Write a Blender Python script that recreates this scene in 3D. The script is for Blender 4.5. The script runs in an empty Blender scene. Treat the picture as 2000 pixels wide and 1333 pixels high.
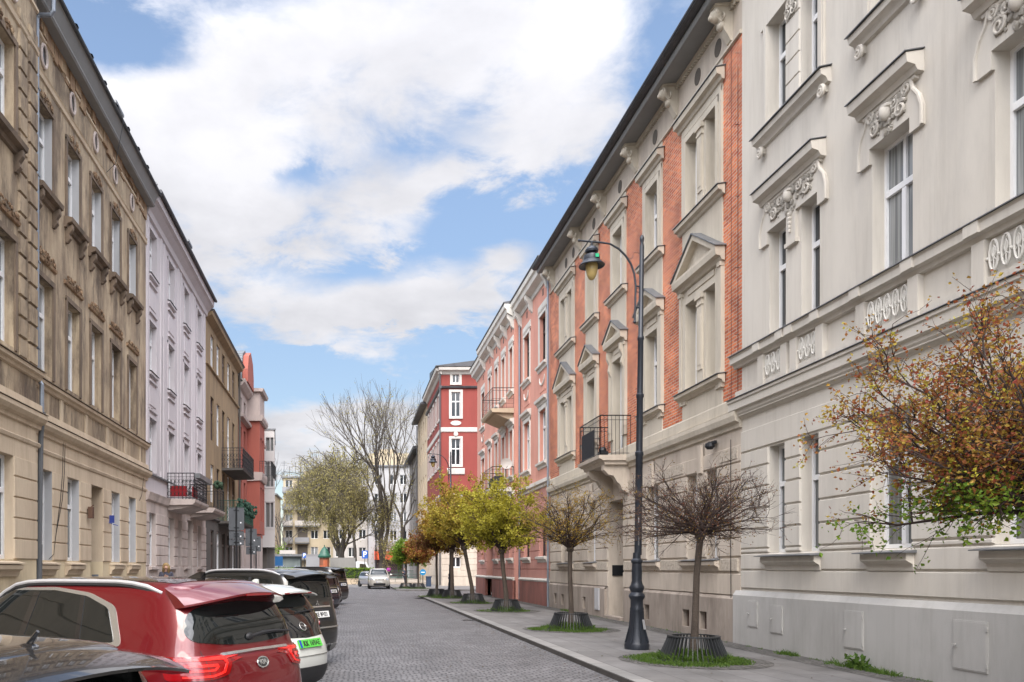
import bpy, bmesh, math, random
from mathutils import Vector, Matrix, geometry
from mathutils.bvhtree import BVHTree
R = math.radians
S = bpy.context.scene
# ---------------------------------------------------------------- camera
HC = 1.68                       # eye height above the right-hand pavement (z = 0); the road lies at z = -0.095
RZ = -0.095
cam = bpy.data.objects.new('camera', bpy.data.cameras.new('camera'))
S.collection.objects.link(cam); S.camera = cam
cam.location = (0, 0, HC); cam.rotation_euler = (R(90), 0, 0)
cam.data.sensor_width = 36; cam.data.lens = 36*1550/2000
cam.data.shift_x = (1000-685)/2000; cam.data.shift_y = (1110-666.5)/2000
cam.data.clip_start = .1; cam.data.clip_end = 3000
# ---------------------------------------------------------------- light
SUN_EL, SUN_AZ = R(50), R(186)      # azimuth clockwise from +Y: behind the viewer, a little to the left
S.view_settings.view_transform = 'Standard'; S.view_settings.look = 'None'
S.view_settings.exposure = 1.02; S.view_settings.gamma = 1
sd = Vector((math.sin(SUN_AZ)*math.cos(SUN_EL), math.cos(SUN_AZ)*math.cos(SUN_EL), math.sin(SUN_EL)))
sl = bpy.data.lights.new('sun', 'SUN'); sl.energy = 1.3; sl.angle = R(36); sl.color = (1, .90, .76)
so = bpy.data.objects.new('sun', sl); S.collection.objects.link(so)
so.rotation_euler = sd.to_track_quat('Z', 'Y').to_euler()
W = bpy.data.worlds.new('World'); S.world = W; W.use_nodes = True
def sky():
    nt = W.node_tree; nt.nodes.clear(); N = nt.nodes.new; L = nt.links.new
    def M(op, a, b=None, c=None, clamp=False):
        n = N('ShaderNodeMath'); n.operation = op; n.use_clamp = clamp
        for i, v in enumerate((a, b, c)):
            if v is None: continue
            if isinstance(v, (int, float)): n.inputs[i].default_value = v
            else: L(v, n.inputs[i])
        return n.outputs[0]
    tc = N('ShaderNodeTexCoord'); sp = N('ShaderNodeSeparateXYZ'); L(tc.outputs['Generated'], sp.inputs[0])
    x, y, z = sp.outputs
    az = M('ARCTAN2', x, y); el = M('ARCSINE', z)
    # cloud coordinates: a flat cloud deck far overhead, foreshortened towards the horizon
    zz = M('ADD', M('MAXIMUM', z, 0.0), .16)
    cu, cv = M('DIVIDE', x, zz), M('DIVIDE', y, zz)
    cb = N('ShaderNodeCombineXYZ'); L(cu, cb.inputs[0]); L(cv, cb.inputs[1])
    def noise(vec, scale, detail, rough, dist=0.0, off=(0, 0, 0)):
        m = N('ShaderNodeMapping'); L(vec, m.inputs[0]); m.inputs['Location'].default_value = off
        n = N('ShaderNodeTexNoise'); n.inputs['Scale'].default_value = scale; n.inputs['Detail'].default_value = detail
        n.inputs['Roughness'].default_value = rough; n.inputs['Distortion'].default_value = dist
        L(m.outputs[0], n.inputs['Vector']); return n.outputs[0]
    n1 = noise(cb.outputs[0], 1.5, 10, .58, .25, (3.1, 1.7, 0))
    n2 = noise(cb.outputs[0], 5.5, 8, .62, .3, (7.1, 2.2, 1))
    # where the banks of cloud stand (azimuth, elevation, half sizes in degrees, weight)
    px = lambda x, y, w, h, k: (math.degrees(math.atan((x-685)/1550)), math.degrees(math.atan((1110-y)/math.hypot(1550, x-685))), w/27.0, h/27.0*.85, k)
    banks = [px(640, 130, 310, 160, .30), px(1000, 170, 210, 180, .25), px(320, 230, 170, 120, .42), px(430, 440, 190, 130, .46), px(700, 370, 150, 90, .24), px(930, 330, 160, 60, .25),
             px(560, 350, 90, 30, -.22), px(760, 310, 60, 40, -.16), px(900, 250, 60, 30, -.08), px(700, 440, 110, 70, .10), px(790, 480, 50, 40, .18), px(1180, 60, 90, 90, .2), px(1140, 240, 70, 60, .12),
             px(230, 50, 130, 60, -.46), px(1290, 190, 70, 190, -.30), px(1060, 420, 120, 50, -.34), px(900, 430, 60, 60, -.22), px(680, 520, 250, 20, -.1),
             px(700, 600, 160, 42, .34), px(870, 570, 70, 40, .30), px(830, 615, 90, 25, .22), px(1000, 520, 50, 60, .34), px(640, 665, 90, 18, .16), px(930, 660, 60, 40, -.2), px(520, 700, 120, 40, -.25),
             px(640, 820, 300, 50, .50), px(700, 900, 300, 60, .50), px(760, 740, 160, 25, -.12), px(1320, 30, 30, 30, .16),
             (60, 40, 45, 25, .3), (-70, 35, 45, 25, .3), (0, 80, 60, 22, .2), (180, 45, 70, 40, .35)]
    wob = M('MULTIPLY', M('SUBTRACT', n1, .5), .22)
    azw, elw = M('ADD', az, wob), M('ADD', el, M('MULTIPLY', M('SUBTRACT', n2, .5), .10))
    tot = None
    for a, e, ra, re, wt in banks:
        dx = M('SUBTRACT', azw, R(a))
        if abs(a) > 100: dx = M('SUBTRACT', M('ABSOLUTE', azw), R(a))
        q = M('ADD', M('POWER', M('ABSOLUTE', M('DIVIDE', dx, R(ra))), 2), M('POWER', M('ABSOLUTE', M('DIVIDE', M('SUBTRACT', elw, R(e)), R(re))), 2))
        g = M('MULTIPLY', M('EXPONENT', M('MULTIPLY', q, -1)), wt)
        tot = g if tot is None else M('ADD', tot, g)
    v = M('ADD', M('ADD', M('MULTIPLY', n1, 1.15), M('MULTIPLY', n2, .74)), tot)
    mr = N('ShaderNodeMapRange'); mr.interpolation_type = 'SMOOTHSTEP'; L(v, mr.inputs[0])
    mr.inputs[1].default_value = .96; mr.inputs[2].default_value = 1.34; mr.inputs[4].default_value = .97
    # brightness of the cloud: shaded undersides, and glow added overhead and round the veiled sun, out of view, to light the walls
    n3 = noise(cb.outputs[0], 2.6, 6, .55, .1, (1.3, 9.0, 2))
    shade = N('ShaderNodeMapRange'); L(n3, shade.inputs[0]); shade.inputs[1].default_value = .36; shade.inputs[2].default_value = .62
    shade.inputs[3].default_value = .37; shade.inputs[4].default_value = .48
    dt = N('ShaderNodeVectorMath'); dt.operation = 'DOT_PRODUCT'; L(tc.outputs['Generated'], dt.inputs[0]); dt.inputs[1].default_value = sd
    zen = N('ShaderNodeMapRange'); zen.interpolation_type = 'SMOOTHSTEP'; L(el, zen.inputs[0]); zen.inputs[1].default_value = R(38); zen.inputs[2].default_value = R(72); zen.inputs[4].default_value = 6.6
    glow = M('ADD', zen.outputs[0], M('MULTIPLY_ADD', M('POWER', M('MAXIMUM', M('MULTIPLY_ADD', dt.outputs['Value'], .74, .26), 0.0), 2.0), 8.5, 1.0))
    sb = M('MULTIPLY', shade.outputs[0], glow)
    rgb = N('ShaderNodeMix'); rgb.data_type = 'RGBA'; L(shade.outputs[0], rgb.inputs[0])
    rgb.inputs[6].default_value = (.90, .91, 1.0, 1); rgb.inputs[7].default_value = (1.0, .975, .955, 1)
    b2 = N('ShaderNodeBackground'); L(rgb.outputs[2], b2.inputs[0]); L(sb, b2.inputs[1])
    st = N('ShaderNodeTexSky'); st.sky_type = 'NISHITA'; st.sun_disc = False
    st.sun_elevation = SUN_EL; st.sun_rotation = SUN_AZ; st.altitude = 200; st.air_density = 1.0; st.dust_density = .25; st.ozone_density = 1.8
    b1 = N('ShaderNodeBackground'); tn = N('ShaderNodeMix'); tn.data_type = 'RGBA'; tn.blend_type = 'MULTIPLY'; tn.inputs[0].default_value = 1; L(st.outputs[0], tn.inputs[6]); tn.inputs[7].default_value = (1.18, 1.06, .95, 1); L(tn.outputs[2], b1.inputs[0]); sg = N('ShaderNodeMapRange'); sg.interpolation_type = 'SMOOTHSTEP'; L(el, sg.inputs[0]); sg.inputs[1].default_value = R(2); sg.inputs[2].default_value = R(34); sg.inputs[3].default_value = .062; sg.inputs[4].default_value = .130; L(sg.outputs[0], b1.inputs[1])
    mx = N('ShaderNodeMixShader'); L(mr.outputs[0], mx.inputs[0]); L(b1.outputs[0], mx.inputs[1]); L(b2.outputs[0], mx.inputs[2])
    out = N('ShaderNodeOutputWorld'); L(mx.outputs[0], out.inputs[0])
sky()
# ---------------------------------------------------------------- helpers
class Fr:
    """a facade frame: u along the wall, n out of the wall, z up"""
    def __init__(s, O, U, N): s.O, s.U, s.N = Vector(O), Vector(U).normalized(), Vector(N).normalized()
    def P(s, u, n, z): return s.O + s.U*u + s.N*n + Vector((0, 0, z))
WF = Fr((0, 0, 0), (1, 0, 0), (0, -1, 0))      # n towards the viewer
class MB:
    def __init__(s): s.v = []; s.f = []
    def add(s, vs, fs):
        k = len(s.v); s.v += [tuple(p) for p in vs]; s.f += [tuple(i+k for i in f) for f in fs]
    def box(s, fr, u0, u1, n0, n1, z0, z1):
        s.add([fr.P(u, n, z) for z in (z0, z1) for n in (n0, n1) for u in (u0, u1)],
              [(0, 1, 3, 2), (4, 6, 7, 5), (0, 4, 5, 1), (2, 3, 7, 6), (0, 2, 6, 4), (1, 5, 7, 3)])
    def frust(s, fr, u0, u1, z0, z1, n0, n1, c):
        s.add([fr.P(u, n0, z) for z in (z0, z1) for u in (u0, u1)]+[fr.P(u, n1, z) for z in (z0+c, z1-c) for u in (u0+c, u1-c)],
              [(0, 1, 5, 4), (2, 6, 7, 3), (0, 4, 6, 2), (1, 3, 7, 5), (4, 5, 7, 6)])
    def run(s, fr, u0, u1, prof):
        k = len(prof); vs = [fr.P(u, n, z) for u in (u0, u1) for n, z in prof]
        s.add(vs, [(i, (i+1) % k, k+(i+1) % k, k+i) for i in range(k)]+[tuple(range(k)), tuple(range(2*k-1, k-1, -1))])
    def prism(s, fr, pts, n0, n1):
        k = len(pts); vs = [fr.P(u, n, z) for n in (n0, n1) for u, z in pts]
        s.add(vs, [(i, (i+1) % k, k+(i+1) % k, k+i) for i in range(k)]+[tuple(range(k)), tuple(range(2*k-1, k-1, -1))])
    def quad(s, *p): s.add(p, [tuple(range(len(p)))])
    def tube(s, pts, rads, k=6, cap=True):
        pts = [Vector(p) for p in pts]
        if isinstance(rads, (int, float)): rads = [rads]*len(pts)
        vs = []; up = None
        for i, p in enumerate(pts):
            d = (pts[min(i+1, len(pts)-1)]-pts[max(i-1, 0)])
            if d.length < 1e-9: d = Vector((0, 0, 1))
            d.normalize()
            if up is None: up = d.orthogonal()
            up = up - d*up.dot(d)
            if up.length < 1e-5: up = d.orthogonal()
            up.normalize(); w = d.cross(up)
            for j in range(k):
                a = 2*math.pi*j/k; vs.append(p+(up*math.cos(a)+w*math.sin(a))*rads[i])
        fs = [(i*k+j, i*k+(j+1) % k, (i+1)*k+(j+1) % k, (i+1)*k+j) for i in range(len(pts)-1) for j in range(k)]
        if cap and k > 2: fs += [tuple(range(k-1, -1, -1)), tuple(range((len(pts)-1)*k, len(pts)*k))]
        s.add(vs, fs)
    def lathe(s, c, prof, k=16, ax='z'):
        c = Vector(c); vs = []
        for r, h in prof:
            for j in range(k):
                a = 2*math.pi*j/k
                q = (r*math.cos(a), r*math.sin(a), h) if ax == 'z' else ((h, r*math.cos(a), r*math.sin(a)) if ax == 'x' else (r*math.cos(a), h, r*math.sin(a)))
                vs.append(c+Vector(q))
        m = len(prof)
        s.add(vs, [(i*k+j, i*k+(j+1) % k, (i+1)*k+(j+1) % k, (i+1)*k+j) for i in range(m-1) for j in range(k)]+[tuple(range(k-1, -1, -1)), tuple(range((m-1)*k, m*k))])
    def ball(s, c, r, k=8, m=5):
        c = Vector(c); r = Vector(r) if not isinstance(r, (int, float)) else Vector((r, r, r))
        vs = [c+Vector((0, 0, -r.z))]
        for i in range(1, m):
            t = math.pi*i/m
            for j in range(k):
                a = 2*math.pi*j/k; vs.append(c+Vector((r.x*math.sin(t)*math.cos(a), r.y*math.sin(t)*math.sin(a), -r.z*math.cos(t))))
        vs.append(c+Vector((0, 0, r.z))); e = len(vs)-1
        fs = [(0, 1+(j+1) % k, 1+j) for j in range(k)]+[(e, e-k+j, e-k+(j+1) % k) for j in range(k)]
        for i in range(m-2):
            fs += [(1+i*k+j, 1+i*k+(j+1) % k, 1+(i+1)*k+(j+1) % k, 1+(i+1)*k+j) for j in range(k)]
        s.add(vs, fs)
    def build(s, name, mat, parent=None, smooth=False, kind=None, recalc=True, **tags):
        off = wloc(parent); me = bpy.data.meshes.new(name)
        me.from_pydata([(a-off.x, b-off.y, c-off.z) for a, b, c in s.v], [], s.f)
        if recalc:
            bm = bmesh.new(); bm.from_mesh(me); bmesh.ops.recalc_face_normals(bm, faces=bm.faces); bm.to_mesh(me); bm.free()
        if smooth:
            me.shade_smooth()
            if smooth != 'all': me.set_sharp_from_angle(angle=R(38))
        me.materials.append(mat); o = bpy.data.objects.new(name, me); S.collection.objects.link(o)
        o.parent = parent
        if kind: o['kind'] = kind
        for k, v in tags.items(): o[k] = v
        return o
def wloc(o):
    v = Vector((0, 0, 0))
    while o is not None: v = v+Vector(o.location); o = o.parent
    return v
def thing(name, label, cat, loc=(0, 0, 0), group=None, rot=0):
    o = bpy.data.objects.new(name, None); S.collection.objects.link(o); o.location = loc; o.rotation_euler = (0, 0, rot)
    o.empty_display_size = .3; o['label'] = label; o['category'] = cat
    if group: o['group'] = group
    return o
# ---------------------------------------------------------------- materials
def srgb(r, g, b): return tuple((c/12.92 if c <= .04045 else ((c+.055)/1.055)**2.4) for c in (r/255, g/255, b/255))
def pm(name, c1, c2=None, scale=1.2, rough=.85, bump=.15, bscale=40, stain=None, sscale=.7, samt=.5, stretch=(1, 1, .35), metallic=0, coat=0, spec=.5, rough2=None, detail=6, streak=None):
    m = bpy.data.materials.new(name); m.use_nodes = True; nt = m.node_tree; N = nt.nodes.new; L = nt.links.new
    b = nt.nodes['Principled BSDF']; b.inputs['Roughness'].default_value = rough; b.inputs['Metallic'].default_value = metallic
    b.inputs['Specular IOR Level'].default_value = spec
    if coat: b.inputs['Coat Weight'].default_value = coat; b.inputs['Coat Roughness'].default_value = .03
    tc = N('ShaderNodeTexCoord'); c2 = c2 or tuple(x*.82 for x in c1)
    n = N('ShaderNodeTexNoise'); n.inputs['Scale'].default_value = scale; n.inputs['Detail'].default_value = detail; n.inputs['Roughness'].default_value = .62
    mp = N('ShaderNodeMapping'); mp.inputs['Scale'].default_value = stretch; L(tc.outputs['Object'], mp.inputs[0]); L(mp.outputs[0], n.inputs['Vector'])
    r = N('ShaderNodeMapRange'); r.inputs[1].default_value = .32; r.inputs[2].default_value = .68; L(n.outputs[0], r.inputs[0])
    mx = N('ShaderNodeMix'); mx.data_type = 'RGBA'; L(r.outputs[0], mx.inputs[0]); mx.inputs[6].default_value = (*c2, 1); mx.inputs[7].default_value = (*c1, 1)
    col = mx.outputs[2]
    if stain:
        n2 = N('ShaderNodeTexNoise'); n2.inputs['Scale'].default_value = sscale; n2.inputs['Detail'].default_value = 9; n2.inputs['Roughness'].default_value = .7
        mp2 = N('ShaderNodeMapping'); mp2.inputs['Location'].default_value = (5, 3, 8); mp2.inputs['Scale'].default_value = (1.6, 1.6, .5); L(tc.outputs['Object'], mp2.inputs[0]); L(mp2.outputs[0], n2.inputs['Vector'])
        r2 = N('ShaderNodeMapRange'); r2.inputs[1].default_value = .47; r2.inputs[2].default_value = .63; r2.inputs[4].default_value = samt; L(n2.outputs[0], r2.inputs[0])
        m2 = N('ShaderNodeMix'); m2.data_type = 'RGBA'; L(r2.outputs[0], m2.inputs[0]); L(col, m2.inputs[6]); m2.inputs[7].default_value = (*stain, 1); col = m2.outputs[2]
    if streak:
        n4 = N('ShaderNodeTexNoise'); n4.inputs['Scale'].default_value = 3.2; n4.inputs['Detail'].default_value = 8; n4.inputs['Roughness'].default_value = .7
        mp4 = N('ShaderNodeMapping'); mp4.inputs['Location'].default_value = (2, 9, 4); mp4.inputs['Scale'].default_value = (2.2, 2.2, .13); L(tc.outputs['Object'], mp4.inputs[0]); L(mp4.outputs[0], n4.inputs['Vector'])
        r4 = N('ShaderNodeMapRange'); r4.inputs[1].default_value = .50; r4.inputs[2].default_value = .70; r4.inputs[4].default_value = streak; L(n4.outputs[0], r4.inputs[0])
        m4 = N('ShaderNodeMix'); m4.data_type = 'RGBA'; m4.blend_type = 'MULTIPLY'; L(r4.outputs[0], m4.inputs[0]); L(col, m4.inputs[6]); m4.inputs[7].default_value = (.52, .48, .43, 1); col = m4.outputs[2]
    L(col, b.inputs['Base Color'])
    if rough2 is not None:
        rr = N('ShaderNodeMapRange'); rr.inputs[3].default_value = rough; rr.inputs[4].default_value = rough2; L(n.outputs[0], rr.inputs[0]); L(rr.outputs[0], b.inputs['Roughness'])
    if bump:
        n3 = N('ShaderNodeTexNoise'); n3.inputs['Scale'].default_value = bscale; n3.inputs['Detail'].default_value = 5; L(tc.outputs['Object'], n3.inputs['Vector'])
        bp = N('ShaderNodeBump'); bp.inputs['Strength'].default_value = bump; bp.inputs['Distance'].default_value = .02; L(n3.outputs[0], bp.inputs['Height']); L(bp.outputs[0], b.inputs['Normal'])
    return m
def brickmat(name, axes, c1, c2, mortar, bw, rh, ms, rough=.85, bump=.5, dist=0.0, noise_amt=.25, offset=.5, stain=None):
    m = bpy.data.materials.new(name); m.use_nodes = True; nt = m.node_tree; N = nt.nodes.new; L = nt.links.new
    b = nt.nodes['Principled BSDF']; b.inputs['Roughness'].default_value = rough
    tc = N('ShaderNodeTexCoord'); sp = N('ShaderNodeSeparateXYZ'); L(tc.outputs['Object'], sp.inputs[0])
    cb = N('ShaderNodeCombineXYZ'); L(sp.outputs[axes[0]], cb.inputs[0]); L(sp.outputs[axes[1]], cb.inputs[1]); vec = cb.outputs[0]
    if dist:
        dn = N('ShaderNodeTexNoise'); dn.inputs['Scale'].default_value = 1.7; dn.inputs['Detail'].default_value = 4; L(vec, dn.inputs['Vector'])
        va = N('ShaderNodeVectorMath'); va.operation = 'MULTIPLY_ADD'; L(dn.outputs['Color'], va.inputs[0]); va.inputs[1].default_value = (dist, dist, 0); L(vec, va.inputs[2]); vec = va.outputs[0]
    t = N('ShaderNodeTexBrick'); L(vec, t.inputs['Vector']); t.inputs['Scale'].default_value = 1; t.inputs['Brick Width'].default_value = bw; t.inputs['Row Height'].default_value = rh
    t.inputs['Mortar Size'].default_value = ms; t.inputs['Mortar Smooth'].default_value = .3; t.inputs['Bias'].default_value = 0; t.offset = offset
    t.inputs['Color1'].default_value = (*c1, 1); t.inputs['Color2'].default_value = (*c2, 1); t.inputs['Mortar'].default_value = (*mortar, 1)
    n = N('ShaderNodeTexNoise'); n.inputs['Scale'].default_value = .9; n.inputs['Detail'].default_value = 8; n.inputs['Roughness'].default_value = .65; L(tc.outputs['Object'], n.inputs['Vector'])
    r = N('ShaderNodeMapRange'); r.inputs[1].default_value = .3; r.inputs[2].default_value = .7; r.inputs[3].default_value = 1-noise_amt; r.inputs[4].default_value = 1+noise_amt*.5; L(n.outputs[0], r.inputs[0])
    mu = N('ShaderNodeMix'); mu.data_type = 'RGBA'; mu.blend_type = 'MULTIPLY'; mu.inputs[0].default_value = 1; L(t.outputs[0], mu.inputs[6]); L(r.outputs[0], mu.inputs[7])
    col = mu.outputs[2]
    if stain:
        n2 = N('ShaderNodeTexNoise'); n2.inputs['Scale'].default_value = .35; n2.inputs['Detail'].default_value = 9; n2.inputs['Roughness'].default_value = .7; L(vec, n2.inputs['Vector'])
        r2 = N('ShaderNodeMapRange'); r2.inputs[1].default_value = .48; r2.inputs[2].default_value = .7; r2.inputs[4].default_value = .6; L(n2.outputs[0], r2.inputs[0])
        m2 = N('ShaderNodeMix'); m2.data_type = 'RGBA'; m2.blend_type = 'MULTIPLY'; L(r2.outputs[0], m2.inputs[0]); L(col, m2.inputs[6]); m2.inputs[7].default_value = (*stain, 1); col = m2.outputs[2]
    L(col, b.inputs['Base Color'])
    n3 = N('ShaderNodeTexNoise'); n3.inputs['Scale'].default_value = 45; n3.inputs['Detail'].default_value = 3; L(tc.outputs['Object'], n3.inputs['Vector'])
    ad = N('ShaderNodeMath'); ad.operation = 'MULTIPLY_ADD'; L(n3.outputs[0], ad.inputs[0]); ad.inputs[1].default_value = .35
    iv = N('ShaderNodeMath'); iv.operation = 'SUBTRACT'; iv.inputs[0].default_value = 1; L(t.outputs['Fac'], iv.inputs[1]); L(iv.outputs[0], ad.inputs[2])
    bp = N('ShaderNodeBump'); bp.inputs['Strength'].default_value = bump; bp.inputs['Distance'].default_value = .012; L(ad.outputs[0], bp.inputs['Height']); L(bp.outputs[0], b.inputs['Normal'])
    return m
M = {}
cream = (.58, .535, .455)
M['grey_plaster'] = pm('grey_beige_plaster', (.60, .56, .495), (.545, .505, .44), streak=.22, scale=.8, rough=.9, bump=.10, bscale=60, stain=(.40, .375, .34), sscale=.5, samt=.35)
M['grey_plinth'] = pm('grey_plinth_plaster', (.45, .44, .42), (.41, .40, .38), .8, .9, .12, 60, stain=(.28, .27, .25), samt=.35, streak=0.2)
M['cream'] = pm('cream_plaster', (.56, .505, .415), (.49, .435, .35), .9, .9, .12, 50, stain=(.36, .32, .26), samt=.45, streak=0.25)
M['cream_ground'] = pm('cream_ground_floor_plaster', (.55, .48, .40), (.45, .385, .315), .9, .9, .14, 50, stain=(.31, .26, .215), samt=.55, streak=0.25)
M['rough_cream'] = pm('rough_cast_panel', (.52, .455, .375), (.33, .285, .23), 14, .95, 1.0, 16, stretch=(1, 1, 1))
M['plinth'] = pm('stained_plinth', (.38, .325, .275), (.27, .225, .19), 1.4, .92, .2, 30, stain=(.17, .14, .115), sscale=1.1, samt=.6, streak=0.4)
M['pink'] = pm('salmon_plaster', (.64, .31, .235), (.57, .27, .205), .9, .9, .1, 50, stain=(.46, .20, .15), samt=.35, streak=0.17)
M['pink_ground'] = pm('dusty_pink_ground_floor', (.53, .27, .22), (.45, .215, .175), 1.1, .9, .14, 40, stain=(.33, .16, .13), samt=.5)
M['pink_plinth'] = pm('dark_red_plinth', (.30, .12, .095), (.20, .085, .07), 1.3, .9, .2, 30, stain=(.13, .07, .06), samt=.6)
M['white_trim'] = pm('off_white_trim', (.68, .655, .60), (.60, .575, .52), 1.5, .85, .1, 50, stain=(.42, .40, .36), samt=.35, streak=0.2)
M['red'] = pm('deep_red_plaster', (.235, .045, .035), (.195, .037, .029), 1, .85, .1, 40, streak=0.2)
M['red_left'] = pm('brick_red_render', (.31, .085, .06), (.25, .07, .05), 1, .85, .1, 40)
M['pale_trim'] = pm('pale_grey_stone_trim', (.52, .49, .45), (.44, .41, .38), 1.5, .9, .1, 30)
M['stone_trim'] = pm('pinkish_stone_trim', (.42, .35, .32), (.34, .28, .255), 2, .9, .2, 30)
M['beige'] = pm('beige_plaster', (.52, .42, .30), (.46, .37, .26), 1, .9, .1, 40, streak=0.2)
M['ochre'] = pm('weathered_ochre_plaster', (.49, .39, .265), (.21, .155, .105), 1.5, .93, .5, 20, stain=(.085, .062, .046), sscale=1.1, samt=.85, streak=0.85)
M['ochre_ground'] = pm('ochre_ground_floor', (.58, .475, .345), (.49, .39, .28), 1.1, .92, .2, 30, stain=(.36, .27, .19), sscale=.6, samt=.5, streak=0.3)
M['ochre_light'] = pm('yellow_base_plaster', (.64, .53, .35), (.55, .45, .30), 1.2, .92, .2, 30, stain=(.32, .25, .16), samt=.4, streak=0.2)
M['ochre_dark'] = pm('soot_stained_trim', (.20, .145, .10), (.10, .075, .055), 3, .95, .5, 25)
M['raw'] = pm('bare_brick_patches', (.33, .21, .12), (.16, .10, .062), 5, .95, .9, 14, stain=(.40, .30, .19), sscale=2.5, samt=.7, stretch=(1, 1, 1))
M['lavender'] = pm('pale_lavender_plaster', (.515, .475, .485), (.46, .425, .435), .8, .9, .08, 50, stain=(.45, .41, .43), samt=.3, streak=0.17)
M['lav_ground'] = pm('weathered_pinkish_stone', (.54, .46, .42), (.42, .355, .32), 2.2, .92, .25, 30, stain=(.24, .20, .18), samt=.5)
M['brown'] = pm('brown_render', (.29, .205, .115), (.22, .155, .088), .9, .93, .2, 30, stain=(.13, .095, .06), samt=.5, streak=0.3)
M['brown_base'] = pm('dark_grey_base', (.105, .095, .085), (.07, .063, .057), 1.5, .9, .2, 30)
M['modern'] = pm('light_grey_cladding', (.46, .44, .425), (.41, .39, .38), 1, .85, .08, 30)
M['zinc'] = pm('zinc_flashing', (.20, .205, .215), (.13, .135, .14), 2.5, .5, .05, 30, metallic=.35)
M['soffit'] = pm('grey_painted_soffit', (.25, .25, .245), (.21, .21, .205), 1.2, .7, .05, 30)
M['roof'] = pm('dark_tin_roof', (.075, .075, .082), (.045, .045, .05), 1.5, .5, .1, 12, metallic=.2)
M['slate'] = brickmat('slate_roof', (1, 2), (.14, .16, .18), (.10, .115, .13), (.05, .055, .06), .3, .22, .012, .6)
M['brick'] = brickmat('red_brick', (1, 2), (.72, .215, .085), (.42, .095, .045), (.52, .36, .27), .25, .078, .013, .85, .8, 0, .42)
M['wframe'] = pm('white_window_frame', (.78, .78, .78), (.70, .70, .70), 3, .45, 0)
M['bframe'] = pm('brown_window_frame', (.08, .045, .035), (.05, .03, .025), 3, .5, 0)
M['door'] = pm('dark_brown_door', (.055, .035, .028), (.035, .024, .02), 3, .5, .1, 30)
M['iron'] = pm('black_iron', (.022, .024, .028), (.014, .015, .018), 5, .42, .05, 60, metallic=.3)
M['lamp_iron'] = pm('dark_blue_grey_cast_iron', (.030, .036, .048), (.018, .021, .028), 5, .38, .12, 60, metallic=.25)
M['pipe'] = pm('galvanised_pipe', (.27, .30, .34), (.19, .21, .245), 2.5, .45, .05, 20, metallic=.5)
M['greeniron'] = pm('green_iron', (.02, .10, .065), (.012, .06, .04), 5, .45, 0)
def glassmat(name, c, rough=.04, wave=None):
    m = bpy.data.materials.new(name); m.use_nodes = True; nt = m.node_tree; b = nt.nodes['Principled BSDF']; N = nt.nodes.new; L = nt.links.new
    b.inputs['Base Color'].default_value = (*c, 1); b.inputs['Roughness'].default_value = rough; b.inputs['Specular IOR Level'].default_value = .6; b.inputs['IOR'].default_value = 1.52
    tc = N('ShaderNodeTexCoord')
    if wave:
        w = N('ShaderNodeTexNoise'); w.inputs['Scale'].default_value = 9; w.inputs['Detail'].default_value = 2
        mp = N('ShaderNodeMapping'); mp.inputs['Scale'].default_value = (2.2, 2.2, .05); L(tc.outputs['Object'], mp.inputs[0]); L(mp.outputs[0], w.inputs['Vector'])
        mr = N('ShaderNodeMapRange'); mr.inputs[1].default_value = .4; mr.inputs[2].default_value = .62; L(w.outputs[0], mr.inputs[0])
        mx = N('ShaderNodeMix'); mx.data_type = 'RGBA'; L(mr.outputs[0], mx.inputs[0]); mx.inputs[6].default_value = (*c, 1); mx.inputs[7].default_value = (*wave, 1); L(mx.outputs[2], b.inputs['Base Color'])
        b.inputs['Coat Weight'].default_value = 1; b.inputs['Coat Roughness'].default_value = .03; b.inputs['Roughness'].default_value = .6
    n3 = N('ShaderNodeTexNoise'); n3.inputs['Scale'].default_value = 1.6; L(tc.outputs['Object'], n3.inputs['Vector'])
    bp = N('ShaderNodeBump'); bp.inputs['Strength'].default_value = .05; bp.inputs['Distance'].default_value = .03; L(n3.outputs[0], bp.inputs['Height']); L(bp.outputs[0], b.inputs['Normal'])
    if wave: L(bp.outputs[0], b.inputs['Coat Normal'])
    return m
M['pane'] = glassmat('dark_window_glass', (.022, .026, .03))
M['curtain'] = glassmat('curtained_window_glass', (.10, .11, .115), wave=(.27, .28, .28))
M['blind'] = glassmat('window_glass_over_blind', (.055, .058, .055), wave=(.12, .125, .12))
def simple(name, c, rough=.5, metallic=0, coat=0, emit=None, es=1, spec=.5):
    m = bpy.data.materials.new(name); m.use_nodes = True; b = m.node_tree.nodes['Principled BSDF']
    b.inputs['Base Color'].default_value = (*c, 1); b.inputs['Roughness'].default_value = rough; b.inputs['Metallic'].default_value = metallic; b.inputs['Specular IOR Level'].default_value = spec
    if coat: b.inputs['Coat Weight'].default_value = coat; b.inputs['Coat Roughness'].default_value = .02
    if emit: b.inputs['Emission Color'].default_value = (*emit, 1); b.inputs['Emission Strength'].default_value = es
    return m
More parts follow.
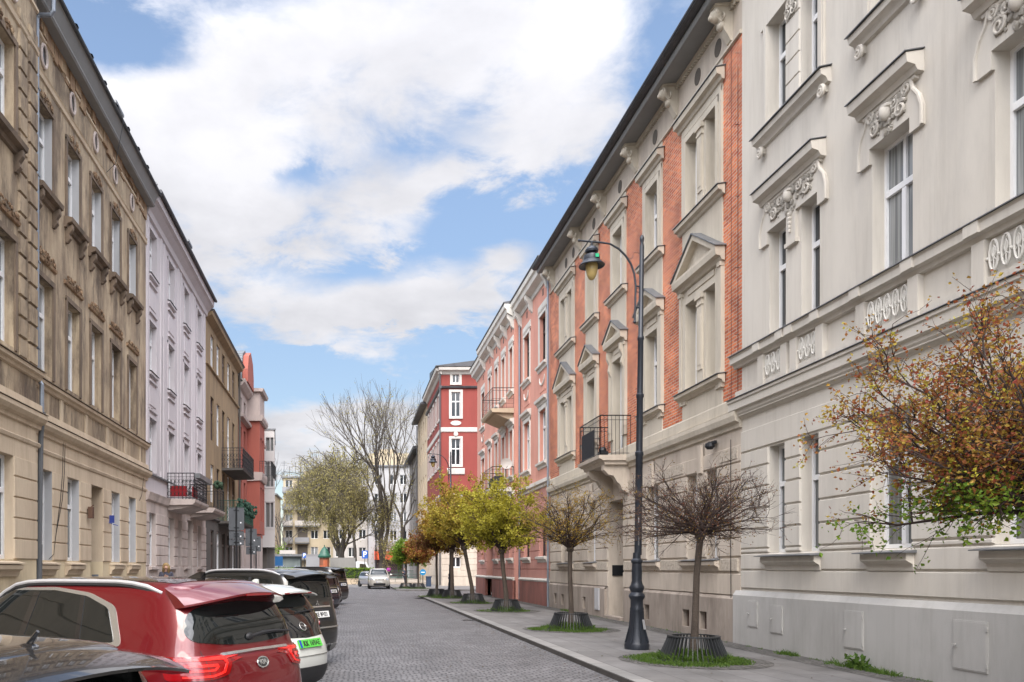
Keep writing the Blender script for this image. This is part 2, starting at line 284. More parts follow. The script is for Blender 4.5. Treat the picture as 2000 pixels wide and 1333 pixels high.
# ---------------------------------------------------------------- building helpers
XR, XL = 8.69, -7.0
FR = Fr((XR, 0, 0), (0, 1, 0), (-1, 0, 0))
FL = Fr((XL, 0, 0), (0, 1, 0), (1, 0, 0))
def wall(mb, fr, u0, u1, z0, z1, holes, depth=.27, n=0):
    hs = [h for h in holes if h[1] > u0 and h[0] < u1 and h[3] > z0 and h[2] < z1]
    us = sorted({u0, u1, *[c for h in hs for c in (max(h[0], u0), min(h[1], u1))]}); zs = sorted({z0, z1, *[c for h in hs for c in (max(h[2], z0), min(h[3], z1))]})
    for a, b in zip(us, us[1:]):
        for c, d in zip(zs, zs[1:]):
            mu, mz = (a+b)/2, (c+d)/2
            if any(h[0] < mu < h[1] and h[2] < mz < h[3] for h in hs): continue
            mb.quad(fr.P(a, n, c), fr.P(b, n, c), fr.P(b, n, d), fr.P(a, n, d))
    for h in hs:
        a, b, c, d = max(h[0], u0), min(h[1], u1), max(h[2], z0), min(h[3], z1)
        m = n-(h[4] if len(h) > 4 else depth)
        mb.quad(fr.P(a, n, c), fr.P(a, m, c), fr.P(a, m, d), fr.P(a, n, d)); mb.quad(fr.P(b, n, c), fr.P(b, m, c), fr.P(b, m, d), fr.P(b, n, d))
        if c > z0 or h[2] >= z0: mb.quad(fr.P(a, n, c), fr.P(b, n, c), fr.P(b, m, c), fr.P(a, m, c))
        if h[3] <= z1: mb.quad(fr.P(a, n, d), fr.P(b, n, d), fr.P(b, m, d), fr.P(a, m, d))
def rustic(mb, fr, u0, u1, zs, holes, n0=0, n1=.035, c=.018, gap=.012, minw=.12, joint=None):
    """bands of channelled masonry between the heights zs, broken by the openings"""
    for z0, z1 in zip(zs, zs[1:]):
        hs = sorted([(h[0], h[1]) for h in holes if h[3] > z0+.03 and h[2] < z1-.03 and h[1] > u0 and h[0] < u1])
        a = u0; runs = []
        for h in hs:
            if h[0]-a > minw: runs.append((a, h[0]))
            a = max(a, h[1])
        if u1-a > minw: runs.append((a, u1))
        for a, b in runs:
            if joint:
                k = max(1, round((b-a)/joint)); st = (b-a)/k
                for i in range(k): mb.frust(fr, a+i*st+gap*.6*(i > 0), a+(i+1)*st-gap*.6*(i < k-1), z0+gap, z1-gap, n0, n1, c)
            else: mb.frust(fr, a, b, z0+gap, z1-gap, n0, n1, c)
def window(fr, parent, u0, u1, z0, z1, depth=.27, fm=None, pmat=None, transom=.66, mull=True, n=0, surround=None, sill=None, cur=None, fw=.055, label=None):
    fm = fm or M['wframe']; mb = MB(); m = n-depth
    mb.box(fr, u0, u1, m, m+.07, z0, z0+fw*1.3); mb.box(fr, u0, u1, m, m+.07, z1-fw, z1)
    mb.box(fr, u0, u0+fw, m+.001, m+.069, z0+fw*1.3, z1-fw); mb.box(fr, u1-fw, u1, m+.001, m+.069, z0+fw*1.3, z1-fw)
    zt = z0+(z1-z0)*transom
    if transom: mb.box(fr, u0+fw, u1-fw, m+.004, m+.085, zt-.045, zt+.055)
    uc = (u0+u1)/2
    if mull:
        mb.box(fr, uc-.045, uc+.045, m+.006, m+.078, z0+fw*1.3, (zt-.045) if transom else z1-fw)
        if transom: mb.box(fr, uc-.03, uc+.03, m+.006, m+.065, zt+.055, z1-fw)
    w = mb.build('window', fm, parent, **({'label': label} if label else {}))
    g = MB(); g.quad(fr.P(u0+.01, m+.03, z0+.01), fr.P(u1-.01, m+.03, z0+.01), fr.P(u1-.01, m+.03, z1-.01), fr.P(u0+.01, m+.03, z1-.01))
    if pmat is None:
        pmat = random.choice([M['pane'], M['pane'], M['blind'], M['curtain']])
    g.build('pane', pmat, w)
    return w
def cyl_y(mb, fr, u, n0, n1, z, r, rz=None, k=18):
    rz = rz or r; pts = [(u+r*math.cos(2*math.pi*i/k), z+rz*math.sin(2*math.pi*i/k)) for i in range(k)]
    mb.prism(fr, pts, n0, n1)
def ring(mb, fr, u, n, z, ru, rz, t, k=18, tk=6):
    pts = [fr.P(u+ru*math.cos(2*math.pi*i/k), n, z+rz*math.sin(2*math.pi*i/k)) for i in range(k+1)]
    mb.tube(pts, t, tk, cap=False)
def spiral(mb, fr, u, n, z, r, turns, t, su=1, ph=0):
    pts = []; k = int(10*turns)
    for i in range(k+1):
        q = i/k; a = ph+q*turns*2*math.pi; rr = r*(1-q*.8); pts.append(fr.P(u+su*rr*math.cos(a), n+q*.02, z+rr*math.sin(a)))
    mb.tube(pts, [t*(1-.4*i/k) for i in range(k+1)], 6)
def relief(mb, fr, uc, zc, w, h, n, seed=0, dens=26, size=1.0):
    """carved foliage: mirrored scrolls, leaves and fruit"""
    rnd = random.Random(seed)
    for s in (-1, 1):
        spiral(mb, fr, uc+s*w*.36, n+.02, zc-h*.12, h*.25, 1.6, .020*size, s, .6)
        spiral(mb, fr, uc+s*w*.20, n+.02, zc+h*.18, h*.19, 1.4, .018*size, -s, 2.0)
        st = rnd.getstate()
    for i in range(dens):
        a, b = rnd.random(), rnd.random(); r = (.018+.03*rnd.random())*size; e = (.6+.8*rnd.random())
        for s in (-1, 1):
            u = uc+s*a*w*.46; z = zc+(b-.5)*h*(1-.6*a)
            k = len(mb.v); mb.ball((0, 0, 0), (1, 1, 1), 6, 4)
            t = rnd.random() if s < 0 else t; ca, sa = math.cos(t*3*s), math.sin(t*3*s)
            for j in range(k, len(mb.v)):
                x, y, zz = mb.v[j]; mb.v[j] = tuple(fr.P(u+(x*ca*e-zz*sa)*r, n+abs(y)*r*.9, z+(x*sa*e+zz*ca)*r*1.2))
def spikes(mb, fr, u0, u1, n0, n1, z, h=.11, step=.03, seed=0):
    rnd = random.Random(seed); u = u0
    while u < u1:
        for _ in range(2):
            n = n0+(n1-n0)*rnd.random(); du, dn = (rnd.random()-.5)*.07, (rnd.random()-.35)*.08
            mb.add([fr.P(u-.0015, n, z), fr.P(u+.0015, n, z), fr.P(u+du, n+dn, z+h*(.8+.3*rnd.random()))], [(0, 1, 2)])
        u += step
def railing(mb, fr, u0, u1, nd, z0, z1, k=.11, t=.008, fancy=False, n0=0.0):
    segs = [((u0, n0), (u0, nd)), ((u0, nd), (u1, nd)), ((u1, nd), (u1, n0))]
    for (a, b), (c, d) in segs:
        L = math.hypot(c-a, d-b); m = max(2, int(L/k))
        mb.tube([fr.P(a, b, z1), fr.P(c, d, z1)], .018, 6); mb.tube([fr.P(a, b, z0+.05), fr.P(c, d, z0+.05)], .011, 5)
        mb.tube([fr.P(a, b, z1-.14), fr.P(c, d, z1-.14)], .009, 5)
        for i in range(m+1):
            q = i/m; u, n = a+(c-a)*q, b+(d-b)*q
            mb.tube([fr.P(u, n, z0), fr.P(u, n, z1)], t if i not in (0, m) else .016, 4)
            if fancy and i < m:
                q2 = (i+.5)/m; u2, n2 = a+(c-a)*q2, b+(d-b)*q2; U = (fr.U*(c-a)+fr.N*(d-b)).normalized()
                for zc, rr in ((z0+.2, k*.42), (z0+.45, k*.42), (z0+.68, k*.42)):
                    pts = [fr.P(u2, n2, zc)+U*rr*math.cos(2*math.pi*j/10)+Vector((0, 0, rr*1.35*math.sin(2*math.pi*j/10))) for j in range(11)]
                    mb.tube(pts, t*.8, 4, cap=False)
def block(mb, fr, u0, u1, depth, z0, z1, holes_front=None):
    """the bulk of a building behind its facade: ends, back and top (no front)"""
    P = fr.P
    mb.quad(P(u0, 0, z0), P(u0, -depth, z0), P(u0, -depth, z1), P(u0, 0, z1)); mb.quad(P(u1, 0, z0), P(u1, -depth, z0), P(u1, -depth, z1), P(u1, 0, z1))
    mb.quad(P(u0, -depth, z0), P(u1, -depth, z0), P(u1, -depth, z1), P(u0, -depth, z1))
# ================================================================ ground and setting
def sheet(name, pts, z, mat, h=None, label=None):
    mb = MB(); mb.quad(*[(x, y, z) for x, y in pts])
    return mb.build(name, mat, None, kind='structure')
M['ground'] = pm('asphalt_beyond', (.16, .155, .15), (.12, .115, .115), .5, .9, .1, 30)
M['setts'] = brickmat('granite_setts', (0, 1), (.205, .198, .204), (.13, .127, .132), (.035, .034, .034), .17, .115, .018, .60, .95, .22, .28, stain=(.62, .60, .60))
M['slabs'] = brickmat('concrete_paving_slabs', (1, 0), (.175, .168, .165), (.14, .134, .130), (.07, .066, .063), 1.0, .5, .008, .85, .25, 0, .35, stain=(.68, .66, .63))
M['kerb'] = brickmat('granite_kerb', (1, 0), (.24, .23, .22), (.19, .185, .178), (.12, .11, .10), 1.0, 4, .012, .8, .3, 0, .25)
M['kerb_face'] = pm('dark_kerb_face', (.085, .075, .068), (.05, .045, .04), 2, .9, .4, 30)  # road side of the kerb, coloured darker than its top
M['cobble'] = brickmat('small_dark_cobbles', (1, 0), (.17, .16, .15), (.09, .085, .08), (.04, .037, .033), .09, .09, .014, .9, 1.0, .35, .4)
M['soil'] = pm('dark_soil', (.06, .05, .035), (.035, .03, .02), 6, .95, .6, 30)
sheet('ground', [(-700, -60), (700, -60), (700, 1500), (-700, 1500)], RZ-.02, M['ground'])
sheet('road', [(-5.0, -20), (4.2, -20), (4.2, 74), (-5.0, 74)], RZ, M['setts'])
sheet('side_street', [(4.21, 50.6), (60, 50.6), (60, 61.2), (4.21, 61.2)], RZ-.003, M['setts'])
def slab(name, pts, z0, z1, mat, side=None):
    mb = MB(); k = len(pts); mb.add([(x, y, z0) for x, y in pts]+[(x, y, z1) for x, y in pts], [tuple(range(k, 2*k))]+[(i, (i+1) % k, k+(i+1) % k, k+i) for i in range(k)])
    return mb.build(name, mat, None, kind='structure')
slab('pavement', [(4.46, -20), (9.3, -20), (9.3, 50.2), (5.2, 50.2), (4.46, 49.4)], RZ-.1, 0, M['slabs'])
kp = MB()
kp.box(WF, 4.2, 4.47, -49.3, 20, RZ-.1, .004)
k0 = [(4.2, 49.3), (4.35, 50.0), (5.1, 50.5), (9.3, 50.5), (9.3, 50.25), (5.18, 50.25), (4.6, 49.8), (4.46, 49.3)]
k = len(k0); kp.add([(x, y, RZ-.1) for x, y in k0]+[(x, y, .004) for x, y in k0], [tuple(range(k, 2*k))]+[(i, (i+1) % k, k+(i+1) % k, k+i) for i in range(k)])
kp.build('kerb', M['kerb'], None, kind='structure')
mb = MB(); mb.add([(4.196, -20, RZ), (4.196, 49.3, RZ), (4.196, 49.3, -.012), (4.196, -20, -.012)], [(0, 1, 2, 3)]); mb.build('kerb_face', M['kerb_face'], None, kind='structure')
sheet('cobble_strip', [(8.02, -20), (8.7, -20), (8.7, 50.2), (8.02, 50.2)], .004, M['cobble'])
slab('left_pavement', [(-9, -20), (-5.0, -20), (-5.0, 62), (-9, 62)], RZ-.1, 0, M['slabs'])
# the corner island beyond the side street, and the raised paving of the square
slab('corner_pavement', [(3.6, 62.2), (4.4, 61.6), (30, 61.6), (30, 74), (8.6, 74), (8.6, 110), (3.6, 110)], RZ-.1, .02, M['slabs'])
slab('square_paving', [(1.2, 82), (8.5, 82), (8.5, 112), (1.2, 112)], RZ-.1, .28, pm('pale_square_paving', (.42, .37, .31), (.36, .31, .26), 1, .9, .1, 20))
sheet('cross_street', [(-60, 73.9), (3.6, 73.9), (3.6, 90), (-60, 90)], RZ-.006, M['ground'])
# tree pits: round patches of cobbles with soil
TREES = [(6.28, 7.15), (6.22, 14.4), (6.02, 21.7), (6.08, 31.0), (5.85, 38.0), (5.68, 44.5), (5.05, 46.6), (4.55, 65.0), (5.45, 64.0)]
for i, (x, y) in enumerate(TREES):
    if i >= 7: continue
    mb = MB(); mb.add([(x+1.3*math.cos(a*math.pi/18), y+1.3*math.sin(a*math.pi/18), .005) for a in range(36)], [tuple(range(36))]); mb.build('tree_pit', M['cobble'], None, kind='structure')
    mb = MB(); mb.add([(x+.62*math.cos(a*math.pi/18), y+.62*math.sin(a*math.pi/18), .010) for a in range(36)], [tuple(range(36))]); mb.build('tree_pit_soil', M['soil'], None, kind='structure')

# ================================================================ right side: the grey-beige building with carved window heads
random.seed(4)
g = thing('apartment_building', 'grey-beige building at the right edge with carved cartouches over its tall windows', 'building', (XR, 10, 0))
GY0, GY1 = -6, 17.62
cols = [('p', 15.55), ('s', 12.72), ('s', 10.2), ('p', 7.3), ('s', 4.2), ('s', 1.0)]
holes = []; wins = []
for kind, c in cols:
    spans = [(c-.45, c+.5)] if kind == 's' else [(c+.30, c+.92), (c-.85, c-.25)]
    for a, b in spans:
        for z0, z1 in ((2.0, 4.2), (6.43, 8.65), (10.87, 12.95)):
            holes.append((a, b, z0, z1)); wins.append((a, b, z0, z1, kind))
P = MB(); wall(P, FR, GY0, GY1, 1.18, 16.8, holes, .27); block(P, FR, GY0, GY1, 12, 0, 16.8)
rustic(P, FR, GY0, GY1, [1.23, 1.64, 2.0], holes, 0, .035); rustic(P, FR, GY0, GY1, [2.0, 2.10, 2.52, 2.95, 3.41, 3.85, 4.22, 4.71], holes, 0, .035)
P.build('wall', M['grey_plaster'], g)
P = MB(); P.run(FR, GY0, GY1+.22, [(0, 0), (.10, 0), (.10, 1.08), (.03, 1.19), (0, 1.19)])
pl = P.build('plinth', M['grey_plinth'], g)
for (a, z0, z1, w) in ((16.95, .42, .98, .42), (16.0, .36, .93, .46), (13.55, .3, .95, .52), (11.0, .25, .95, .62)):
    d = MB(); d.box(FR, a-w/2, a+w/2, .09, .112, z0, z1); d.box(FR, a-w/2+.02, a+w/2-.02, .112, .118, z0+.02, z1-.02)
    for zz in (z0+.1, z1-.1): d.box(FR, a-w/2-.01, a-w/2+.015, .118, .128, zz-.03, zz+.03)
    d.tube([FR.P(a+w/2-.06, .118, (z0+z1)/2), FR.P(a+w/2-.06, .15, (z0+z1)/2)], .012, 6); d.box(FR, a+w/2-.10, a+w/2-.02, .15, .16, (z0+z1)/2-.012, (z0+z1)/2+.012)
    dd = d.build('hatch_door', M['grey_plinth'], pl)
P = MB()      # string course over the ground floor and the balustrade with its rail
P.run(FR, GY0, GY1+.26, [(0, 4.98), (.05, 5.02), (.12, 5.10), (.13, 5.17), (.19, 5.19), (.19, 5.34), (.22, 5.36), (.22, 5.42), (0, 5.46)])
for z in (5.04, 5.08): P.run(FR, GY0, GY1+.25, [(.05, z), (.10, z), (.10, z+.02), (.05, z+.02)])
P.run(FR, GY0, GY1+.23, [(0, 6.14), (.07, 6.15), (.10, 6.22), (.17, 6.24), (.17, 6.36), (.19, 6.40), (0, 6.43)])
P.run(FR, GY0, GY1+.20, [(0, 5.45), (.06, 5.45), (.06, 5.62), (0, 5.62)])
for kind, c in cols:
    ps = [(c+.98, c+.35), (c-.25, c-.85)] if kind == 'p' else [(c+.55, c-.45)]
    for b, a in ps:
        for u0, u1 in ((b+.02, b+.24), (a-.24, a-.02)): P.box(FR, u0, u1, .0, .10, 5.46, 6.14); P.box(FR, u0-.02, u1+.02, .0, .205, 6.235, 6.40)
P.build('string_course', M['grey_plaster'], g)
P = MB()
P.run(FR, GY0, GY1+.28, [(0, 5.462), (.25, 5.425), (.25, 5.437), (0, 5.475)]); P.run(FR, GY0, GY1+.25, [(0, 6.432), (.22, 6.402), (.22, 6.416), (0, 6.446)])
P.build('flashing', M['zinc'], g)
for kind, c in cols[:5]:
    ps = [(c+.35, c+.98, 3), (c-.85, c-.25, 3)] if kind == 'p' else [(c-.45, c+.55, 5)]
    for a, b, k in ps:
        m = MB(); st = (b-a)/k
        m.box(FR, a, b, -.02, .012, 5.64, 6.13)
        for i in range(k):
            u = a+(i+.5)*st
            ring(m, FR, u, .06, 5.885, st*.36, .205, .016)
            ring(m, FR, u, .06, 5.93, st*.15, .07, .011, 10, 5); m.tube([FR.P(u, .06, 5.70), FR.P(u, .06, 6.02)], .010, 5)
            for dz in (-.02,): m.ball(FR.P(u+st/2, .06, 5.885+dz), .026, 6, 4); m.ball(FR.P(u-st/2+.004, .06, 5.885+dz), .026, 6, 4)
            m.tube([FR.P(u-st*.5, .06, 5.87), FR.P(u-st*.28, .06, 5.80), FR.P(u, .06, 5.86), FR.P(u+st*.28, .06, 5.80), FR.P(u+st*.5, .06, 5.87)], .010, 5)
        m.build('balustrade_panel', M['white_trim'], g, smooth=True)
m = MB()
spikes(m, FR, 5, 17.8, .02, .20, 5.45, .13, .028, 1); spikes(m, FR, 5, 17.8, .02, .17, 6.43, .13, .030, 2)
spikes(m, FR, 14.5, 16.6, .05, .28, 9.55, .13, .03, 3); spikes(m, FR, 11.95, 13.35, .05, .28, 9.55, .13, .03, 4)
m.build('bird_spikes', simple('steel_wire', (.42, .41, .40), .4, .3), g, recalc=False, kind='stuff')
for a, b, z0, z1, kind in wins:
    w = window(FR, g, a, b, z0, z1, .27, mull=(kind == 's'), pmat=(M['blind'] if z0 < 5 else (M['curtain'] if kind == 's' and z0 < 9 else M['pane'])), transom=.64)
for kind, c in cols[:5]:
    u0, u1 = (c-.85, c+.92) if kind == 'p' else (c-.45, c+.5)
    # ground floor sill
    m = MB(); m.run(FR, u0-.14, u1+.14, [(-.2, 1.99), (.26, 1.93), (.26, 1.915), (0, 1.915)]); s1 = m.build('sill_flashing', M['zinc'], g)
    m = MB(); m.run(FR, u0-.08, u1+.08, [(0, 1.62), (.04, 1.64), (.06, 1.74), (.16, 1.80), (.16, 1.91), (0, 1.91)]); m.build('sill', M['grey_plaster'], g)
    # first floor hood and cartouche
    m = MB(); hw = 1.08 if kind == 'p' else .72; cc = (u0+u1)/2
    m.run(FR, cc-hw, cc+hw, [(0, 9.22), (.10, 9.24), (.14, 9.32), (.26, 9.36), (.28, 9.50), (0, 9.54)])
    m.run(FR, cc-hw+.1, cc+hw-.1, [(0, 9.16), (.07, 9.18), (.08, 9.22), (0, 9.22)])
    m.build('window_hood', M['grey_plaster'], g)
    m = MB(); m.run(FR, cc-hw-.02, cc+hw+.02, [(0, 9.56), (.31, 9.51), (.31, 9.525), (0, 9.575)]); m.build('hood_flashing', M['zinc'], g)
    m = MB()
    e = u1-u0; w2 = e/2+.25; pts = []
    for i in range(9):
        q = i/8; pts.append((cc-w2+(w2*.42)*q*q*1.0+0, 8.62+.52*q**.55 if i else 8.30))
    shp = [(cc-w2-.02, 8.40), (cc-w2-.02, 8.70), (cc-w2+.05, 8.90), (cc-w2+.16, 9.04), (cc-w2+.22, 9.22)]
    shp2 = shp+[(2*cc-u, z) for u, z in reversed(shp)]+[(cc+e/2+.0, 8.40), (cc+e/2, 8.65), (cc-e/2, 8.65), (cc-e/2, 8.40)]
    m.prism(FR, shp2, .0, .055)
    for s in (-1, 1):
        m.tube([FR.P(cc+s*(cc-u), .06, z) for u, z in shp], .028, 6)
        spiral(m, FR, cc+s*(w2-.30), .06, 9.13, .10, 1.6, .032, s, 1)
    relief(m, FR, cc, 8.95, e*.92, .54, .055, 5, 44, 1.35)
    m.ball(FR.P(cc, .10, 9.0), (.10, .095, .14), 10, 7); m.ball(FR.P(cc, .16, 8.95), (.03, .02, .035), 6, 5)
    m.ball(FR.P(cc, .08, 9.08), (.11, .14, .06), 8, 5)
    if kind == 'p':
        m.box(FR, c-.13, c+.18, -.0, .06, 8.1, 8.66); m.box(FR, c-.17, c+.22, 0, .08, 8.02, 8.10)
        for dz in range(5): m.ball(FR.P(c+.025, .08, 8.62-dz*.08), (.05-.006*dz,)*2+(.045,), 6, 4)
    m.build('cartouche', M['grey_plaster'], g, smooth=True)
    # top floor: framed window with ledge on scrolls
    m = MB()
    for t in ((u0-.17, u0-.0), (u1+.0, u1+.17)): m.box(FR, t[0], t[1], 0, .045, 10.87, 13.1); m.box(FR, t[0]+.03, t[1]-.03, .045, .062, 10.9, 13.1)
    m.box(FR, u0-.25, u1+.25, 0, .06, 12.95, 13.25)
    m.run(FR, u0-.35, u1+.35, [(0, 10.48), (.06, 10.5), (.10, 10.58), (.18, 10.62), (.20, 10.72), (0, 10.76)])
    for u in (u0-.2, u1+.2): spiral(m, FR, u, .1, 10.38, .11, 1.6, .035, 1, 1.5); m.box(FR, u-.05, u+.05, 0, .12, 10.36, 10.5)
    if kind == 'p':
        for i in range(5): m.frust(FR, c-.22, c+.27, 10.87+i*.41, 11.27+i*.41, 0, .03, .015)
        relief(m, FR, c+.025, 12.7, .3, .6, .03, 9, 16, .9)
    m.build('window_surround', M['grey_plaster'], g, smooth=True)
    m = MB(); m.run(FR, u0-.38, u1+.38, [(0, 10.78), (.24, 10.73), (.24, 10.745), (0, 10.795)]); m.build('ledge_flashing', M['zinc'], g)
m = MB(); m.tube([FR.P(17.75, .03, 12.9), FR.P(17.75, .03, 5.6)], .006, 4)
for z in (13.2, 11.6, 10.0, 8.4, 6.9): m.tube([FR.P(17.75, 0, z), FR.P(17.75, .09, z)], .006, 4)
m.build('lightning_wire', M['iron'], g)
m = MB(); m.run(FR, GY0, GY1, [(0, 16.0), (.2, 16.1), (.6, 16.5), (.7, 16.8), (.7, 16.9), (-12, 18.4), (-12, 16.8), (0, 16.8)]); m.build('roof', M['roof'], g)
m = MB(); m.box(FR, 9.05, 9.17, .035, .06, 1.78, 1.86); m.build('wall_vent', simple('white_plastic', (.7, .7, .7), .5), g)

# ================================================================ the brick building with pediments
b = thing('apartment_building', 'cream and red brick building with triangular window pediments and one small iron balcony', 'building', (XR, 26, 0))
KY0, KY1 = 17.62, 34.54
kc = [('p', 19.62), ('s', 22.8), ('s', 25.72), ('s', 28.55), ('p', 31.85)]
holes = []; wins = []
for i, (kind, c) in enumerate(kc):
    spans = [(c-.45, c+.45)] if kind == 's' else [(c+.25, c+.84), (c-.84, c-.25)]
    for a, d in spans:
        fl = [(6.28 if i != 2 else 5.2, 8.45), (10.68, 12.64)]
        if i != 2: fl.append((1.9, 4.05))
        for z0, z1 in fl: holes.append((a, d, z0, z1)); wins.append((a, d, z0, z1, kind, i))
door = (25.25, 26.75, -.2, 3.9, .75); holes.append(door)
cell = [(20.4, .42), (19.4, .40), (23.1, .40), (29.3, .36), (32.3, .38), (33.4, .38)]
for u, w in cell: holes.append((u-w/2-.03, u+w/2+.03, .15, .65, .25))
band = [(c-(.84 if k == 'p' else .45)-.27, c+(.84 if k == 'p' else .45)+.27) for k, c in kc]
P = MB(); wall(P, FR, KY0, KY1, 0, 5.5, holes, .27); wall(P, FR, KY0, KY1, 13.6, 14.9, []); block(P, FR, KY0, KY1, 12, 0, 14.6)
hs2 = holes
rustic(P, FR, KY0, KY1, [1.05, 1.565], hs2); rustic(P, FR, KY0, KY1, [1.93, 2.36, 2.79, 3.22, 3.65, 4.05], hs2); rustic(P, FR, KY0, KY1, [4.05, 4.45], [(25.0, 27, 4, 4.5)])
for u in (19.62, 22.8, 28.55, 31.85):
    for s in ((-.12, .12),): P.frust(FR, u-.13, u+.13, 4.0, 4.72, .03, .09, .02)
P.build('wall', M['cream_ground'], b)
P = MB()
for z0, z1 in ((1.60, 1.90), (4.12, 4.4)):
    xs = [KY0+.12]+[t for u in (19.62, 22.8, 25.98, 28.55, 31.85) for t in ((u-1.0, u+1.0) if u in (19.62, 31.85) else (u-.62, u+.62) if u != 25.98 else (u-.8, u+.8))]+[KY1-.15]
    for a, d in zip(xs[::2], xs[1::2]):
        if d-a > .25: P = MB(); P.frust(FR, a, d, z0, z1, 0, .05, .02); P.build('rough_panel', M['rough_cream'], b)
P = MB(); 
P = MB()
ph = [(u-w/2, u+w/2, .18, .62, .2) for u, w in cell] ; wall(P, FR, KY0, 25.05, 0, .98, ph, .3, .08); wall(P, FR, 26.95, KY1, 0, .98, ph, .3, .08)
for a, d in ((KY0, 25.05), (26.95, KY1)): P.quad(FR.P(a, .08, .98), FR.P(d, .08, .98), FR.P(d, .02, 1.05), FR.P(a, .02, 1.05))
for u in (25.05, 26.95): P.quad(FR.P(u, 0, 0), FR.P(u, .08, 0), FR.P(u, .08, .98), FR.P(u, 0, .98))
pl = P.build('plinth', M['plinth'], b)
for u, w in cell:
    m = MB(); m.quad(FR.P(u-w/2, -.06, .18), FR.P(u+w/2, -.06, .18), FR.P(u+w/2, -.06, .62), FR.P(u-w/2, -.06, .62)); m.build('cellar_window', pm('rusty_board', (.10, .06, .045), (.05, .035, .03), 6, .9, .3, 20), pl)
m = MB(); m.box(FR, 27.45, 27.95, .08, .11, .22, .98); m.box(FR, 27.48, 27.92, .11, .118, .25, .95); m.build('meter_box', simple('pale_grey_box', (.45, .45, .46), .6), pl)
P = MB(); bh = [h for h in holes if h[2] > 5]
allz = holes
for a, d in zip([KY0]+[x[1] for x in band], [x[0] for x in band]+[KY1]):
    wall(P, FR, a, d, 5.5, 13.6, [])
P.build('brickwork', M['brick'], b)
P = MB()
for (u0, u1), (kind, c) in zip(band, kc):
    wall(P, FR, u0, u1, 5.5, 13.6, holes, .29, .03); P.quad(FR.P(u0, 0, 5.5), FR.P(u0, .03, 5.5), FR.P(u0, .03, 13.6), FR.P(u0, 0, 13.6)); P.quad(FR.P(u1, 0, 5.5), FR.P(u1, .03, 5.5), FR.P(u1, .03, 13.6), FR.P(u1, 0, 13.6))
P.build('window_bay_strip', M['cream'], b)
P = MB()    # string course, frieze mouldings, dentils
P.run(FR, KY0-.0, KY1, [(0, 4.80), (.05, 4.82), (.07, 4.92), (.15, 4.96), (.18, 5.08), (.18, 5.18), (0, 5.24)])
P.run(FR, KY0, KY1, [(0, 5.24), (.05, 5.24), (.05, 5.48), (.03, 5.52), (0, 5.52)])
P.run(FR, KY0, KY1, [(0, 13.56), (.06, 13.57), (.06, 13.62), (.03, 13.66), (0, 13.66)])
P.run(FR, KY0, KY1, [(0, 14.46), (.05, 14.48), (.09, 14.60), (0, 14.60)])
u = KY0+.1
while u < KY1-.1: P.box(FR, u, u+.05, .0, .085, 14.36, 14.45); u += .105
P.build('string_course', M['cream'], b)
P = MB()
M['vent_and_shade'] = simple('dark_vent_and_loggia_shade', (.10, .085, .07), .9)
for u in (18.77, 19.87, 22.65, 25.6, 28.35, 30.95, 32.0): P = MB(); cyl_y(P, FR, u, .0, .012, 13.98, .17, .20); P.build('frieze_vent', M['vent_and_shade'], b)
P = MB()
for u in (18.15, 21.15, 24.1, 27.1, 30.0, 33.9):
    P.box(FR, u-.13, u+.13, 0, .42, 14.46, 14.56)
    prof = [(0, 14.46), (.40, 14.46), (.42, 14.36), (.38, 14.22), (.24, 14.10), (.20, 13.95), (.10, 13.80), (.05, 13.70), (0, 13.68)]
    P.run(FR, u-.10, u+.10, prof)
    P.ball(FR.P(u, .34, 14.30), (.15, .14, .15), 10, 7); P.ball(FR.P(u, .46, 14.25), (.06, .07, .06), 8, 5); P.ball(FR.P(u, .22, 14.06), (.10, .12, .10), 8, 6)
    for s in (-1, 1): P.ball(FR.P(u+s*.11, .36, 14.34), (.05, .05, .08), 6, 5); spiral(P, FR, u+s*.11, .22, 14.2, .10, 1.4, .025, 1, 0)
    P.build('lion_bracket', M['cream'], b, smooth=True); P = MB()
P = MB(); P.run(FR, KY0, KY1+.02, [(0, 14.54), (.56, 14.50), (.59, 14.56), (.59, 14.64), (0, 14.68)]); P.build('eaves_soffit', M['soffit'], b)
P = MB(); P.run(FR, KY0-.02, KY1+.04, [(-12, 16.9), (-.2, 15.0), (.66, 14.74), (.76, 14.76), (.78, 14.68), (.70, 14.64), (.595, 14.645), (.0, 14.70), (-12, 14.8)])
rf = P.build('roof', M['roof'], b)
m = MB(); m.tube([FR.P(KY0-.02, .765, 14.75), FR.P(KY1+.04, .765, 14.75)], .045, 8); m.build('gutter', M['roof'], rf)
for a, d, z0, z1, kind, i in wins: window(FR, b, a, d, z0, z1, .27, mull=(kind == 's' and i == 2) or False, pmat=(M['pane'] if z0 > 5 else M['blind']), transom=.62, n=0, fw=.06)
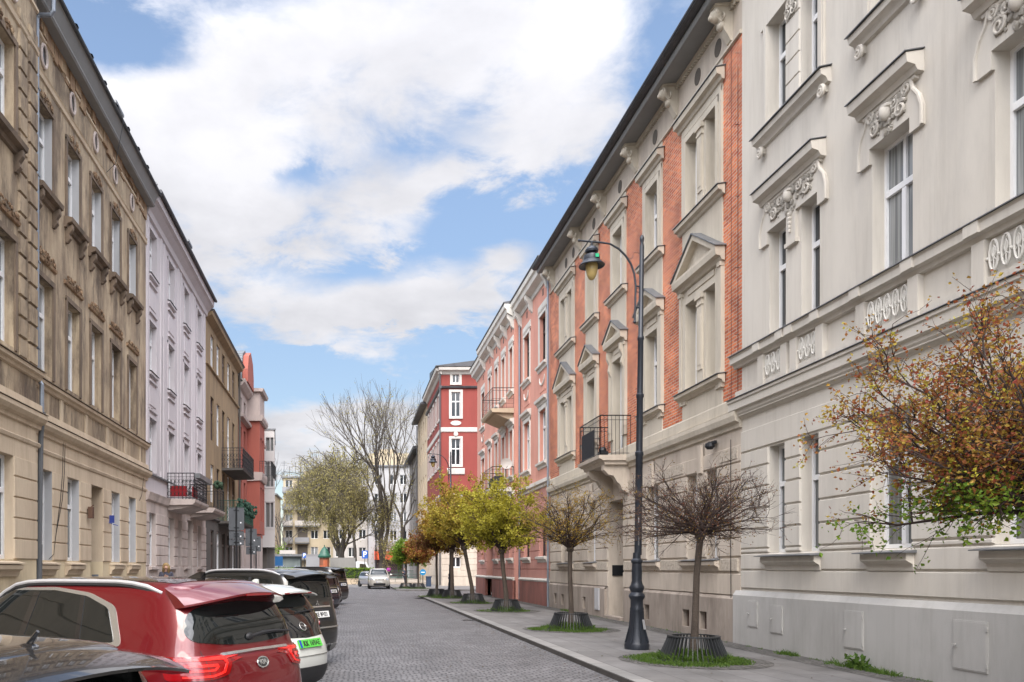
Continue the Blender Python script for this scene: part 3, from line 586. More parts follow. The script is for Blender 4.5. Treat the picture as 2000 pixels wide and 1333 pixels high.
for i, (kind, c) in enumerate(kc):
    e = .84 if kind == 'p' else .45
    # first floor: architrave, entablature and pediment
    m = MB(); hw = e+.36
    for s in (-1, 1):
        a, d = sorted((c+s*(e+.0), c+s*(e+.16))); m.box(FR, a, d, .03, .07, 5.9, 8.6); a, d = sorted((c+s*(e+.20), c+s*(e+.34))); m.box(FR, a, d, .0, .09, 5.9, 8.82)
        m.box(FR, a-.015, d+.015, .03, .12, 8.72, 8.82); m.box(FR, a-.015, d+.015, .03, .11, 6.16, 6.34)
    m.box(FR, c-e-.16, c+e+.16, .03, .065, 8.45, 8.60); m.box(FR, c-e+.1, c+e-.1, .03, .055, 8.66, 8.80)
    m.run(FR, c-hw-.05, c+hw+.05, [(.03, 8.82), (.10, 8.84), (.14, 8.92), (.24, 8.95), (.26, 9.08), (.26, 9.14), (.03, 9.16)])
    ax = 9.16+hw*.62
    m.prism(FR, [(c-hw+.05, 9.16), (c+hw-.05, 9.16), (c, ax-.06)], .0, .08)
    for s in (-1, 1):
        q = [(c+s*(hw+.06), 9.14), (c+s*(hw-.15), 9.14), (c, ax-.12), (c, ax+.02)]; m.prism(FR, q, .02, .25)
    pd = m.build('pediment', M['cream'], b)
    m = MB()
    for s in (-1, 1): q = [(c+s*(hw+.09), 9.15), (c+s*(hw+.09), 9.17), (c, ax+.06), (c, ax+.03)]; m.prism(FR, q, .0, .29)
    m.build('pediment_flashing', M['zinc'], pd)
    m = MB()
    if i != 2:
        m.run(FR, c-e-.42, c+e+.42, [(0.03, 5.98), (.08, 6.0), (.11, 6.06), (.19, 6.09), (.20, 6.17), (.03, 6.19)]); m.build('sill', M['cream'], b); m = MB()
    m.run(FR, c-e-.42, c+e+.42, [(.03, 10.36), (.08, 10.38), (.11, 10.44), (.19, 10.47), (.20, 10.56), (.03, 10.58)])
    m.build('sill', M['cream'], b)
    m = MB()
    if i != 2: m.run(FR, c-e-.44, c+e+.44, [(0, 6.21), (.23, 6.18), (.23, 6.195), (0, 6.225)]); m.build('sill_flashing', M['zinc'], b); m = MB()
    m.run(FR, c-e-.44, c+e+.44, [(0, 10.60), (.23, 10.57), (.23, 10.585), (0, 10.615)])
    m.build('sill_flashing', M['zinc'], b)
    # top floor architrave and hood
    m = MB()
    for s in (-1, 1):
        a, d = sorted((c+s*e, c+s*(e+.13))); m.box(FR, a, d, .03, .07, 10.6, 12.8); a, d = sorted((c+s*(e+.15), c+s*(e+.26))); m.box(FR, a, d, .03, .055, 10.6, 12.95)
    m.box(FR, c-e-.13, c+e+.13, .03, .068, 12.64, 12.80); m.box(FR, c-e-.26, c+e+.26, .03, .05, 12.84, 13.02)
    m.run(FR, c-e-.40, c+e+.40, [(.03, 13.02), (.09, 13.04), (.12, 13.12), (.21, 13.15), (.23, 13.28), (.03, 13.32)])
    m.build('window_hood', M['cream'], b)
    m = MB(); m.run(FR, c-e-.42, c+e+.42, [(0, 13.34), (.26, 13.29), (.26, 13.305), (0, 13.355)]); m.build('hood_flashing', M['zinc'], b)
    if kind == 'p':
        for z0, z1 in ((6.28, 8.45), (10.68, 12.64)):
            m = MB(); m.box(FR, c-.17, c+.17, .02, .05, z0, z0+.3); m.box(FR, c-.12, c+.12, .02, .075, z0+.3, z1-.28); m.box(FR, c-.08, c+.08, .075, .085, z0+.42, z1-.5)
            m.box(FR, c-.15, c+.15, .02, .095, z1-.28, z1-.22); m.box(FR, c-.13, c+.13, .02, .08, z1-.22, z1-.12); m.box(FR, c-.18, c+.18, .02, .12, z1-.12, z1)
            m.build('colonnette', M['cream'], b)
    if i != 2:
        m = MB(); m.run(FR, c-e-.18, c+e+.18, [(0, 1.60), (.05, 1.62), (.08, 1.70), (.17, 1.75), (.18, 1.84), (0, 1.88)]); m.build('sill', M['cream_ground'], b)
        m = MB(); m.run(FR, c-e-.2, c+e+.2, [(-.2, 1.92), (.21, 1.86), (.21, 1.87), (-.2, 1.93)]); m.build('sill_flashing', M['zinc'], b)
# corbels beside the balcony door
for s in (-1, 1): m = MB(); m.run(FR, 25.72+s*.62-.07, 25.72+s*.62+.07, [(.03, 8.80), (.2, 8.80), (.2, 8.6), (.12, 8.4), (.16, 8.2), (.03, 7.9)]); m.build('scroll_bracket', M['cream'], b)
m = MB()
m.box(FR, 25.3, 26.7, -.74, -.68, -.1, 3.0); m.box(FR, 25.96, 26.04, -.70, -.66, -.1, 3.0); m.box(FR, 25.3, 26.7, -.72, -.64, 3.0, 3.1)
for u in (25.36, 26.1):
    for z0, z1 in ((.2, 1.1), (1.25, 2.85)): m.frust(FR, u, u+.52, z0, z1, -.68, -.655, .03)
dr = m.build('door', M['door'], b); m = MB(); m.quad(FR.P(25.32, -.70, 3.1), FR.P(26.68, -.70, 3.1), FR.P(26.68, -.70, 3.85), FR.P(25.32, -.70, 3.85)); m.build('pane', M['pane'], dr)
m = MB(); m.tube([FR.P(25.92, -.66, 1.05), FR.P(25.92, -.6, 1.05), FR.P(25.82, -.6, 1.05)], .012, 6); m.build('handle', M['iron'], dr)
m = MB(); m.box(FR, 25.2, 26.8, -.1, .16, 0, .10); m.build('door_step', M['plinth'], b)
m = MB(); m.add([FR.P(26.745, -.12, 1.42), FR.P(26.745, -.60, 1.42), FR.P(26.745, -.60, 1.78), FR.P(26.745, -.12, 1.78)], [(0, 1, 2, 3)]); m.box(FR, 26.72, 26.747, -.60, -.12, 1.42, 1.78); m.build('intercom_panel', M['iron'], b)
# balcony
bal = MB(); bal.run(FR, 24.55, 26.85, [(0, 5.02), (.9, 5.02), (.93, 5.06), (1.0, 5.08), (1.02, 5.18), (0, 5.20)])
bal.run(FR, 24.62, 26.78, [(0, 4.90), (.80, 4.90), (.86, 5.02), (0, 5.02)])
for u in (24.85, 26.45):
    bal.run(FR, u-.13, u+.13, [(0, 4.9), (.80, 4.9), (.80, 4.74), (.66, 4.60), (.50, 4.56), (.38, 4.36), (.30, 4.30), (.22, 4.12), (.10, 4.05), (0, 4.02)])
bo = bal.build('balcony', M['cream_ground'], b)
m = MB(); railing(m, FR, 24.62, 26.78, .95, 5.2, 6.42, .11, .008); m.build('railing', M['iron'], bo)
m = MB(); m.box(FR, 25.4, 26.7, .90, .92, 5.25, 6.1); m.build('privacy_screen', simple('dark_net', (.03, .03, .035), .9), bo)
m = MB(); m.ball(FR.P(24.85, .8, 5.36), (.13, .12, .12), 8, 6); m.box(FR, 24.7, 25.0, .68, .92, 5.2, 5.32); m.build('planter', M['iron'], bo)
m = MB(); m.box(FR, 18.75, 18.95, .04, .10, 4.62, 4.7); m.lathe(FR.P(18.85, .16, 4.58), [(.03, .10), (.10, .06), (.11, -.02), (.06, -.08)], 12); m.build('wall_lamp', M['iron'], b)
m = MB(); m.tube([FR.P(34.48, .12, 14.7), FR.P(34.48, .12, 0)], .05, 8); m.build('downpipe', M['pipe'], b)
m = MB()
m.tube([FR.P(18.02, .05, 13.5), FR.P(18.02, .05, 5.5)], .005, 4)
m.tube([FR.P(18.02, .06, 4.6), FR.P(18.03, .06, 2.2), FR.P(18.0, .06, .3)], .008, 4)
m.build('cable', M['iron'], b)

# ================================================================ the salmon pink building
p = thing('apartment_building', 'salmon pink building with two iron balconies and off-white window frames', 'building', (XR, 44, 0))
FR2 = Fr((8.38, 0, 0), (0, 1, 0), (-1, 0, 0))
S1, S2, S3 = (34.54, 40.6), (40.6, 49.6), (49.6, 54.5)
secs = [(FR, *S1, [(35.85, .62), (39.1, .62)]), (FR2, *S2, [(41.4, .42), (43.5, .42), (45.55, .42), (47.75, .42)]), (FR, *S3, [(52.0, .6)])]
P, G, T, WN = MB(), MB(), MB(), []
for fr, a, d, cs in secs:
    hs = []
    for c, e in cs:
        for z0, z1 in ((2.2, 4.1), (6.46, 8.85), (10.9, 13.15)): hs.append((c-e, c+e, z0, z1)); WN.append((fr, c, e, z0, z1))
    if a == 40.6: hs.append((46.6, 48.8, -.1, 3.2, .4)); hs = [h for h in hs if not (h[0] > 47 and h[2] == 2.2)]
    wall(P, fr, a, d, 5.5, 15.0, hs, .25); wall(G, fr, a, d, 1.15, 5.5, hs, .3)
    rustic(G, fr, a, d, [1.2, 1.62, 2.05, 2.47, 2.9, 3.32, 3.75, 4.17, 4.7], hs, 0, .03)
    T.run(fr, a, d, [(0, 5.30), (.06, 5.34), (.08, 5.44), (.16, 5.5), (.16, 5.66), (0, 5.7)])
    T.run(fr, a, d, [(0, 14.42), (.06, 14.44), (.10, 14.6), (.38, 14.75), (.42, 14.95), (.5, 15.0), (.52, 15.2), (0, 15.2)])
    T.run(fr, a, d, [(0, 1.04), (.10, 1.06), (.13, 1.13), (.10, 1.2), (0, 1.22)])
for u in (34.8, 38.0, 40.4): T.run(FR, u-.12, u+.12, [(0, 14.5), (.36, 14.72), (.34, 14.5), (.2, 14.3), (.14, 14.05), (0, 13.9)])
for u in (40.8, 49.4, 41.0+1.6, 44.5, 46.6): T.run(FR2, u-.1, u+.1, [(0, 14.5), (.36, 14.72), (.34, 14.5), (.2, 14.3), (.14, 14.1), (0, 13.95)])
for u, fr in ((40.6, FR2), (49.6, FR2)):
    for mm, z0, z1 in ((P, 5.5, 15.0), (G, 0, 5.5)): mm.quad(fr.P(u, 0, z0), fr.P(u, -.4, z0), fr.P(u, -.4, z1), fr.P(u, 0, z1))
block(P, FR, S1[0], S3[1], 12, 0, 15.0)
P.build('wall', M['pink'], p); G.build('ground_floor_wall', M['pink_ground'], p); T.build('cornice', M['white_trim'], p)
Q = MB()
for fr, a, d, cs in secs:
    for a2, d2 in (((a, 46.55), (48.85, d)) if a == 40.6 else ((a, d),)): Q.run(fr, a2, d2, [(-.05, 0), (.10, 0), (.10, 1.05), (-.05, 1.05)])
Q.build('plinth', M['pink_plinth'], p)
for fr, c, e, z0, z1 in WN:
    if z0 == 2.2 and 47 < c < 49: continue
    w = window(fr, p, c-e, c+e, z0, z1, .22, fm=(M['bframe'] if z0 > 10 or z0 < 3 else M['wframe']), pmat=(M['pane'] if z0 != 6.46 else M['curtain']), transom=.68)
    m = MB()
    if z0 > 3:
        for s in (-1, 1): x0, x1 = sorted((c+s*e, c+s*(e+.15))); m.box(fr, x0, x1, 0, .045, z0, z1+.12)
        m.box(fr, c-e-.15, c+e+.15, .001, .05, z1, z1+.14)
        if z0 < 10: m.run(fr, c-e-.28, c+e+.28, [(0, z1+.2), (.07, z1+.24), (.10, z1+.34), (.2, z1+.38), (.22, z1+.5), (0, z1+.55)]); m.box(fr, c-e-.2, c+e+.2, 0, .03, z1+.14, z1+.22)
        else: m.box(fr, c-e-.22, c+e+.22, 0, .04, z1+.2, z1+.52); m.box(fr, c-e-.12, c+e+.12, .04, .055, z1+.26, z1+.46)
    m.run(fr, c-e-.24, c+e+.24, [(0, z0-.28), (.05, z0-.26), (.08, z0-.14), (.17, z0-.1), (.18, z0-.01), (0, z0+.02)])
    m.build('window_surround', M['white_trim'], p)
    if z0 > 10 and e > .5:
        m = MB(); m.frust(fr, c-e+.02, c+e-.02, z0-1.25, z0-.4, 0, .03, .03); m.build('apron_panel', M['pink'], p)
        m = MB(); pts = [fr.P(c+(e-.15)*math.cos(t), .05, z0-.55-.38*math.sin(t)) for t in [math.pi*i/12 for i in range(13)]]; m.tube(pts, [.02+.03*math.sin(math.pi*i/12) for i in range(13)], 6); m.build('festoon', M['white_trim'], p)
m = MB()
for fr, us in ((FR, (35.85, 39.1, 52.0)), (FR2, (41.4, 43.5, 45.55, 47.75))):
    for u in us: m = MB(); m.box(fr, u-.1, u+.1, .0, .012, 14.0, 14.3); m.build('attic_vent', M['vent_and_shade'], p)
m = MB(); m.run(FR, S1[0]-.0, S1[1], [(.5, 15.2), (.56, 15.3), (-12, 17.5), (-12, 15.2)]); m.run(FR2, S2[0], S2[1], [(.5, 15.2), (.56, 15.3), (-12, 17.5), (-12, 15.2)]); m.run(FR, S3[0], S3[1], [(.5, 15.2), (.56, 15.3), (-12, 17.5), (-12, 15.2)])
m.build('roof', M['roof'], p)
for z in (9.8, 5.75):
    m = MB(); m.run(FR2, 40.75, 43.9, [(0, z-.14), (1.1, z-.1), (1.16, z), (1.18, z+.08), (0, z+.1)]); m.run(FR2, 40.95, 43.7, [(0, z-.5), (.3, z-.42), (.6, z-.3), (.95, z-.13), (0, z-.12)])
    bo = m.build('balcony', M['beige'] if z > 8 else M['white_trim'], p); m = MB(); railing(m, FR2, 40.8, 43.85, 1.1, z+.1, z+1.15, .3, .008)
    for q in (.35, .6): m.tube([FR2.P(40.8, 0, z+q), FR2.P(40.8, 1.1, z+q), FR2.P(43.85, 1.1, z+q), FR2.P(43.85, 0, z+q)], .008, 4)
    m.build('railing', M['iron'], bo)
    if z < 8:
        m = MB(); m.lathe((0, 0, 0), [(.02, .0), (.15, .02), (.29, .10), (.29, .11), (.15, .035), (.02, .015)], 20)
        t = Matrix.Rotation(R(80), 3, 'X'); m.v = [tuple(t @ Vector(v)+Vector((7.95, 40.6, 7.0))) for v in m.v]
        dsh = m.build('satellite_dish', M['pale_trim'], bo, smooth=True); m = MB(); m.tube([(7.95, 40.65, 6.95), (7.95, 40.75, 6.6), (7.95, 40.8, 5.9)], .02, 5); m.tube([(7.95, 40.55, 6.8), (7.95, 40.2, 6.85)], .012, 5); m.build('mast', M['iron'], dsh)
        for u, ww in ((41.1, .75), (42.3, .75)):
            m = MB(); m.frust(FR2, u, u+ww, z+.12, z+.72, .45, .9, .02); m.box(FR2, u-.003, u+.0, .5, .86, z+.15, z+.7); m.build('air_conditioner', simple('dark_grille', (.035, .035, .04), .6), bo)
m = MB(); m.quad(FR2.P(46.6, -.36, 0), FR2.P(48.8, -.36, 0), FR2.P(48.8, -.36, 3.2), FR2.P(46.6, -.36, 3.2)); m.build('gate', simple('grey_gate', (.22, .22, .22), .6), p)
m = MB(); m.tube([FR.P(40.5, .08, 14.6), FR.P(40.5, .08, .1)], .05, 8); m.build('downpipe', M['pipe'], p)
# ================================================================ right side, beyond the side street
r = thing('apartment_building', 'deep red corner building with a beige ground floor, rising behind the orange street trees', 'building', (14, 74, 0))
RF = Fr((8.45, 74, 0), (1, 0, 0), (0, -1, 0)); RS = Fr((8.45, 0, 0), (0, 1, 0), (-1, 0, 0))
fl = [(6.0, 8.4), (11.3, 13.75), (15.8, 18.1)]
hs = [(c-.42, c+.42, a, d) for c in (1.35, 5.2, 9) for a, d in fl]+[(c-.32, c+.32, 18.95, 19.75) for c in (1.35, 5.2, 9)]+[(c-.45, c+.45, 1.75, 2.7) for c in (1.35, 5.2, 9)]
hs2 = [(c-.5, c+.5, a, d) for c in (75.8, 78.3, 80.8, 83.3, 85.8) for a, d in fl+[(1.9, 4)]]
P = MB(); wall(P, RF, 0, 16, 4.6, 20, hs, .25); wall(P, RS, 74, 87.5, 4.6, 20, hs2, .25)
P.build('wall', M['red'], r)
P = MB(); wall(P, RF, 0, 16, 0, 4.6, hs, .25); wall(P, RS, 74, 87.5, 0, 4.6, hs2, .25)
for fr, a, d, hh in ((RF, 0, 16, hs), (RS, 74, 87.5, hs2)): rustic(P, fr, a, d, [.9, 1.45, 2.0, 2.55, 3.1, 3.65, 4.2], hh, 0, .03)
P.build('ground_floor_wall', M['cream_ground'], r)
P = MB()
for fr, a, d in ((RF, -.3, 16), (RS, 73.7, 87.5)):
    P.run(fr, a, d, [(0, 19.7), (.1, 19.75), (.2, 19.95), (.5, 20.05), (.55, 20.3), (0, 20.35)])
    P.run(fr, a+.2, d, [(0, 14.35), (.08, 14.4), (.10, 14.75), (0, 14.8)]); P.run(fr, a+.2, d, [(0, 4.55), (.12, 4.6), (.14, 4.8), (0, 4.85)])
P.build('cornice', M['pale_trim'], r)
P = MB()
for fr, a, d in ((RF, -.25, 16), (RS, 73.75, 87.5)): P.run(fr, a, d, [(0, 18.42), (.18, 18.45), (.24, 18.6), (0, 18.68)])
P.run(RF, -.5, 16, [(.6, 20.36), (.6, 20.45), (-6, 21.3), (-6, 20.36)]); P.run(RS, 73.5, 87.5, [(.6, 20.36), (.6, 20.45), (-6, 21.3), (-6, 20.36)])
for u in (1.5, 4.5): P.box(RF, u, u+.9, -.6, .1, 20.45, 20.8)
P.build('roof', M['roof'], r)
for fr, hh in ((RF, hs), (RS, hs2)):
    for h in hh:
        w = window(fr, r, *h[:4], .2, pmat=M['pane'], transom=(.62 if h[3]-h[2] > 1.2 else 0)); m = MB(); a, d, z0, z1 = h[:4]
        if z0 > 4:
            for x0, x1 in ((a-.22, a), (d, d+.22)): m.box(fr, x0, x1, 0, .06, z0-.1, z1+.1)
            m.box(fr, a-.22, d+.22, .001, .065, z1, z1+.22); m.box(fr, a-.22, d+.22, .001, .10, z0-.2, z0)
            if 11 < z0 < 12 and fr is RF: m.run(fr, a-.4, d+.4, [(0, z0-.9), (.10, z0-.85), (.14, z0-.35), (0, z0-.3)]); m.ball(fr.P((a+d)/2, .08, z1+.4), (.22, .1, .25), 8, 5); cyl_y(m, fr, (a+d)/2, 0, .06, 14.0+1.2, .5, .22)
            m.build('window_surround', M['pale_trim'], r)
m = MB(); m.tube([(8.3, 73.8, 19.8), (8.3, 73.8, .1)], .06, 6); m.build('downpipe', M['roof'], r)
b2 = thing('apartment_building', 'narrow beige building with dark overhanging eaves, seen edge-on past the red corner building', 'building', (14, 92, 0))
hs = [(c-.5, c+.5, a, d) for c in (89.5, 92.2, 95, 98) for a, d in ((1.9, 4.2), (6, 8.2), (10, 12.2), (14, 16.1), (17, 18.6))]
P = MB(); wall(P, RS, 87.5, 100, 0, 19.8, hs, .25); block(P, RS, 87.5, 100, 12, 0, 19.8); P.build('wall', M['beige'], b2)
m = MB(); m.run(RS, 87.3, 100.2, [(.75, 19.7), (.8, 19.9), (-8, 22.5), (-8, 19.8), (0, 19.75)]); m.tube([RS.P(100, .1, 19.6), RS.P(100, .1, 0)], .07, 6); m.build('roof', M['roof'], b2)
for h in hs: window(RS, b2, *h, .2, pmat=M['pane'])
b3 = thing('apartment_building', 'grey building with a dark roof edge, the farthest one on the right of the street', 'building', (14, 112, 0))
P = MB(); hs = [(c-.5, c+.5, a, d) for c in (105, 108.5, 112, 116) for a, d in ((2, 4), (6, 8), (10, 12), (13.5, 15.3))]
RS3 = Fr((8.9, 0, 0), (0, 1, 0), (-1, 0, 0))
wall(P, RS3, 102, 120, 0, 17.2, hs, .2); block(P, RS3, 102, 120, 10, 0, 17.2); P.build('wall', pm('mid_grey_render', (.27, .25, .235), None, 1), b3)
for h in hs: window(RS3, b3, *h, .2, pmat=M['pane'])
m = MB(); m.run(RS3, 101.6, 120.4, [(.9, 16.9), (.95, 17.3), (-8, 19), (-8, 17.2), (0, 17.2)]); m.build('roof', M['roof'], b3)

# ================================================================ left side: the weathered ochre building
a_ = thing('apartment_building', 'weathered ochre tenement at the left edge with crumbling stucco ornaments', 'building', (XL, 22, 0))
AR = Fr((XL+.22, 0, 0), (0, 1, 0), (1, 0, 0))
AY0, AYm, AY1 = -6, 17.12, 27.1
wc = [18.15, 20.0, 21.8, 23.6, 25.4]
hsl = []; WN = []
for i, c in enumerate(wc):
    for z0, z1 in ((1.86, 3.94), (6.11, 8.25), (10.3, 12.2)):
        if i == 2 and z0 < 3: continue
        h = (c-.42+(.12 if i == 0 and z0 > 3 else 0)-.03, c+.45, z0, z1); hsl.append(h); WN.append((FL, h, i))
dh = (21.35, 22.4, -.1, 3.94, .5); hsl.append(dh)
hsr = []
for c in (15.4, 11.8, 8.5, 4, 0):
    for z0, z1 in ((1.86, 3.94), (6.11, 8.25), (10.3, 12.2)): h = (c-.55, c+.55, z0, z1); hsr.append(h); WN.append((AR, h, 9))
P, G, B, D = MB(), MB(), MB(), MB()
for fr, u0, u1, hh in ((FL, AYm, AY1, hsl), (AR, AY0, AYm, hsr)):
    wall(P, fr, u0, u1, 5.0, 14.3, hh, .25); wall(G, fr, u0, u1, 1.86, 5.0, hh, .25); wall(B, fr, u0, u1, 0, 1.86, hh, .25)
    rustic(G, fr, u0, u1, [1.86, 2.28, 2.70, 3.12, 3.54, 3.94], hh, 0, .03, .014, .008)
P.quad(AR.P(AYm, 0, 0), AR.P(AYm, -.3, 0), AR.P(AYm, -.3, 14.3), AR.P(AYm, 0, 14.3)); block(P, FL, AY0, AY1, 12, 0, 14.3)
# rusticated corner strip of the projecting bay
z = 6.0
while z < 12.8: P.frust(AR, 16.15, 16.55, z+.012, z+.40, 0, .05, .02); P.frust(AR, 16.65, 17.1, z+.012, z+.40, 0, .05, .02); z += .42
P.build('wall', M['ochre'], a_); G.build('ground_floor_wall', M['ochre_ground'], a_); B.build('base_wall', M['ochre_light'], a_)
P, Z = MB(), MB()
for fr, u0, u1 in ((FL, AYm, AY1+.12), (AR, AY0, AYm+.14)):
    P.run(fr, u0, u1, [(0, 4.66), (.05, 4.68), (.06, 4.76), (.14, 4.8), (.20, 4.88), (.20, 4.97), (0, 5.02)])
    P.run(fr, u0, u1, [(0, 4.28), (.03, 4.3), (.05, 4.36), (.0, 4.4)]); P.run(fr, u0, u1, [(0, 5.02), (.08, 5.02), (.07, 5.2), (0, 5.22)])
    P.run(fr, u0, u1, [(0, 5.72), (.05, 5.74), (.07, 5.8), (.13, 5.83), (.14, 5.90), (0, 5.93)])
    P.run(fr, u0, u1-.1, [(0, 12.72), (.04, 12.74), (.06, 12.82), (.03, 12.86), (.06, 12.9), (.02, 12.96), (0, 12.97)])
    P.run(fr, u0, u1-.1, [(0, 13.66), (.04, 13.68), (.04, 13.74), (0, 13.76)])
    Z.run(fr, u0, u1, [(0, 5.025), (.22, 4.98), (.22, 4.99), (0, 5.035)]); Z.run(fr, u0, u1, [(0, 5.935), (.17, 5.91), (.17, 5.925), (0, 5.95)])
for u in (19.1, 19.2, 20.9, 21.0, 22.7, 22.8, 24.5, 24.6, 26.3): P.box(FL, u-.03, u+.03, 0, .04, 5.22, 5.72)
P.build('string_course', M['ochre_ground'], a_); Z.build('flashing', M['ochre_dark'], a_)
for c in wc+[15.4, 11.8]:
    fr = FL if c > 17.8 else AR; e = .45 if c > 17.8 else .58
    for z0, z1 in ((6.11, 8.25), (10.3, 12.2)):
        P = MB()
        for s in (-1, 1): x0, x1 = sorted((c+s*e, c+s*(e+.11))); P.box(fr, x0, x1, 0, .04, z0-.05, z1+.05)
        P.box(fr, c-e-.11, c+e+.11, .001, .045, z1, z1+.12); P.build('architrave', M['ochre_dark'], a_)
for c in wc+[15.4, 11.8]:
    fr = FL if c > 17.8 else AR; e = .45 if c > 17.8 else .58
    P = MB(); relief(P, fr, c, 8.78, e*2+.3, .22, .05, int(c*10), 26, 1.0); P.run(fr, c-e-.2, c+e+.2, [(0, 8.62), (.05, 8.64), (.07, 8.70), (0, 8.74)]); P.build('carved_ornament', M['raw'], a_, smooth=True); P = MB(); relief(P, fr, c, 12.36, e*1.7, .26, .04, int(c*7), 18, .9); P.build('carved_ornament', M['raw'], a_, smooth=True)
    P = MB(); P.run(fr, c-e-.2, c+e+.2, [(0, 10.0), (.06, 10.02), (.09, 10.1), (.2, 10.14), (.22, 10.24), (0, 10.28)])
    for u in (c-e-.05, c+e+.05): P.run(fr, u-.06, u+.06, [(0, 10.02), (.18, 10.1), (.18, 9.98), (.10, 9.86), (.13, 9.76), (.05, 9.66), (0, 9.66)])
    P.build('sill', M['ochre_dark'], a_)
    if c != 21.8:
        P = MB(); P.run(fr, c-e-.1, c+e+.1, [(0, 1.5), (.05, 1.52), (.08, 1.62), (.15, 1.66), (.16, 1.74), (0, 1.78)]); P.run(fr, c-e-.12, c+e+.12, [(-.2, 1.86), (.18, 1.79), (.18, 1.76), (-.2, 1.77)]); P.build('sill', M['ochre_ground'], a_)
for c in wc+[16, 13.5]:
    fr = FL if c > 17.8 else AR; P = MB()
    ring(P, fr, c-.1, .03, 13.32, .17, .25, .035, 16, 6)
    P.build('oval_vent_surround', M['lav_ground'], a_); P = MB(); cyl_y(P, fr, c-.1, 0, .012, 13.32, .15, .22); P.build('oval_vent', M['pane'], a_)
P = MB()
rnd = random.Random(3); u = AYm
while u < AY1-.1:
    w = .15+.35*rnd.random(); P.box(FL, u, min(u+w, AY1-.02), 0, .02+.05*rnd.random(), 13.9-.35*rnd.random(), 14.3); u += w+.02
P.build('exposed_brick', M['raw'], a_)
P = MB(); P.run(FL, AY0, AY1+.05, [(.05, 14.02), (.27, 14.02), (.31, 14.06), (.31, 14.10), (.27, 14.10), (.27, 14.3), (.05, 14.3)]); P.build('eaves_soffit', M['soffit'], a_)
P = MB(); P.run(FL, AY0, AY1+.05, [(.275, 14.105), (.42, 14.38), (.46, 14.42), (.46, 14.52), (.3, 14.55), (-12, 16.5), (-12, 14.3), (.05, 14.3)]); rf = P.build('roof', M['soffit'], a_)
P = MB(); P.tube([FL.P(AY0, .47, 14.46), FL.P(AY1+.1, .47, 14.46)], .06, 8)
for k in range(30): P.tube([FL.P(AY0+.6+1.1*k, .47, 14.52), FL.P(AY0+.66+1.1*k, .47, 14.52)], .075, 8); P.build('gutter', M['zinc'], rf)
P = MB(); P.box(FL, 23.3, 23.9, -.6, .05, 14.5, 15.3); P.box(FL, 23.2, 24.0, -.7, .15, 15.3, 15.38); P.build('chimney', M['zinc'], rf)
P = MB(); P.tube([FL.P(17.45, .46, 14.4), FL.P(17.45, .46, 13.92), FL.P(17.45, .40, 13.84), FL.P(17.45, .16, 13.84), FL.P(17.45, .10, 13.76), FL.P(17.45, .10, 5.9), FL.P(17.42, .22, 5.7), FL.P(17.42, .22, 5.1)], .050, 10)
for z in (6.5, 8.4, 10.3, 12.2): P.box(FL, 17.39, 17.51, 0, .16, z, z+.03)
P.build('downpipe', M['pipe'], a_)
P = MB(); P.tube([FL.P(17.42, .25, 5.1), FL.P(17.42, .20, 4.6), FL.P(17.42, .16, 2.2)], .058, 10); P.tube([FL.P(17.42, .16, 2.2), FL.P(17.42, .14, .1)], .072, 10); P.build('downpipe', simple('dull_dark_pipe', (.10, .105, .11), .55), a_)
for fr, h, i in WN:
    lg = h[2] < 3
    window(fr, a_, *h[:4], .25, pmat=(M['curtain'] if not lg else M['blind']), mull=(i == 9), transom=.66, fw=.07)
M['jamb'] = pm('pale_jamb_paint', (.43, .43, .435), (.36, .36, .365), 2)      # freshly painted jambs of the upper windows
for c in wc:
    for z0, z1, f in ((10.3, 12.2, 1), (1.86, 3.94, 0)):
        if c == 21.8 and not f: continue
        P = MB(); P.box(FL, c+.446, c+.4485, -.25, -.002, z0, z1); P.build('jamb', M['jamb'], a_)
m = MB(); m.quad(FL.P(21.35, -.46, 0), FL.P(22.4, -.46, 0), FL.P(22.4, -.46, 3.94), FL.P(21.35, -.46, 3.94)); m.frust(FL, 21.42, 21.85, .2, 2.6, -.46, -.43, .02); m.frust(FL, 21.9, 22.33, .2, 2.6, -.46, -.43, .02); m.build('door', M['door'], a_)
m = MB(); m.box(FL, 22.38, 22.402, -.3, -.12, 1.2, 1.5); m.build('intercom_panel', M['pipe'], a_)
m = MB(); m.box(FL, 20.95, 21.1, .06, .18, 3.0, 3.3); m.tube([FL.P(21.0, 0, 3.2), FL.P(21.0, .2, 3.35)], .015, 5); m.build('lantern', simple('rusty_lantern', (.10, .05, .03), .7), a_)
m = MB(); m.box(FL, 22.85, 22.88, .05, .19, 2.98, 3.20); m.tube([FL.P(22.86, 0, 3.0), FL.P(22.86, .3, 2.9)], .012, 5); m.build('house_number_plate', simple('blue_enamel', (.03, .05, .22), .3), a_)
m = MB()
for dx in (0, .12): m.tube([FL.P(19.2+dx, .05, 4.9), FL.P(19.15+dx, .05, 4.0), FL.P(19.0+dx, .05, 3.3), FL.P(18.75, .04, 2.5), FL.P(18.62, .03, 2.0), FL.P(18.4, .0, 1.88)], .008, 4)
m.tube([FL.P(22.55, .55, 14.4), FL.P(22.6, .3, 13.2), FL.P(22.5, .08, 12.9)], .008, 4); m.build('cable', M['iron'], a_); m = MB(); m.tube([FL.P(23.9, .05, 12.8), FL.P(23.8, .05, 10.4)], .006, 4); m.build('cable', M['iron'], a_); m = MB()
m.tube([FL.P(26.6, .06, 4.7), FL.P(26.4, .05, 4.1), FL.P(26.1, .05, 3.9)], .008, 4)
m.build('cable', M['iron'], a_)

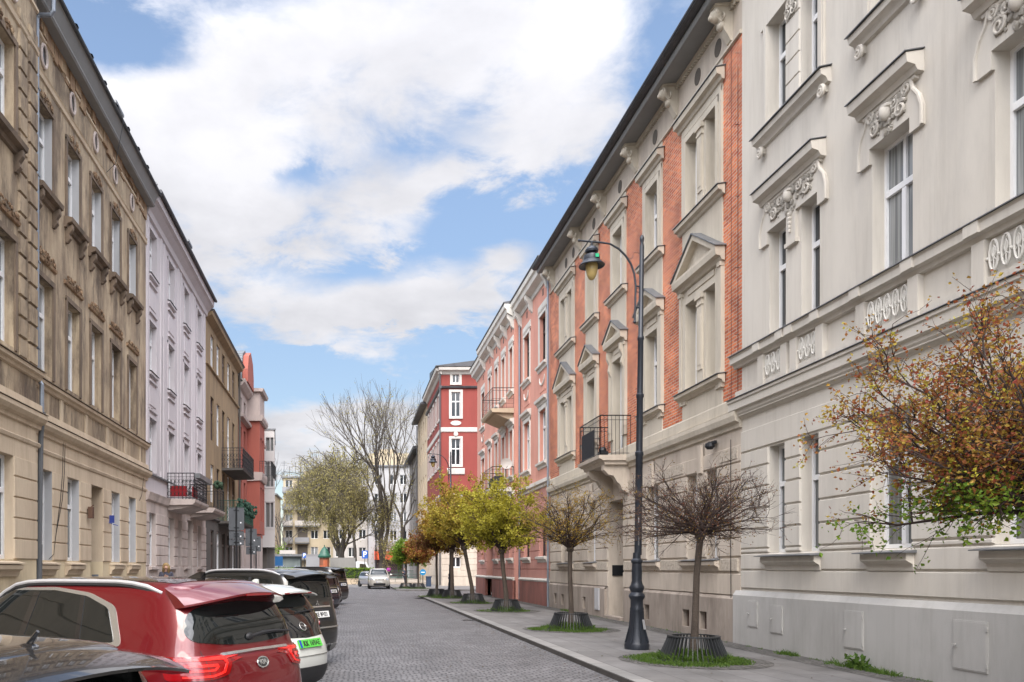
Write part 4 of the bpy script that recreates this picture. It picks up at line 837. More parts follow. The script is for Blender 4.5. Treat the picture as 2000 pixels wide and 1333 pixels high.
# ---------------------------------------------------------------- the pale lavender building
w_ = thing('apartment_building', 'pale lavender-white building with two balconies, between the ochre and brown ones', 'building', (XL, 33, 0))
BY0, BY1 = 27.1, 38.3; cs = [28.0, 30.9, 33.75, 36.6]
hs = []; WN = []
for i, c in enumerate(cs):
    for z0, z1 in ((1.75, 3.62), (5.08 if i in (0,) else 4.4, 6.93), (8.55, 10.3), (11.95, 13.5)):
        if i == 2 and z0 < 3: hs.append((34.0, 35.1, -.1, 3.75, .5)); continue
        h = (c-.5, c+.5, z0, z1); hs.append(h); WN.append(h)
hs.append((32.1, 32.8, 1.75, 3.62)); WN.append((32.1, 32.8, 1.75, 3.62))
P = MB(); wall(P, FL, BY0, BY1, 4.95 if 0 else 4.3, 14.2, hs, .25); block(P, FL, BY0, BY1, 12, 0, 14.2)
for u in [27.28]+[x+1.45+k for x in cs for k in (-.22, .22)]:
    if u < BY1-.1: P.frust(FL, u-.13, u+.13, 5.0, 13.8, 0, .05, .02)
for c in cs:
    for z0, z1 in ((7.15, 8.3), (10.55, 11.7)):
        P.frust(FL, c-.55, c+.55, z0, z0+.12, 0, .07, .02); P.frust(FL, c-.45, c+.45, z0+.22, z1-.25, 0, .03, .02); P.frust(FL, c-.55, c+.55, z1-.14, z1-.04, 0, .07, .02)
    for z in (8.5, 11.9): P.frust(FL, c-.58, c+.58, z-.10, z, 0, .10, .01)
    for z0, z1 in ((5.08, 6.93), (8.55, 10.3), (11.95, 13.5)):
        for s in (-1, 1): x0, x1 = sorted((c+s*.5, c+s*.6)); P.box(FL, x0, x1, 0, .035, z0, z1+.1)
        P.box(FL, c-.6, c+.6, .0, .04, z1, z1+.1)
P.run(FL, BY0, BY1, [(0, 13.78), (.08, 13.82), (.12, 14.0), (.30, 14.2), (.40, 14.26), (.42, 14.5), (0, 14.5)])
P.build('wall', M['lavender'], w_)
P = MB(); wall(P, FL, BY0, BY1, 0, 4.3, hs, .3); rustic(P, FL, BY0, BY1, [1.3, 1.75, 2.13, 2.5, 2.88, 3.25, 3.65], hs, 0, .03, joint=.8); P.run(FL, BY0, BY1, [(0, 4.0), (.08, 4.05), (.12, 4.2), (.16, 4.3), (0, 4.34)])
for c in cs: P.run(FL, c-.6, c+.6, [(0, 1.6), (.14, 1.64), (.14, 1.72), (0, 1.74)])
P.build('ground_floor_wall', M['lav_ground'], w_)
P = MB(); P.run(FL, BY0, BY1, [(0, 4.95), (.10, 4.93), (.10, 4.98), (0, 5.02)])
for c in cs:
    for z in (8.5, 11.9): P.build('flashing', M['zinc'], w_); P = MB(); P.run(FL, c-.6, c+.6, [(0, z+.045), (.13, z+.005), (.13, z+.015), (0, z+.055)])
P.build('flashing', M['zinc'], w_)
for h in WN: window(FL, w_, *h, .22, pmat=random.choice([M['curtain'], M['pane'], M['blind']]), transom=.62)
P = MB(); P.run(FL, BY0+.02, BY1, [(.42, 14.5), (.46, 14.58), (-12, 17), (-12, 14.5)]); rf = P.build('roof', M['roof'], w_)
P = MB(); P.tube([FL.P(BY0, .5, 14.55), FL.P(BY1, .5, 14.55)], .07, 8); P.build('gutter', M['roof'], rf)
P = MB(); P.box(FL, 33.4, 34.0, -.6, .1, 14.6, 15.4); P.box(FL, 33.3, 34.1, -.7, .2, 15.4, 15.5); P.build('chimney', M['zinc'], rf)
m = MB(); m.quad(FL.P(34.0, -.45, 0), FL.P(35.1, -.45, 0), FL.P(35.1, -.45, 3.75), FL.P(34.0, -.45, 3.75)); m.build('door', M['door'], w_)
for i, (u0, u1, mt) in enumerate(((30.2, 33.0, 'white_trim'), (34.5, 37.4, 'white_trim'))):
    m = MB(); m.run(FL, u0, u1, [(0, 4.08), (1.0, 4.10), (1.08, 4.2), (1.10, 4.3), (0, 4.32)]); m.run(FL, u0+.15, u1-.15, [(0, 3.9), (.5, 3.95), (.9, 4.08), (0, 4.09)]); bo = m.build('balcony', M['lav_ground'], w_)
    m = MB(); railing(m, FL, u0+.05, u1-.05, 1.03, 4.32, 5.3, .14, .010, fancy=(i == 0)); m.build('railing', M['iron'], bo)
    if i == 0:
        m = MB(); m.box(FL, u0+.12, u0+.14, .1, .75, 4.42, 4.82); m.box(FL, u0+.15, u0+1.2, .93, .95, 4.42, 4.8); m.build('red_blanket', simple('red_cloth', (.30, .015, .02), .9), bo)
        m = MB(); m.box(FL, u0+.1, u1-.1, 1.05, 1.25, 5.12, 5.3); m.build('planter', M['zinc'], bo)
    else:
        m = MB(); rnd = random.Random(2)
        for _ in range(26): m.ball(FL.P(u0+.3+.5*rnd.random(), 1.0+.3*rnd.random(), 5.2+.3*rnd.random()), .06+.05*rnd.random(), 5, 4)
        m.build('balcony_plant', simple('dark_leaves', (.02, .045, .02), .8), bo)
m = MB(); m.tube([FL.P(27.25, .05, 7.2), FL.P(27.6, .08, 7.25), FL.P(28.1, .1, 7.3)], .006, 4); m.build('cable', M['iron'], w_); m = MB(); m.tube([FL.P(29.2, .08, 10.2), FL.P(29.1, .08, 7.6), FL.P(28.9, .08, 5.2)], .006, 4)
m.build('cable', M['iron'], w_)

# ---------------------------------------------------------------- the brown building
c_ = thing('apartment_building', 'plain brown rendered building with a wrought iron balcony high up and a green one below', 'building', (XL, 44, 0))
CY0, CY1 = 38.3, 49.4; cs = [40.1, 41.9, 43.7, 45.5, 47.4]; hs = []
for i, c in enumerate(cs):
    for z0, z1 in ((1.6, 3.6), (5.0 if i < 2 else 4.3, 6.9), (8.1 if i < 2 else 7.2, 10.3), (11.8, 13.4)): hs.append((c-.46, c+.46, z0, z1, .14))
P = MB(); wall(P, FL, CY0, CY1, 4.2, 14.0, hs, .25); block(P, FL, CY0, CY1, 12, 0, 14); P.run(FL, CY0, CY1, [(0, 11.55), (.1, 11.6), (.1, 11.68), (0, 11.72)]); P.run(FL, CY0, CY1, [(0, 13.75), (.3, 13.95), (.34, 14.1), (0, 14.1)])
P.build('wall', M['brown'], c_)
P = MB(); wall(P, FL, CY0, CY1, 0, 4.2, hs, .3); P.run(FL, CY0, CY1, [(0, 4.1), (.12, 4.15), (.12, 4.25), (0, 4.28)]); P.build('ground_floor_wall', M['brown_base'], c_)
P = MB(); P.run(FL, CY0+.02, CY1+.1, [(.34, 14.1), (.42, 14.2), (-12, 16), (-12, 14.1)]); P.build('roof', M['roof'], c_)
for h in hs: window(FL, c_, *h[:4], .14, pmat=random.choice([M['pane'], M['pane'], M['blind']]), fm=(M['bframe'] if random.random() < .6 else M['wframe']))
for u0, u1, z, mt, lab in ((43.0, 47.8, 7.1, 'iron', None), (41.8, 47.6, 4.15, 'greeniron', 'green railing overgrown with pot plants')):
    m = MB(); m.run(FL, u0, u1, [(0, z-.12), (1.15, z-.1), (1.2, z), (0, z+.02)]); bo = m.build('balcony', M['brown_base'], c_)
    m = MB(); railing(m, FL, u0+.05, u1-.05, 1.15, z+.02, z+1.1, .16, .012, fancy=True); m.build('railing', M[mt], bo, **({'label': lab} if lab else {}))
    if z < 5:
        m = MB(); rnd = random.Random(5)
        for _ in range(120): m.ball(FL.P(u0+.1+(u1-u0)*rnd.random(), 1.0+.35*rnd.random(), z+.5+.7*rnd.random()), .06+.06*rnd.random(), 5, 4)
        m.build('balcony_plant', simple('dark_green_leaves', (.015, .05, .03), .8), bo)
m = MB(); m.tube([FL.P(CY1-.1, .1, 14), FL.P(CY1-.1, .1, .1)], .07, 6); m.build('downpipe', M['brown_base'], c_)

# ---------------------------------------------------------------- the red building with gable and slate mansard
d_ = thing('apartment_building', 'brick red building on the left with projecting bays, white trim and a slate mansard gable', 'building', (XL, 55, 0))
DY0, DY1 = 49.4, 63.0; hs = [(c-.45, c+.45, z0, z1) for c in (50.6, 52.4, 57.6, 60.6) for z0, z1 in ((1.8, 3.7), (5.2, 7.3), (8.6, 10.7), (11.6, 12.6))]
P = MB(); wall(P, FL, DY0, DY1, 4, 11.2, hs, .25); block(P, FL, DY0, DY1, 12, 0, 13.2); bay = Fr((XL+.85, 0, 0), (0, 1, 0), (1, 0, 0))
bh = [(c-.4, c+.4, z0, z1) for c in (54.5, 55.7) for z0, z1 in ((4.9, 7.2), (8.6, 10.6))]
wall(P, bay, 53.6, 56.6, 4.0, 11.6, bh, .2)
for u in (53.6, 56.6): P.quad(bay.P(u, 0, 4.0), bay.P(u, -.9, 4.0), bay.P(u, -.9, 11.6), bay.P(u, 0, 11.6))
P.quad(bay.P(53.6, 0, 4), bay.P(56.6, 0, 4), bay.P(56.6, -.9, 4), bay.P(53.6, -.9, 4))
P.build('wall', M['red_left'], d_)
P = MB(); wall(P, FL, DY0, DY1, 11.2, 13.2, hs, .25); wall(P, FL, DY0, DY1, 0, 4, hs, .25)
P.run(FL, DY0, 53.4, [(0, 13.0), (.15, 13.05), (.4, 13.3), (.42, 13.5), (0, 13.5)]); P.run(FL, DY0, DY1, [(0, 11.1), (.3, 11.15), (.34, 11.3), (0, 11.35)])
P.run(bay, 53.4, 56.8, [(-.9, 11.6), (.15, 11.6), (.25, 11.8), (.25, 12.0), (-.9, 12.0)]); P.run(bay, 53.5, 56.7, [(-.9, 7.55), (.12, 7.6), (.2, 7.9), (.2, 8.15), (-.9, 8.2)])
P.run(bay, 53.7, 56.5, [(-.9, 12.0), (.0, 12.0), (0, 13.6), (-.9, 13.6)]); P.run(bay, 53.5, 56.7, [(-.9, 13.6), (.2, 13.6), (.28, 13.8), (-.9, 13.85)])
P.run(FL, 58.5, DY1, [(0, 12.6), (.3, 12.8), (.45, 12.9), (.45, 13.1), (0, 13.1)])
P.build('stucco_trim', M['stone_trim'], d_)
P = MB()
for u0, u1 in ((50.2, 53.2),): P.prism(Fr((XL+.15, 0, 0), (0, 1, 0), (1, 0, 0)), [(u0, 13.5), (u1, 13.5), (u1, 14.3), (u1-.4, 15.2), ((u0+u1)/2, 15.7), (u0+.4, 15.2), (u0, 14.3)], 0, .35)
P.build('gable', M['red_left'], d_)
P = MB(); P.prism(Fr((XL-3, 0, 0), (0, 1, 0), (1, 0, 0)), [(50.1, 13.5), (53.3, 13.5), (53.3, 14.4), (52.9, 15.35), ((51.7), 15.85), (50.5, 15.35), (50.1, 14.4)], 0, 3.13)
P.run(FL, DY0, DY1, [(.3, 13.3), (-.5, 14.4), (-12, 15.5), (-12, 13.2)]); P.build('roof', M['slate'], d_)
for h in hs: window(FL, d_, *h, .22, fm=M['bframe'], pmat=M['pane'])
for h in bh: window(bay, d_, *h, .2, fm=M['bframe'], pmat=M['pane'])
m = MB(); railing(m, bay, 53.6, 56.6, .8, 7.9, 8.9, .2, .014); m.build('railing', M['iron'], d_)

# ---------------------------------------------------------------- the modern grey building
e_ = thing('office_building', 'light grey modern building with ribbon windows at the far end of the left row', 'building', (-8, 66, 0))
EF = Fr((-12.0, 64.5, 0), (1, 0, 0), (0, -1, 0)); EG = Fr((-6.2, 64.5, 0), (-.09, 1, 0), (1, .09, 0))
hs = [(u0, u1, z0, z1) for u0, u1 in ((1.2, 2.4), (2.6, 3.8), (5.10, 5.42), (5.47, 5.72)) for z0, z1 in ((5.0, 7.0), (8.3, 10.3), (11.2, 12.3))]
hs = [h for h in hs if h[2] < 12]; hg = [(u0, u0+1.6, z0, z1) for u0 in (.8, 3, 5.4) for z0, z1 in ((5.0, 7.0), (8.3, 10.3))]
P = MB(); wall(P, EF, 0, 5.8, 3.4, 12.9, hs, .2); wall(P, EG, 0, 8, 3.4, 12.9, hg, .2)
for z in (3.4, 4.9, 7.1, 8.2, 10.4): P.box(EF, 0, 5.83, -.1, .03, z-.03, z+.03)
P.quad((-12, 64.5, 12.9), (-6.2, 64.5, 12.9), (-6.9, 72.5, 12.9), (-12, 72.5, 12.9)); P.quad((-6.92, 72.46, 0), (-30, 72.46, 0), (-30, 72.46, 12.9), (-6.92, 72.46, 12.9)); P.quad((-12, 64.5, 3.4), (-6.2, 64.5, 3.4), (-6.9, 72.5, 3.4), (-12, 72.5, 3.4))
P.build('wall', M['modern'], e_)
P = MB(); P.box(WF, -12, -6.9, -72, -65.2, 0, 3.4); P.build('recessed_ground_floor', M['brown_base'], e_)
P = MB(); P.box(EF, -.1, 5.9, -.1, .06, 12.9, 13.02); P.box(EG, -.1, 8.1, -.1, .06, 12.9, 13.02); P.build('parapet_cap', M['zinc'], e_)
for h in hs: window(EF, e_, *h, .18, fm=M['zinc'], pmat=M['blind'], transom=0, mull=False)
for h in hg: window(EG, e_, *h, .18, fm=M['zinc'], pmat=M['pane'], transom=0)

# ================================================================ the far end: blocks of flats across the square
def flats(label, x0, x1, Y, z1, mat, floor, cols, w, h, zb, roofmat, balc=None, depth=12):
    t = thing('block_of_flats', label, 'building', ((x0+x1)/2, Y, 0)); fr = Fr((0, Y, 0), (1, 0, 0), (0, -1, 0))
    hs = [(c-w/2, c+w/2, zb+k*floor, zb+k*floor+h) for c in cols for k in range(int((z1-zb-h-.3)/floor)+1)]
    P = MB(); wall(P, fr, x0, x1, 0, z1, hs, .25); P.quad(fr.P(x0, 0, 0), fr.P(x0, -depth, 0), fr.P(x0, -depth, z1), fr.P(x0, 0, z1)); P.quad(fr.P(x1, 0, 0), fr.P(x1, -depth, 0), fr.P(x1, -depth, z1), fr.P(x1, 0, z1))
    P.quad(fr.P(x0, 0, z1), fr.P(x1, 0, z1), fr.P(x1, -depth, z1), fr.P(x0, -depth, z1)); P.build('wall', mat, t)
    P = MB(); P.box(fr, x0-.3, x1+.3, -depth, .35, z1, z1+.25); P.build('roof', roofmat, t)
    for q in hs: window(fr, t, *q, .2, pmat=(M['pane'] if random.random() < .7 else M['curtain']), transom=0)
    return t, fr
M['yellow'] = pm('pale_yellow_render', (.44, .37, .26), (.37, .31, .215), .6, .9, .1, 10, stain=(.42, .35, .24), samt=.3)
M['flat_grey'] = pm('pale_grey_render', (.38, .375, .375), (.33, .325, .325), .5, .9, .1, 10)
M['flat_white'] = pm('cream_white_render', (.44, .41, .38), (.39, .36, .33), .5, .9, .1, 10)
M['sand'] = pm('sandy_gable', (.42, .32, .21), (.37, .28, .18), .5, .9, .1, 10)
M['railgrey'] = simple('grey_balcony_panel', (.22, .22, .23), .6)
y_, yf = flats('pale yellow block of flats with recessed balconies and roof aerials across the square, left', -11.9, -3.1, 140, 17.6, M['yellow'], 2.95, [-10.9, -6.4, -4.2], 1.25, 1.5, 3.9, M['zinc'])
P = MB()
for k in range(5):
    z = 3.2+k*2.95; P = MB(); P.box(yf, -9.4, -7.6, 0, .012, z+.6, z+2.6); P.build('loggia_shade', M['vent_and_shade'], y_)  # flat dark plate stands in for the shaded hollow of the loggia
for k in range(5):
    z = 3.1+k*2.95
    for u0, u1 in ((-9.8, -7.3), (-12.0, -10.2)) if k % 2 else ((-9.8, -5.4), (-12.0, -10.2)):
        m = MB(); m.box(yf, u0, u1, 0, 1.1, z-.05, z+.12); bo = m.build('balcony', M['zinc'], y_); m = MB(); m.box(yf, u0, u1, 1.05, 1.09, z+.2, z+1.0); m.box(yf, u0, u0+.04, .05, 1.05, z+.2, z+1.0); m.box(yf, u1-.04, u1, .05, 1.05, z+.2, z+1.0); m.build('balcony_panel', M['railgrey'] if k != 2 else M['flat_white'], bo)
P = MB(); P.box(yf, -8.5, -5, -8, -3, 17.8, 19.2)
P.build('roof_room', M['yellow'], y_)
P = MB()
for x, h in ((-12.0, 3.2), (-11.0, 2.2), (-10.0, 3.0), (-9, 1.8), (-5.5, 2.0)):
    P = MB(); P.tube([yf.P(x, -3, 17.8), yf.P(x, -3, 17.8+h)], .04, 4)
    for q in (.25, .5, .8): P.tube([yf.P(x-.5, -3, 17.8+h-q), yf.P(x+.5, -3, 17.8+h-q)], .02, 4)
    P.build('aerial', M['iron'], y_)
s_, sf = flats('sandy blank-walled building seen in the gap left of the yellow flats', -16.5, -12.2, 128, 13.5, M['sand'], 3.3, [-15.4], 1.2, 1.5, 4, M['zinc'], depth=10)
f2, ff = flats('cream-white block of flats behind the willow-green tree', -3.0, 2.9, 136, 18.6, M['flat_white'], 3.05, [-2.0, .2, 2.0], 1.2, 1.6, 3.6, M['zinc'])
g2, gf = flats('pale grey block of flats behind the tall bare tree', 3.0, 12.5, 134, 18.8, M['flat_grey'], 3.15, [4.6, 7.2, 8.9, 11.3], 1.15, 1.6, 3.2, M['zinc'])
P = MB(); P.box(gf, 3.2, 12.5, -9, -2.5, 19.1, 21.4); P.box(gf, 5, 7.5, -7, -3, 21.4, 22.2); P.build('roof_storey', M['yellow'], g2)
for k in range(5):
    m = MB(); m.box(gf, 9.9, 11.6, 0, .9, 2.4+k*3.15, 3.3+k*3.15); m.build('balcony', M['flat_white'], g2)
P = MB(); P.prism(Fr((0, 133.9, 0), (1, 0, 0), (0, -1, 0)), [(4.0, 3.2), (4.3, 4.6), (8.2, 4.9), (8.2, 3.3)], .0, .9); 
m = MB(); m.box(gf, 4.0, 9.0, .0, 1.4, 3.1, 4.5); m.build('orange_awning', simple('orange_canvas', (.75, .10, .035), .8), g2)
m = MB(); m.box(gf, 4.1, 8.9, .0, .1, .3, 3.05); m.build('shop_front', simple('dark_shop_front', (.06, .035, .04), .4), g2)
# a row of roofs and blocks closing the horizon
for i, (x0, x1, Y, z1, lab) in enumerate(((-60, -17.0, 150, 14, 'long pale building at the far left behind the modern grey one'), (13, 60, 160, 16, 'long pale building at the far right behind the street trees'))):
    flats(lab, x0, x1, Y, z1, M['flat_white'], 3.2, [x0+2+3*k for k in range(int((x1-x0-2)/3))][:12], 1.2, 1.6, 3.2, M['zinc'])
# ================================================================ trees
def leafmat(name, c1, c2, c3=None):
    m = bpy.data.materials.new(name); m.use_nodes = True; nt = m.node_tree; b = nt.nodes['Principled BSDF']; N = nt.nodes.new; L = nt.links.new
    g = N('ShaderNodeNewGeometry'); cr = N('ShaderNodeValToRGB'); e = cr.color_ramp.elements
    e[0].color = (*c1, 1); e[1].color = (*c2, 1)
    if c3: q = e.new(.5); q.color = (*c3, 1)
    L(g.outputs['Random Per Island'], cr.inputs[0]); L(cr.outputs[0], b.inputs['Base Color']); b.inputs['Roughness'].default_value = .55; b.inputs['Specular IOR Level'].default_value = .3
    tr = N('ShaderNodeBsdfTranslucent'); L(cr.outputs[0], tr.inputs[0]); mx = N('ShaderNodeMixShader'); mx.inputs[0].default_value = .35
    L(b.outputs[0], mx.inputs[1]); L(tr.outputs[0], mx.inputs[2]); L(mx.outputs[0], nt.nodes['Material Output'].inputs[0])
    return m
M['bark'] = pm('brown_grey_bark', (.085, .065, .05), (.045, .034, .027), 9, .9, .8, 30, stretch=(1, 1, .25))
M['twig'] = pm('dark_reddish_twig', (.055, .032, .026), (.028, .018, .015), 9, .85, .2, 30)
M['bigbark'] = pm('grey_bark', (.115, .10, .085), (.06, .052, .045), 3, .95, .8, 10, stretch=(1, 1, .3))
LF = {'bud': leafmat('red_brown_buds_and_young_leaves', (.20, .055, .03), (.24, .17, .03), (.16, .08, .03)),
      'mix': leafmat('bronze_and_yellow_green_leaves', (.25, .05, .03), (.38, .29, .04), (.29, .13, .035)),
      'lime': leafmat('yellow_green_leaves', (.30, .28, .03), (.46, .42, .05), (.38, .33, .035)),
      'orange': leafmat('orange_brown_young_leaves', (.30, .16, .03), (.40, .32, .04), (.34, .21, .03)),
      'gold': leafmat('olive_gold_leaves', (.28, .19, .03), (.42, .36, .05), (.34, .27, .035)),
      'green': leafmat('fresh_green_leaves', (.10, .19, .02), (.22, .30, .03), (.15, .25, .025)),
      'olive': leafmat('dusty_olive_catkins', (.22, .19, .07), (.40, .36, .13), (.31, .27, .10))}
def leafcluster(mb, p, n, size, spread, rnd, droop=.3):
    for _ in range(n):
        c = p+Vector((rnd.gauss(0, spread), rnd.gauss(0, spread), rnd.gauss(0, spread)))
        d = Vector((rnd.gauss(0, 1), rnd.gauss(0, 1), rnd.gauss(0, .8)-droop)).normalized(); s = d.orthogonal().normalized(); s = (Matrix.Rotation(rnd.random()*6.28, 3, d) @ s); L = size*(.6+.8*rnd.random())
        f = d.cross(s)*L*.18
        mb.add([c, c+d*L*.45+s*L*.36+f, c+d*L, c+d*L*.45-s*L*.36+f], [(0, 1, 2, 3)])
def limb(mb, p, d, L, r0, r1, rnd, k=4, bend=.25, up=.0, segs=4):
    pts = [p.copy()]; rr = [r0]; q = p.copy(); d = d.normalized()
    for i in range(segs):
        d = (d+Vector((rnd.gauss(0, bend), rnd.gauss(0, bend), rnd.gauss(0, bend)+up))*.5).normalized(); q = q+d*L/segs; pts.append(q.copy()); rr.append(r0+(r1-r0)*(i+1)/segs)
    mb.tube(pts, rr, k, cap=False); return pts, d
def globe_tree(name, x, y, trunk_h, cr, cz0, cz1, label, seed, leafy, leaf='bud', lean=(0, 0), nmain=22, nsub=7, ntw=5, lsize=.045, tr=.06, group='globe-headed street trees along the pavement', second=None, nleaf=4, up=.10, coff=0, accent=0):
    rnd = random.Random(seed); t = thing(name, label, 'tree', (x, y, 0), group)
    top = Vector((x+lean[0], y+lean[1], trunk_h)); mb = MB()
    pts = [Vector((x, y, -.05)), Vector((x+lean[0]*.15+.01, y, trunk_h*.3)), Vector((x+lean[0]*.6-.015, y+lean[1]*.5, trunk_h*.7)), top, top+Vector((0, 0, .12))]
    mb.tube(pts, [tr*1.5, tr*1.05, tr*.95, tr*1.0, tr*.8], 12); mb.ball(top+Vector((0, 0, .04)), (tr*1.7, tr*1.7, tr*1.5), 8, 6)
    mb.build('trunk', M['bark'], t, smooth=True)
    C, LM, LM2, LM3 = MB(), MB(), MB(), MB(); cc = Vector((x+lean[0]+coff, y+lean[1], (cz0+cz1)/2)); rz = (cz1-cz0)/2
    def target(th, ph):
        # a point on the crown's uneven outline
        k = 1+.13*math.sin(3*th+seed)+.10*math.sin(5*th+2*ph+seed*2)+.05*rnd.gauss(0, 1)
        return cc+Vector((cr*math.cos(th)*math.cos(ph), cr*math.sin(th)*math.cos(ph), rz*math.sin(ph)))*k
    for i in range(nmain):
        th = i*2.39996+rnd.gauss(0, .2); ph = math.asin(max(-.75, min(.98, -.55+1.5*(i+.5)/nmain))); tg = target(th, ph)
        p0 = top+Vector((0, 0, .05)); d = tg-p0; L = d.length
        m1 = p0+d*.35+Vector((0, 0, up*L))+Vector((rnd.gauss(0, .05), rnd.gauss(0, .05), 0))*L; m2 = p0+d*.7+Vector((0, 0, up*.7*L))+Vector((rnd.gauss(0, .05), rnd.gauss(0, .05), rnd.gauss(0, .03)))*L
        path = [p0, p0+d*.15+Vector((0, 0, .06*L)), m1, m2, tg]; C.tube(path, [tr*.42, tr*.36, tr*.26, tr*.15, .004], 5, cap=False)
        for j in range(nsub):
            q = .25+.72*rnd.random(); s = q*4; a = min(3, int(s)); base = path[a].lerp(path[a+1], s-a)
            dd = (d.normalized()+Vector((rnd.gauss(0, .75), rnd.gauss(0, .75), rnd.gauss(0, .40)+.05))).normalized(); L2 = L*(.26+.28*rnd.random())*(1.15-q*.62)
            if dd.z < .1 and base.z < cz0+.35: dd.z = .1+abs(dd.z)*.6
            sp, d2 = limb(C, base, dd, L2, tr*.13*(1.2-q*.5), .003, rnd, 4, .42, .08)
            for w in range(ntw):
                b = sp[rnd.randrange(1, 5)]; dt = (d2+Vector((rnd.gauss(0, .6), rnd.gauss(0, .6), rnd.gauss(0, .45)))).normalized(); L3 = .10+.22*rnd.random()
                tp, _ = limb(C, b, dt, L3*(cr/1.2), .0036, .0018, rnd, 3, .45, .06, 3)
                if accent and rnd.random() < accent: leafcluster(LM3, tp[-1], 9, lsize*.8, .03, rnd, -.4)
                for e in tp[1:]:
                    if rnd.random() < leafy:
                        tgt = LM
                        if second and e.z < cc.z+second[1]*rz+rnd.gauss(0, .15) : tgt = LM2
                        leafcluster(tgt, e, nleaf, lsize*(1.25 if tgt is LM2 else 1), .022+lsize*.35, rnd)
    C.build('crown', M['twig'], t, recalc=False); 
    if LM.v: LM.build('leaves', LF[leaf], t, recalc=False)
    if LM3.v: LM3.build('blossom', LF['lime'], t, recalc=False, label='yellow-green blossom clusters at the twig tips')
    if LM2.v: LM2.build('leaves', LF[second[0]], t, recalc=False, label='fresh green leaves on the lower side of the crown')
    return t
globe_tree('maple_tree', 6.28, 7.15, 2.05, 1.52, 1.70, 3.95, 'nearest globe maple, its bronze and green young leaves filling the right edge', 1, .85, 'mix', nmain=44, nsub=13, ntw=6, lsize=.036, tr=.075, second=('green', -.45), nleaf=4, up=.05, accent=.12)
globe_tree('maple_tree', 6.22, 14.4, 2.22, 1.27, 1.80, 3.45, 'almost bare globe maple with reddish buds, standing right of the nearest street lamp', 2, .30, 'bud', lean=(.12, 0), nmain=40, nsub=10, ntw=6, lsize=.026, tr=.058, nleaf=2, up=.05, coff=-.14)
globe_tree('maple_tree', 6.02, 21.7, 2.15, 1.25, 2.02, 3.85, 'thin-leaved brownish globe maple left of the nearest street lamp', 3, .55, 'orange', lean=(-.02, 0), nmain=34, nsub=9, ntw=4, lsize=.035, tr=.062, nleaf=3, second=('lime', -2))
globe_tree('maple_tree', 6.08, 31.0, 2.3, 1.5, 2.05, 5.05, 'dense yellow-green globe maple in front of the pink building', 4, 1.0, 'lime', lean=(-.18, 0), nmain=30, nsub=9, ntw=5, lsize=.085, tr=.085, nleaf=4)
globe_tree('maple_tree', 5.85, 38.0, 2.6, 1.6, 2.4, 5.7, 'leaning olive-gold maple, second in the dense clump before the farther lamp', 5, 1.0, 'gold', lean=(-.4, 0), nmain=28, nsub=8, ntw=5, lsize=.10, tr=.09, nleaf=4)
globe_tree('maple_tree', 5.68, 44.5, 2.6, 1.6, 2.3, 6.0, 'orange-leaved maple with a straight dark trunk beside the second street lamp', 6, 1.0, 'orange', nmain=28, nsub=8, ntw=5, lsize=.11, tr=.10, nleaf=4)
globe_tree('maple_tree', 5.05, 46.6, 2.6, 1.35, 2.2, 4.6, 'small brown-leaved maple, last in the row before the side street', 7, 1.0, 'bud', nmain=24, nsub=7, ntw=5, lsize=.10, tr=.07, nleaf=3)
globe_tree('maple_tree', 4.55, 65.0, 2.0, 1.25, 1.6, 3.9, 'left one of two small green-yellow maples on the corner island', 8, 1.0, 'green', nmain=22, nsub=7, ntw=5, lsize=.12, tr=.07, nleaf=4)
globe_tree('maple_tree', 5.45, 64.0, 2.0, 1.15, 1.9, 4.2, 'right one of two small green-yellow maples on the corner island', 9, 1.0, 'mix', nmain=22, nsub=7, ntw=5, lsize=.12, tr=.07, nleaf=4)
# tree guards: a cone of flat steel bars between two rings
def guard(x, y, label, h=.46, r0=.62, r1=.44, n=44):
    t = thing('tree_guard', label, 'tree guard', (x, y, 0), 'dark steel tree guards round the street trees')
    mb = MB()
    for i in range(n):
        a = 2*math.pi*i/n; c, s = math.cos(a), math.sin(a); w = Vector((-s, c, 0))*.006
        p = [Vector((x+r0*c, y+r0*s, .0)), Vector((x+(r0-.06)*c, y+(r0-.06)*s, .0)), Vector((x+(r1-.05)*c, y+(r1-.05)*s, h-.02)), Vector((x+r1*c, y+r1*s, h-.02))]
        mb.add([q-w for q in p]+[q+w for q in p], [(0, 1, 2, 3), (4, 5, 6, 7), (0, 1, 5, 4), (1, 2, 6, 5), (2, 3, 7, 6), (3, 0, 4, 7)])
    mb.build('bars', M['guard'], t)
    mb = MB(); mb.lathe((x, y, h-.02), [(r1-.07, 0), (r1-.07, .02), (r1+.01, .02), (r1+.01, -.005)], 40); mb.v = mb.v; mb.f = [f for f in mb.f if len(f) == 4]; mb.build('top_ring', M['guard'], t)
    mb = MB(); mb.lathe((x, y, .0), [(r0-.07, 0.005), (r0-.07, .03), (r0, .03), (r0, .005)], 40); mb.f = [f for f in mb.f if len(f) == 4]; mb.build('bottom_ring', M['guard'], t)
M['guard'] = pm('dark_grey_steel', (.045, .048, .052), (.028, .03, .033), 4, .5, .05, 40, metallic=.3)
gl = ['tree guard round the nearest maple at the right edge', 'large tree guard full of grass right of the nearest street lamp', 'tree guard with grass left of the nearest street lamp', 'tree guard round the dense yellow-green maple',
      'tree guard round the leaning olive-gold maple', 'tree guard beside the foot of the second street lamp', 'tree guard round the last small maple before the side street', 'left tree guard on the corner island', 'right tree guard on the corner island']
for (x, y), l in zip(TREES, gl): guard(x, y, l)
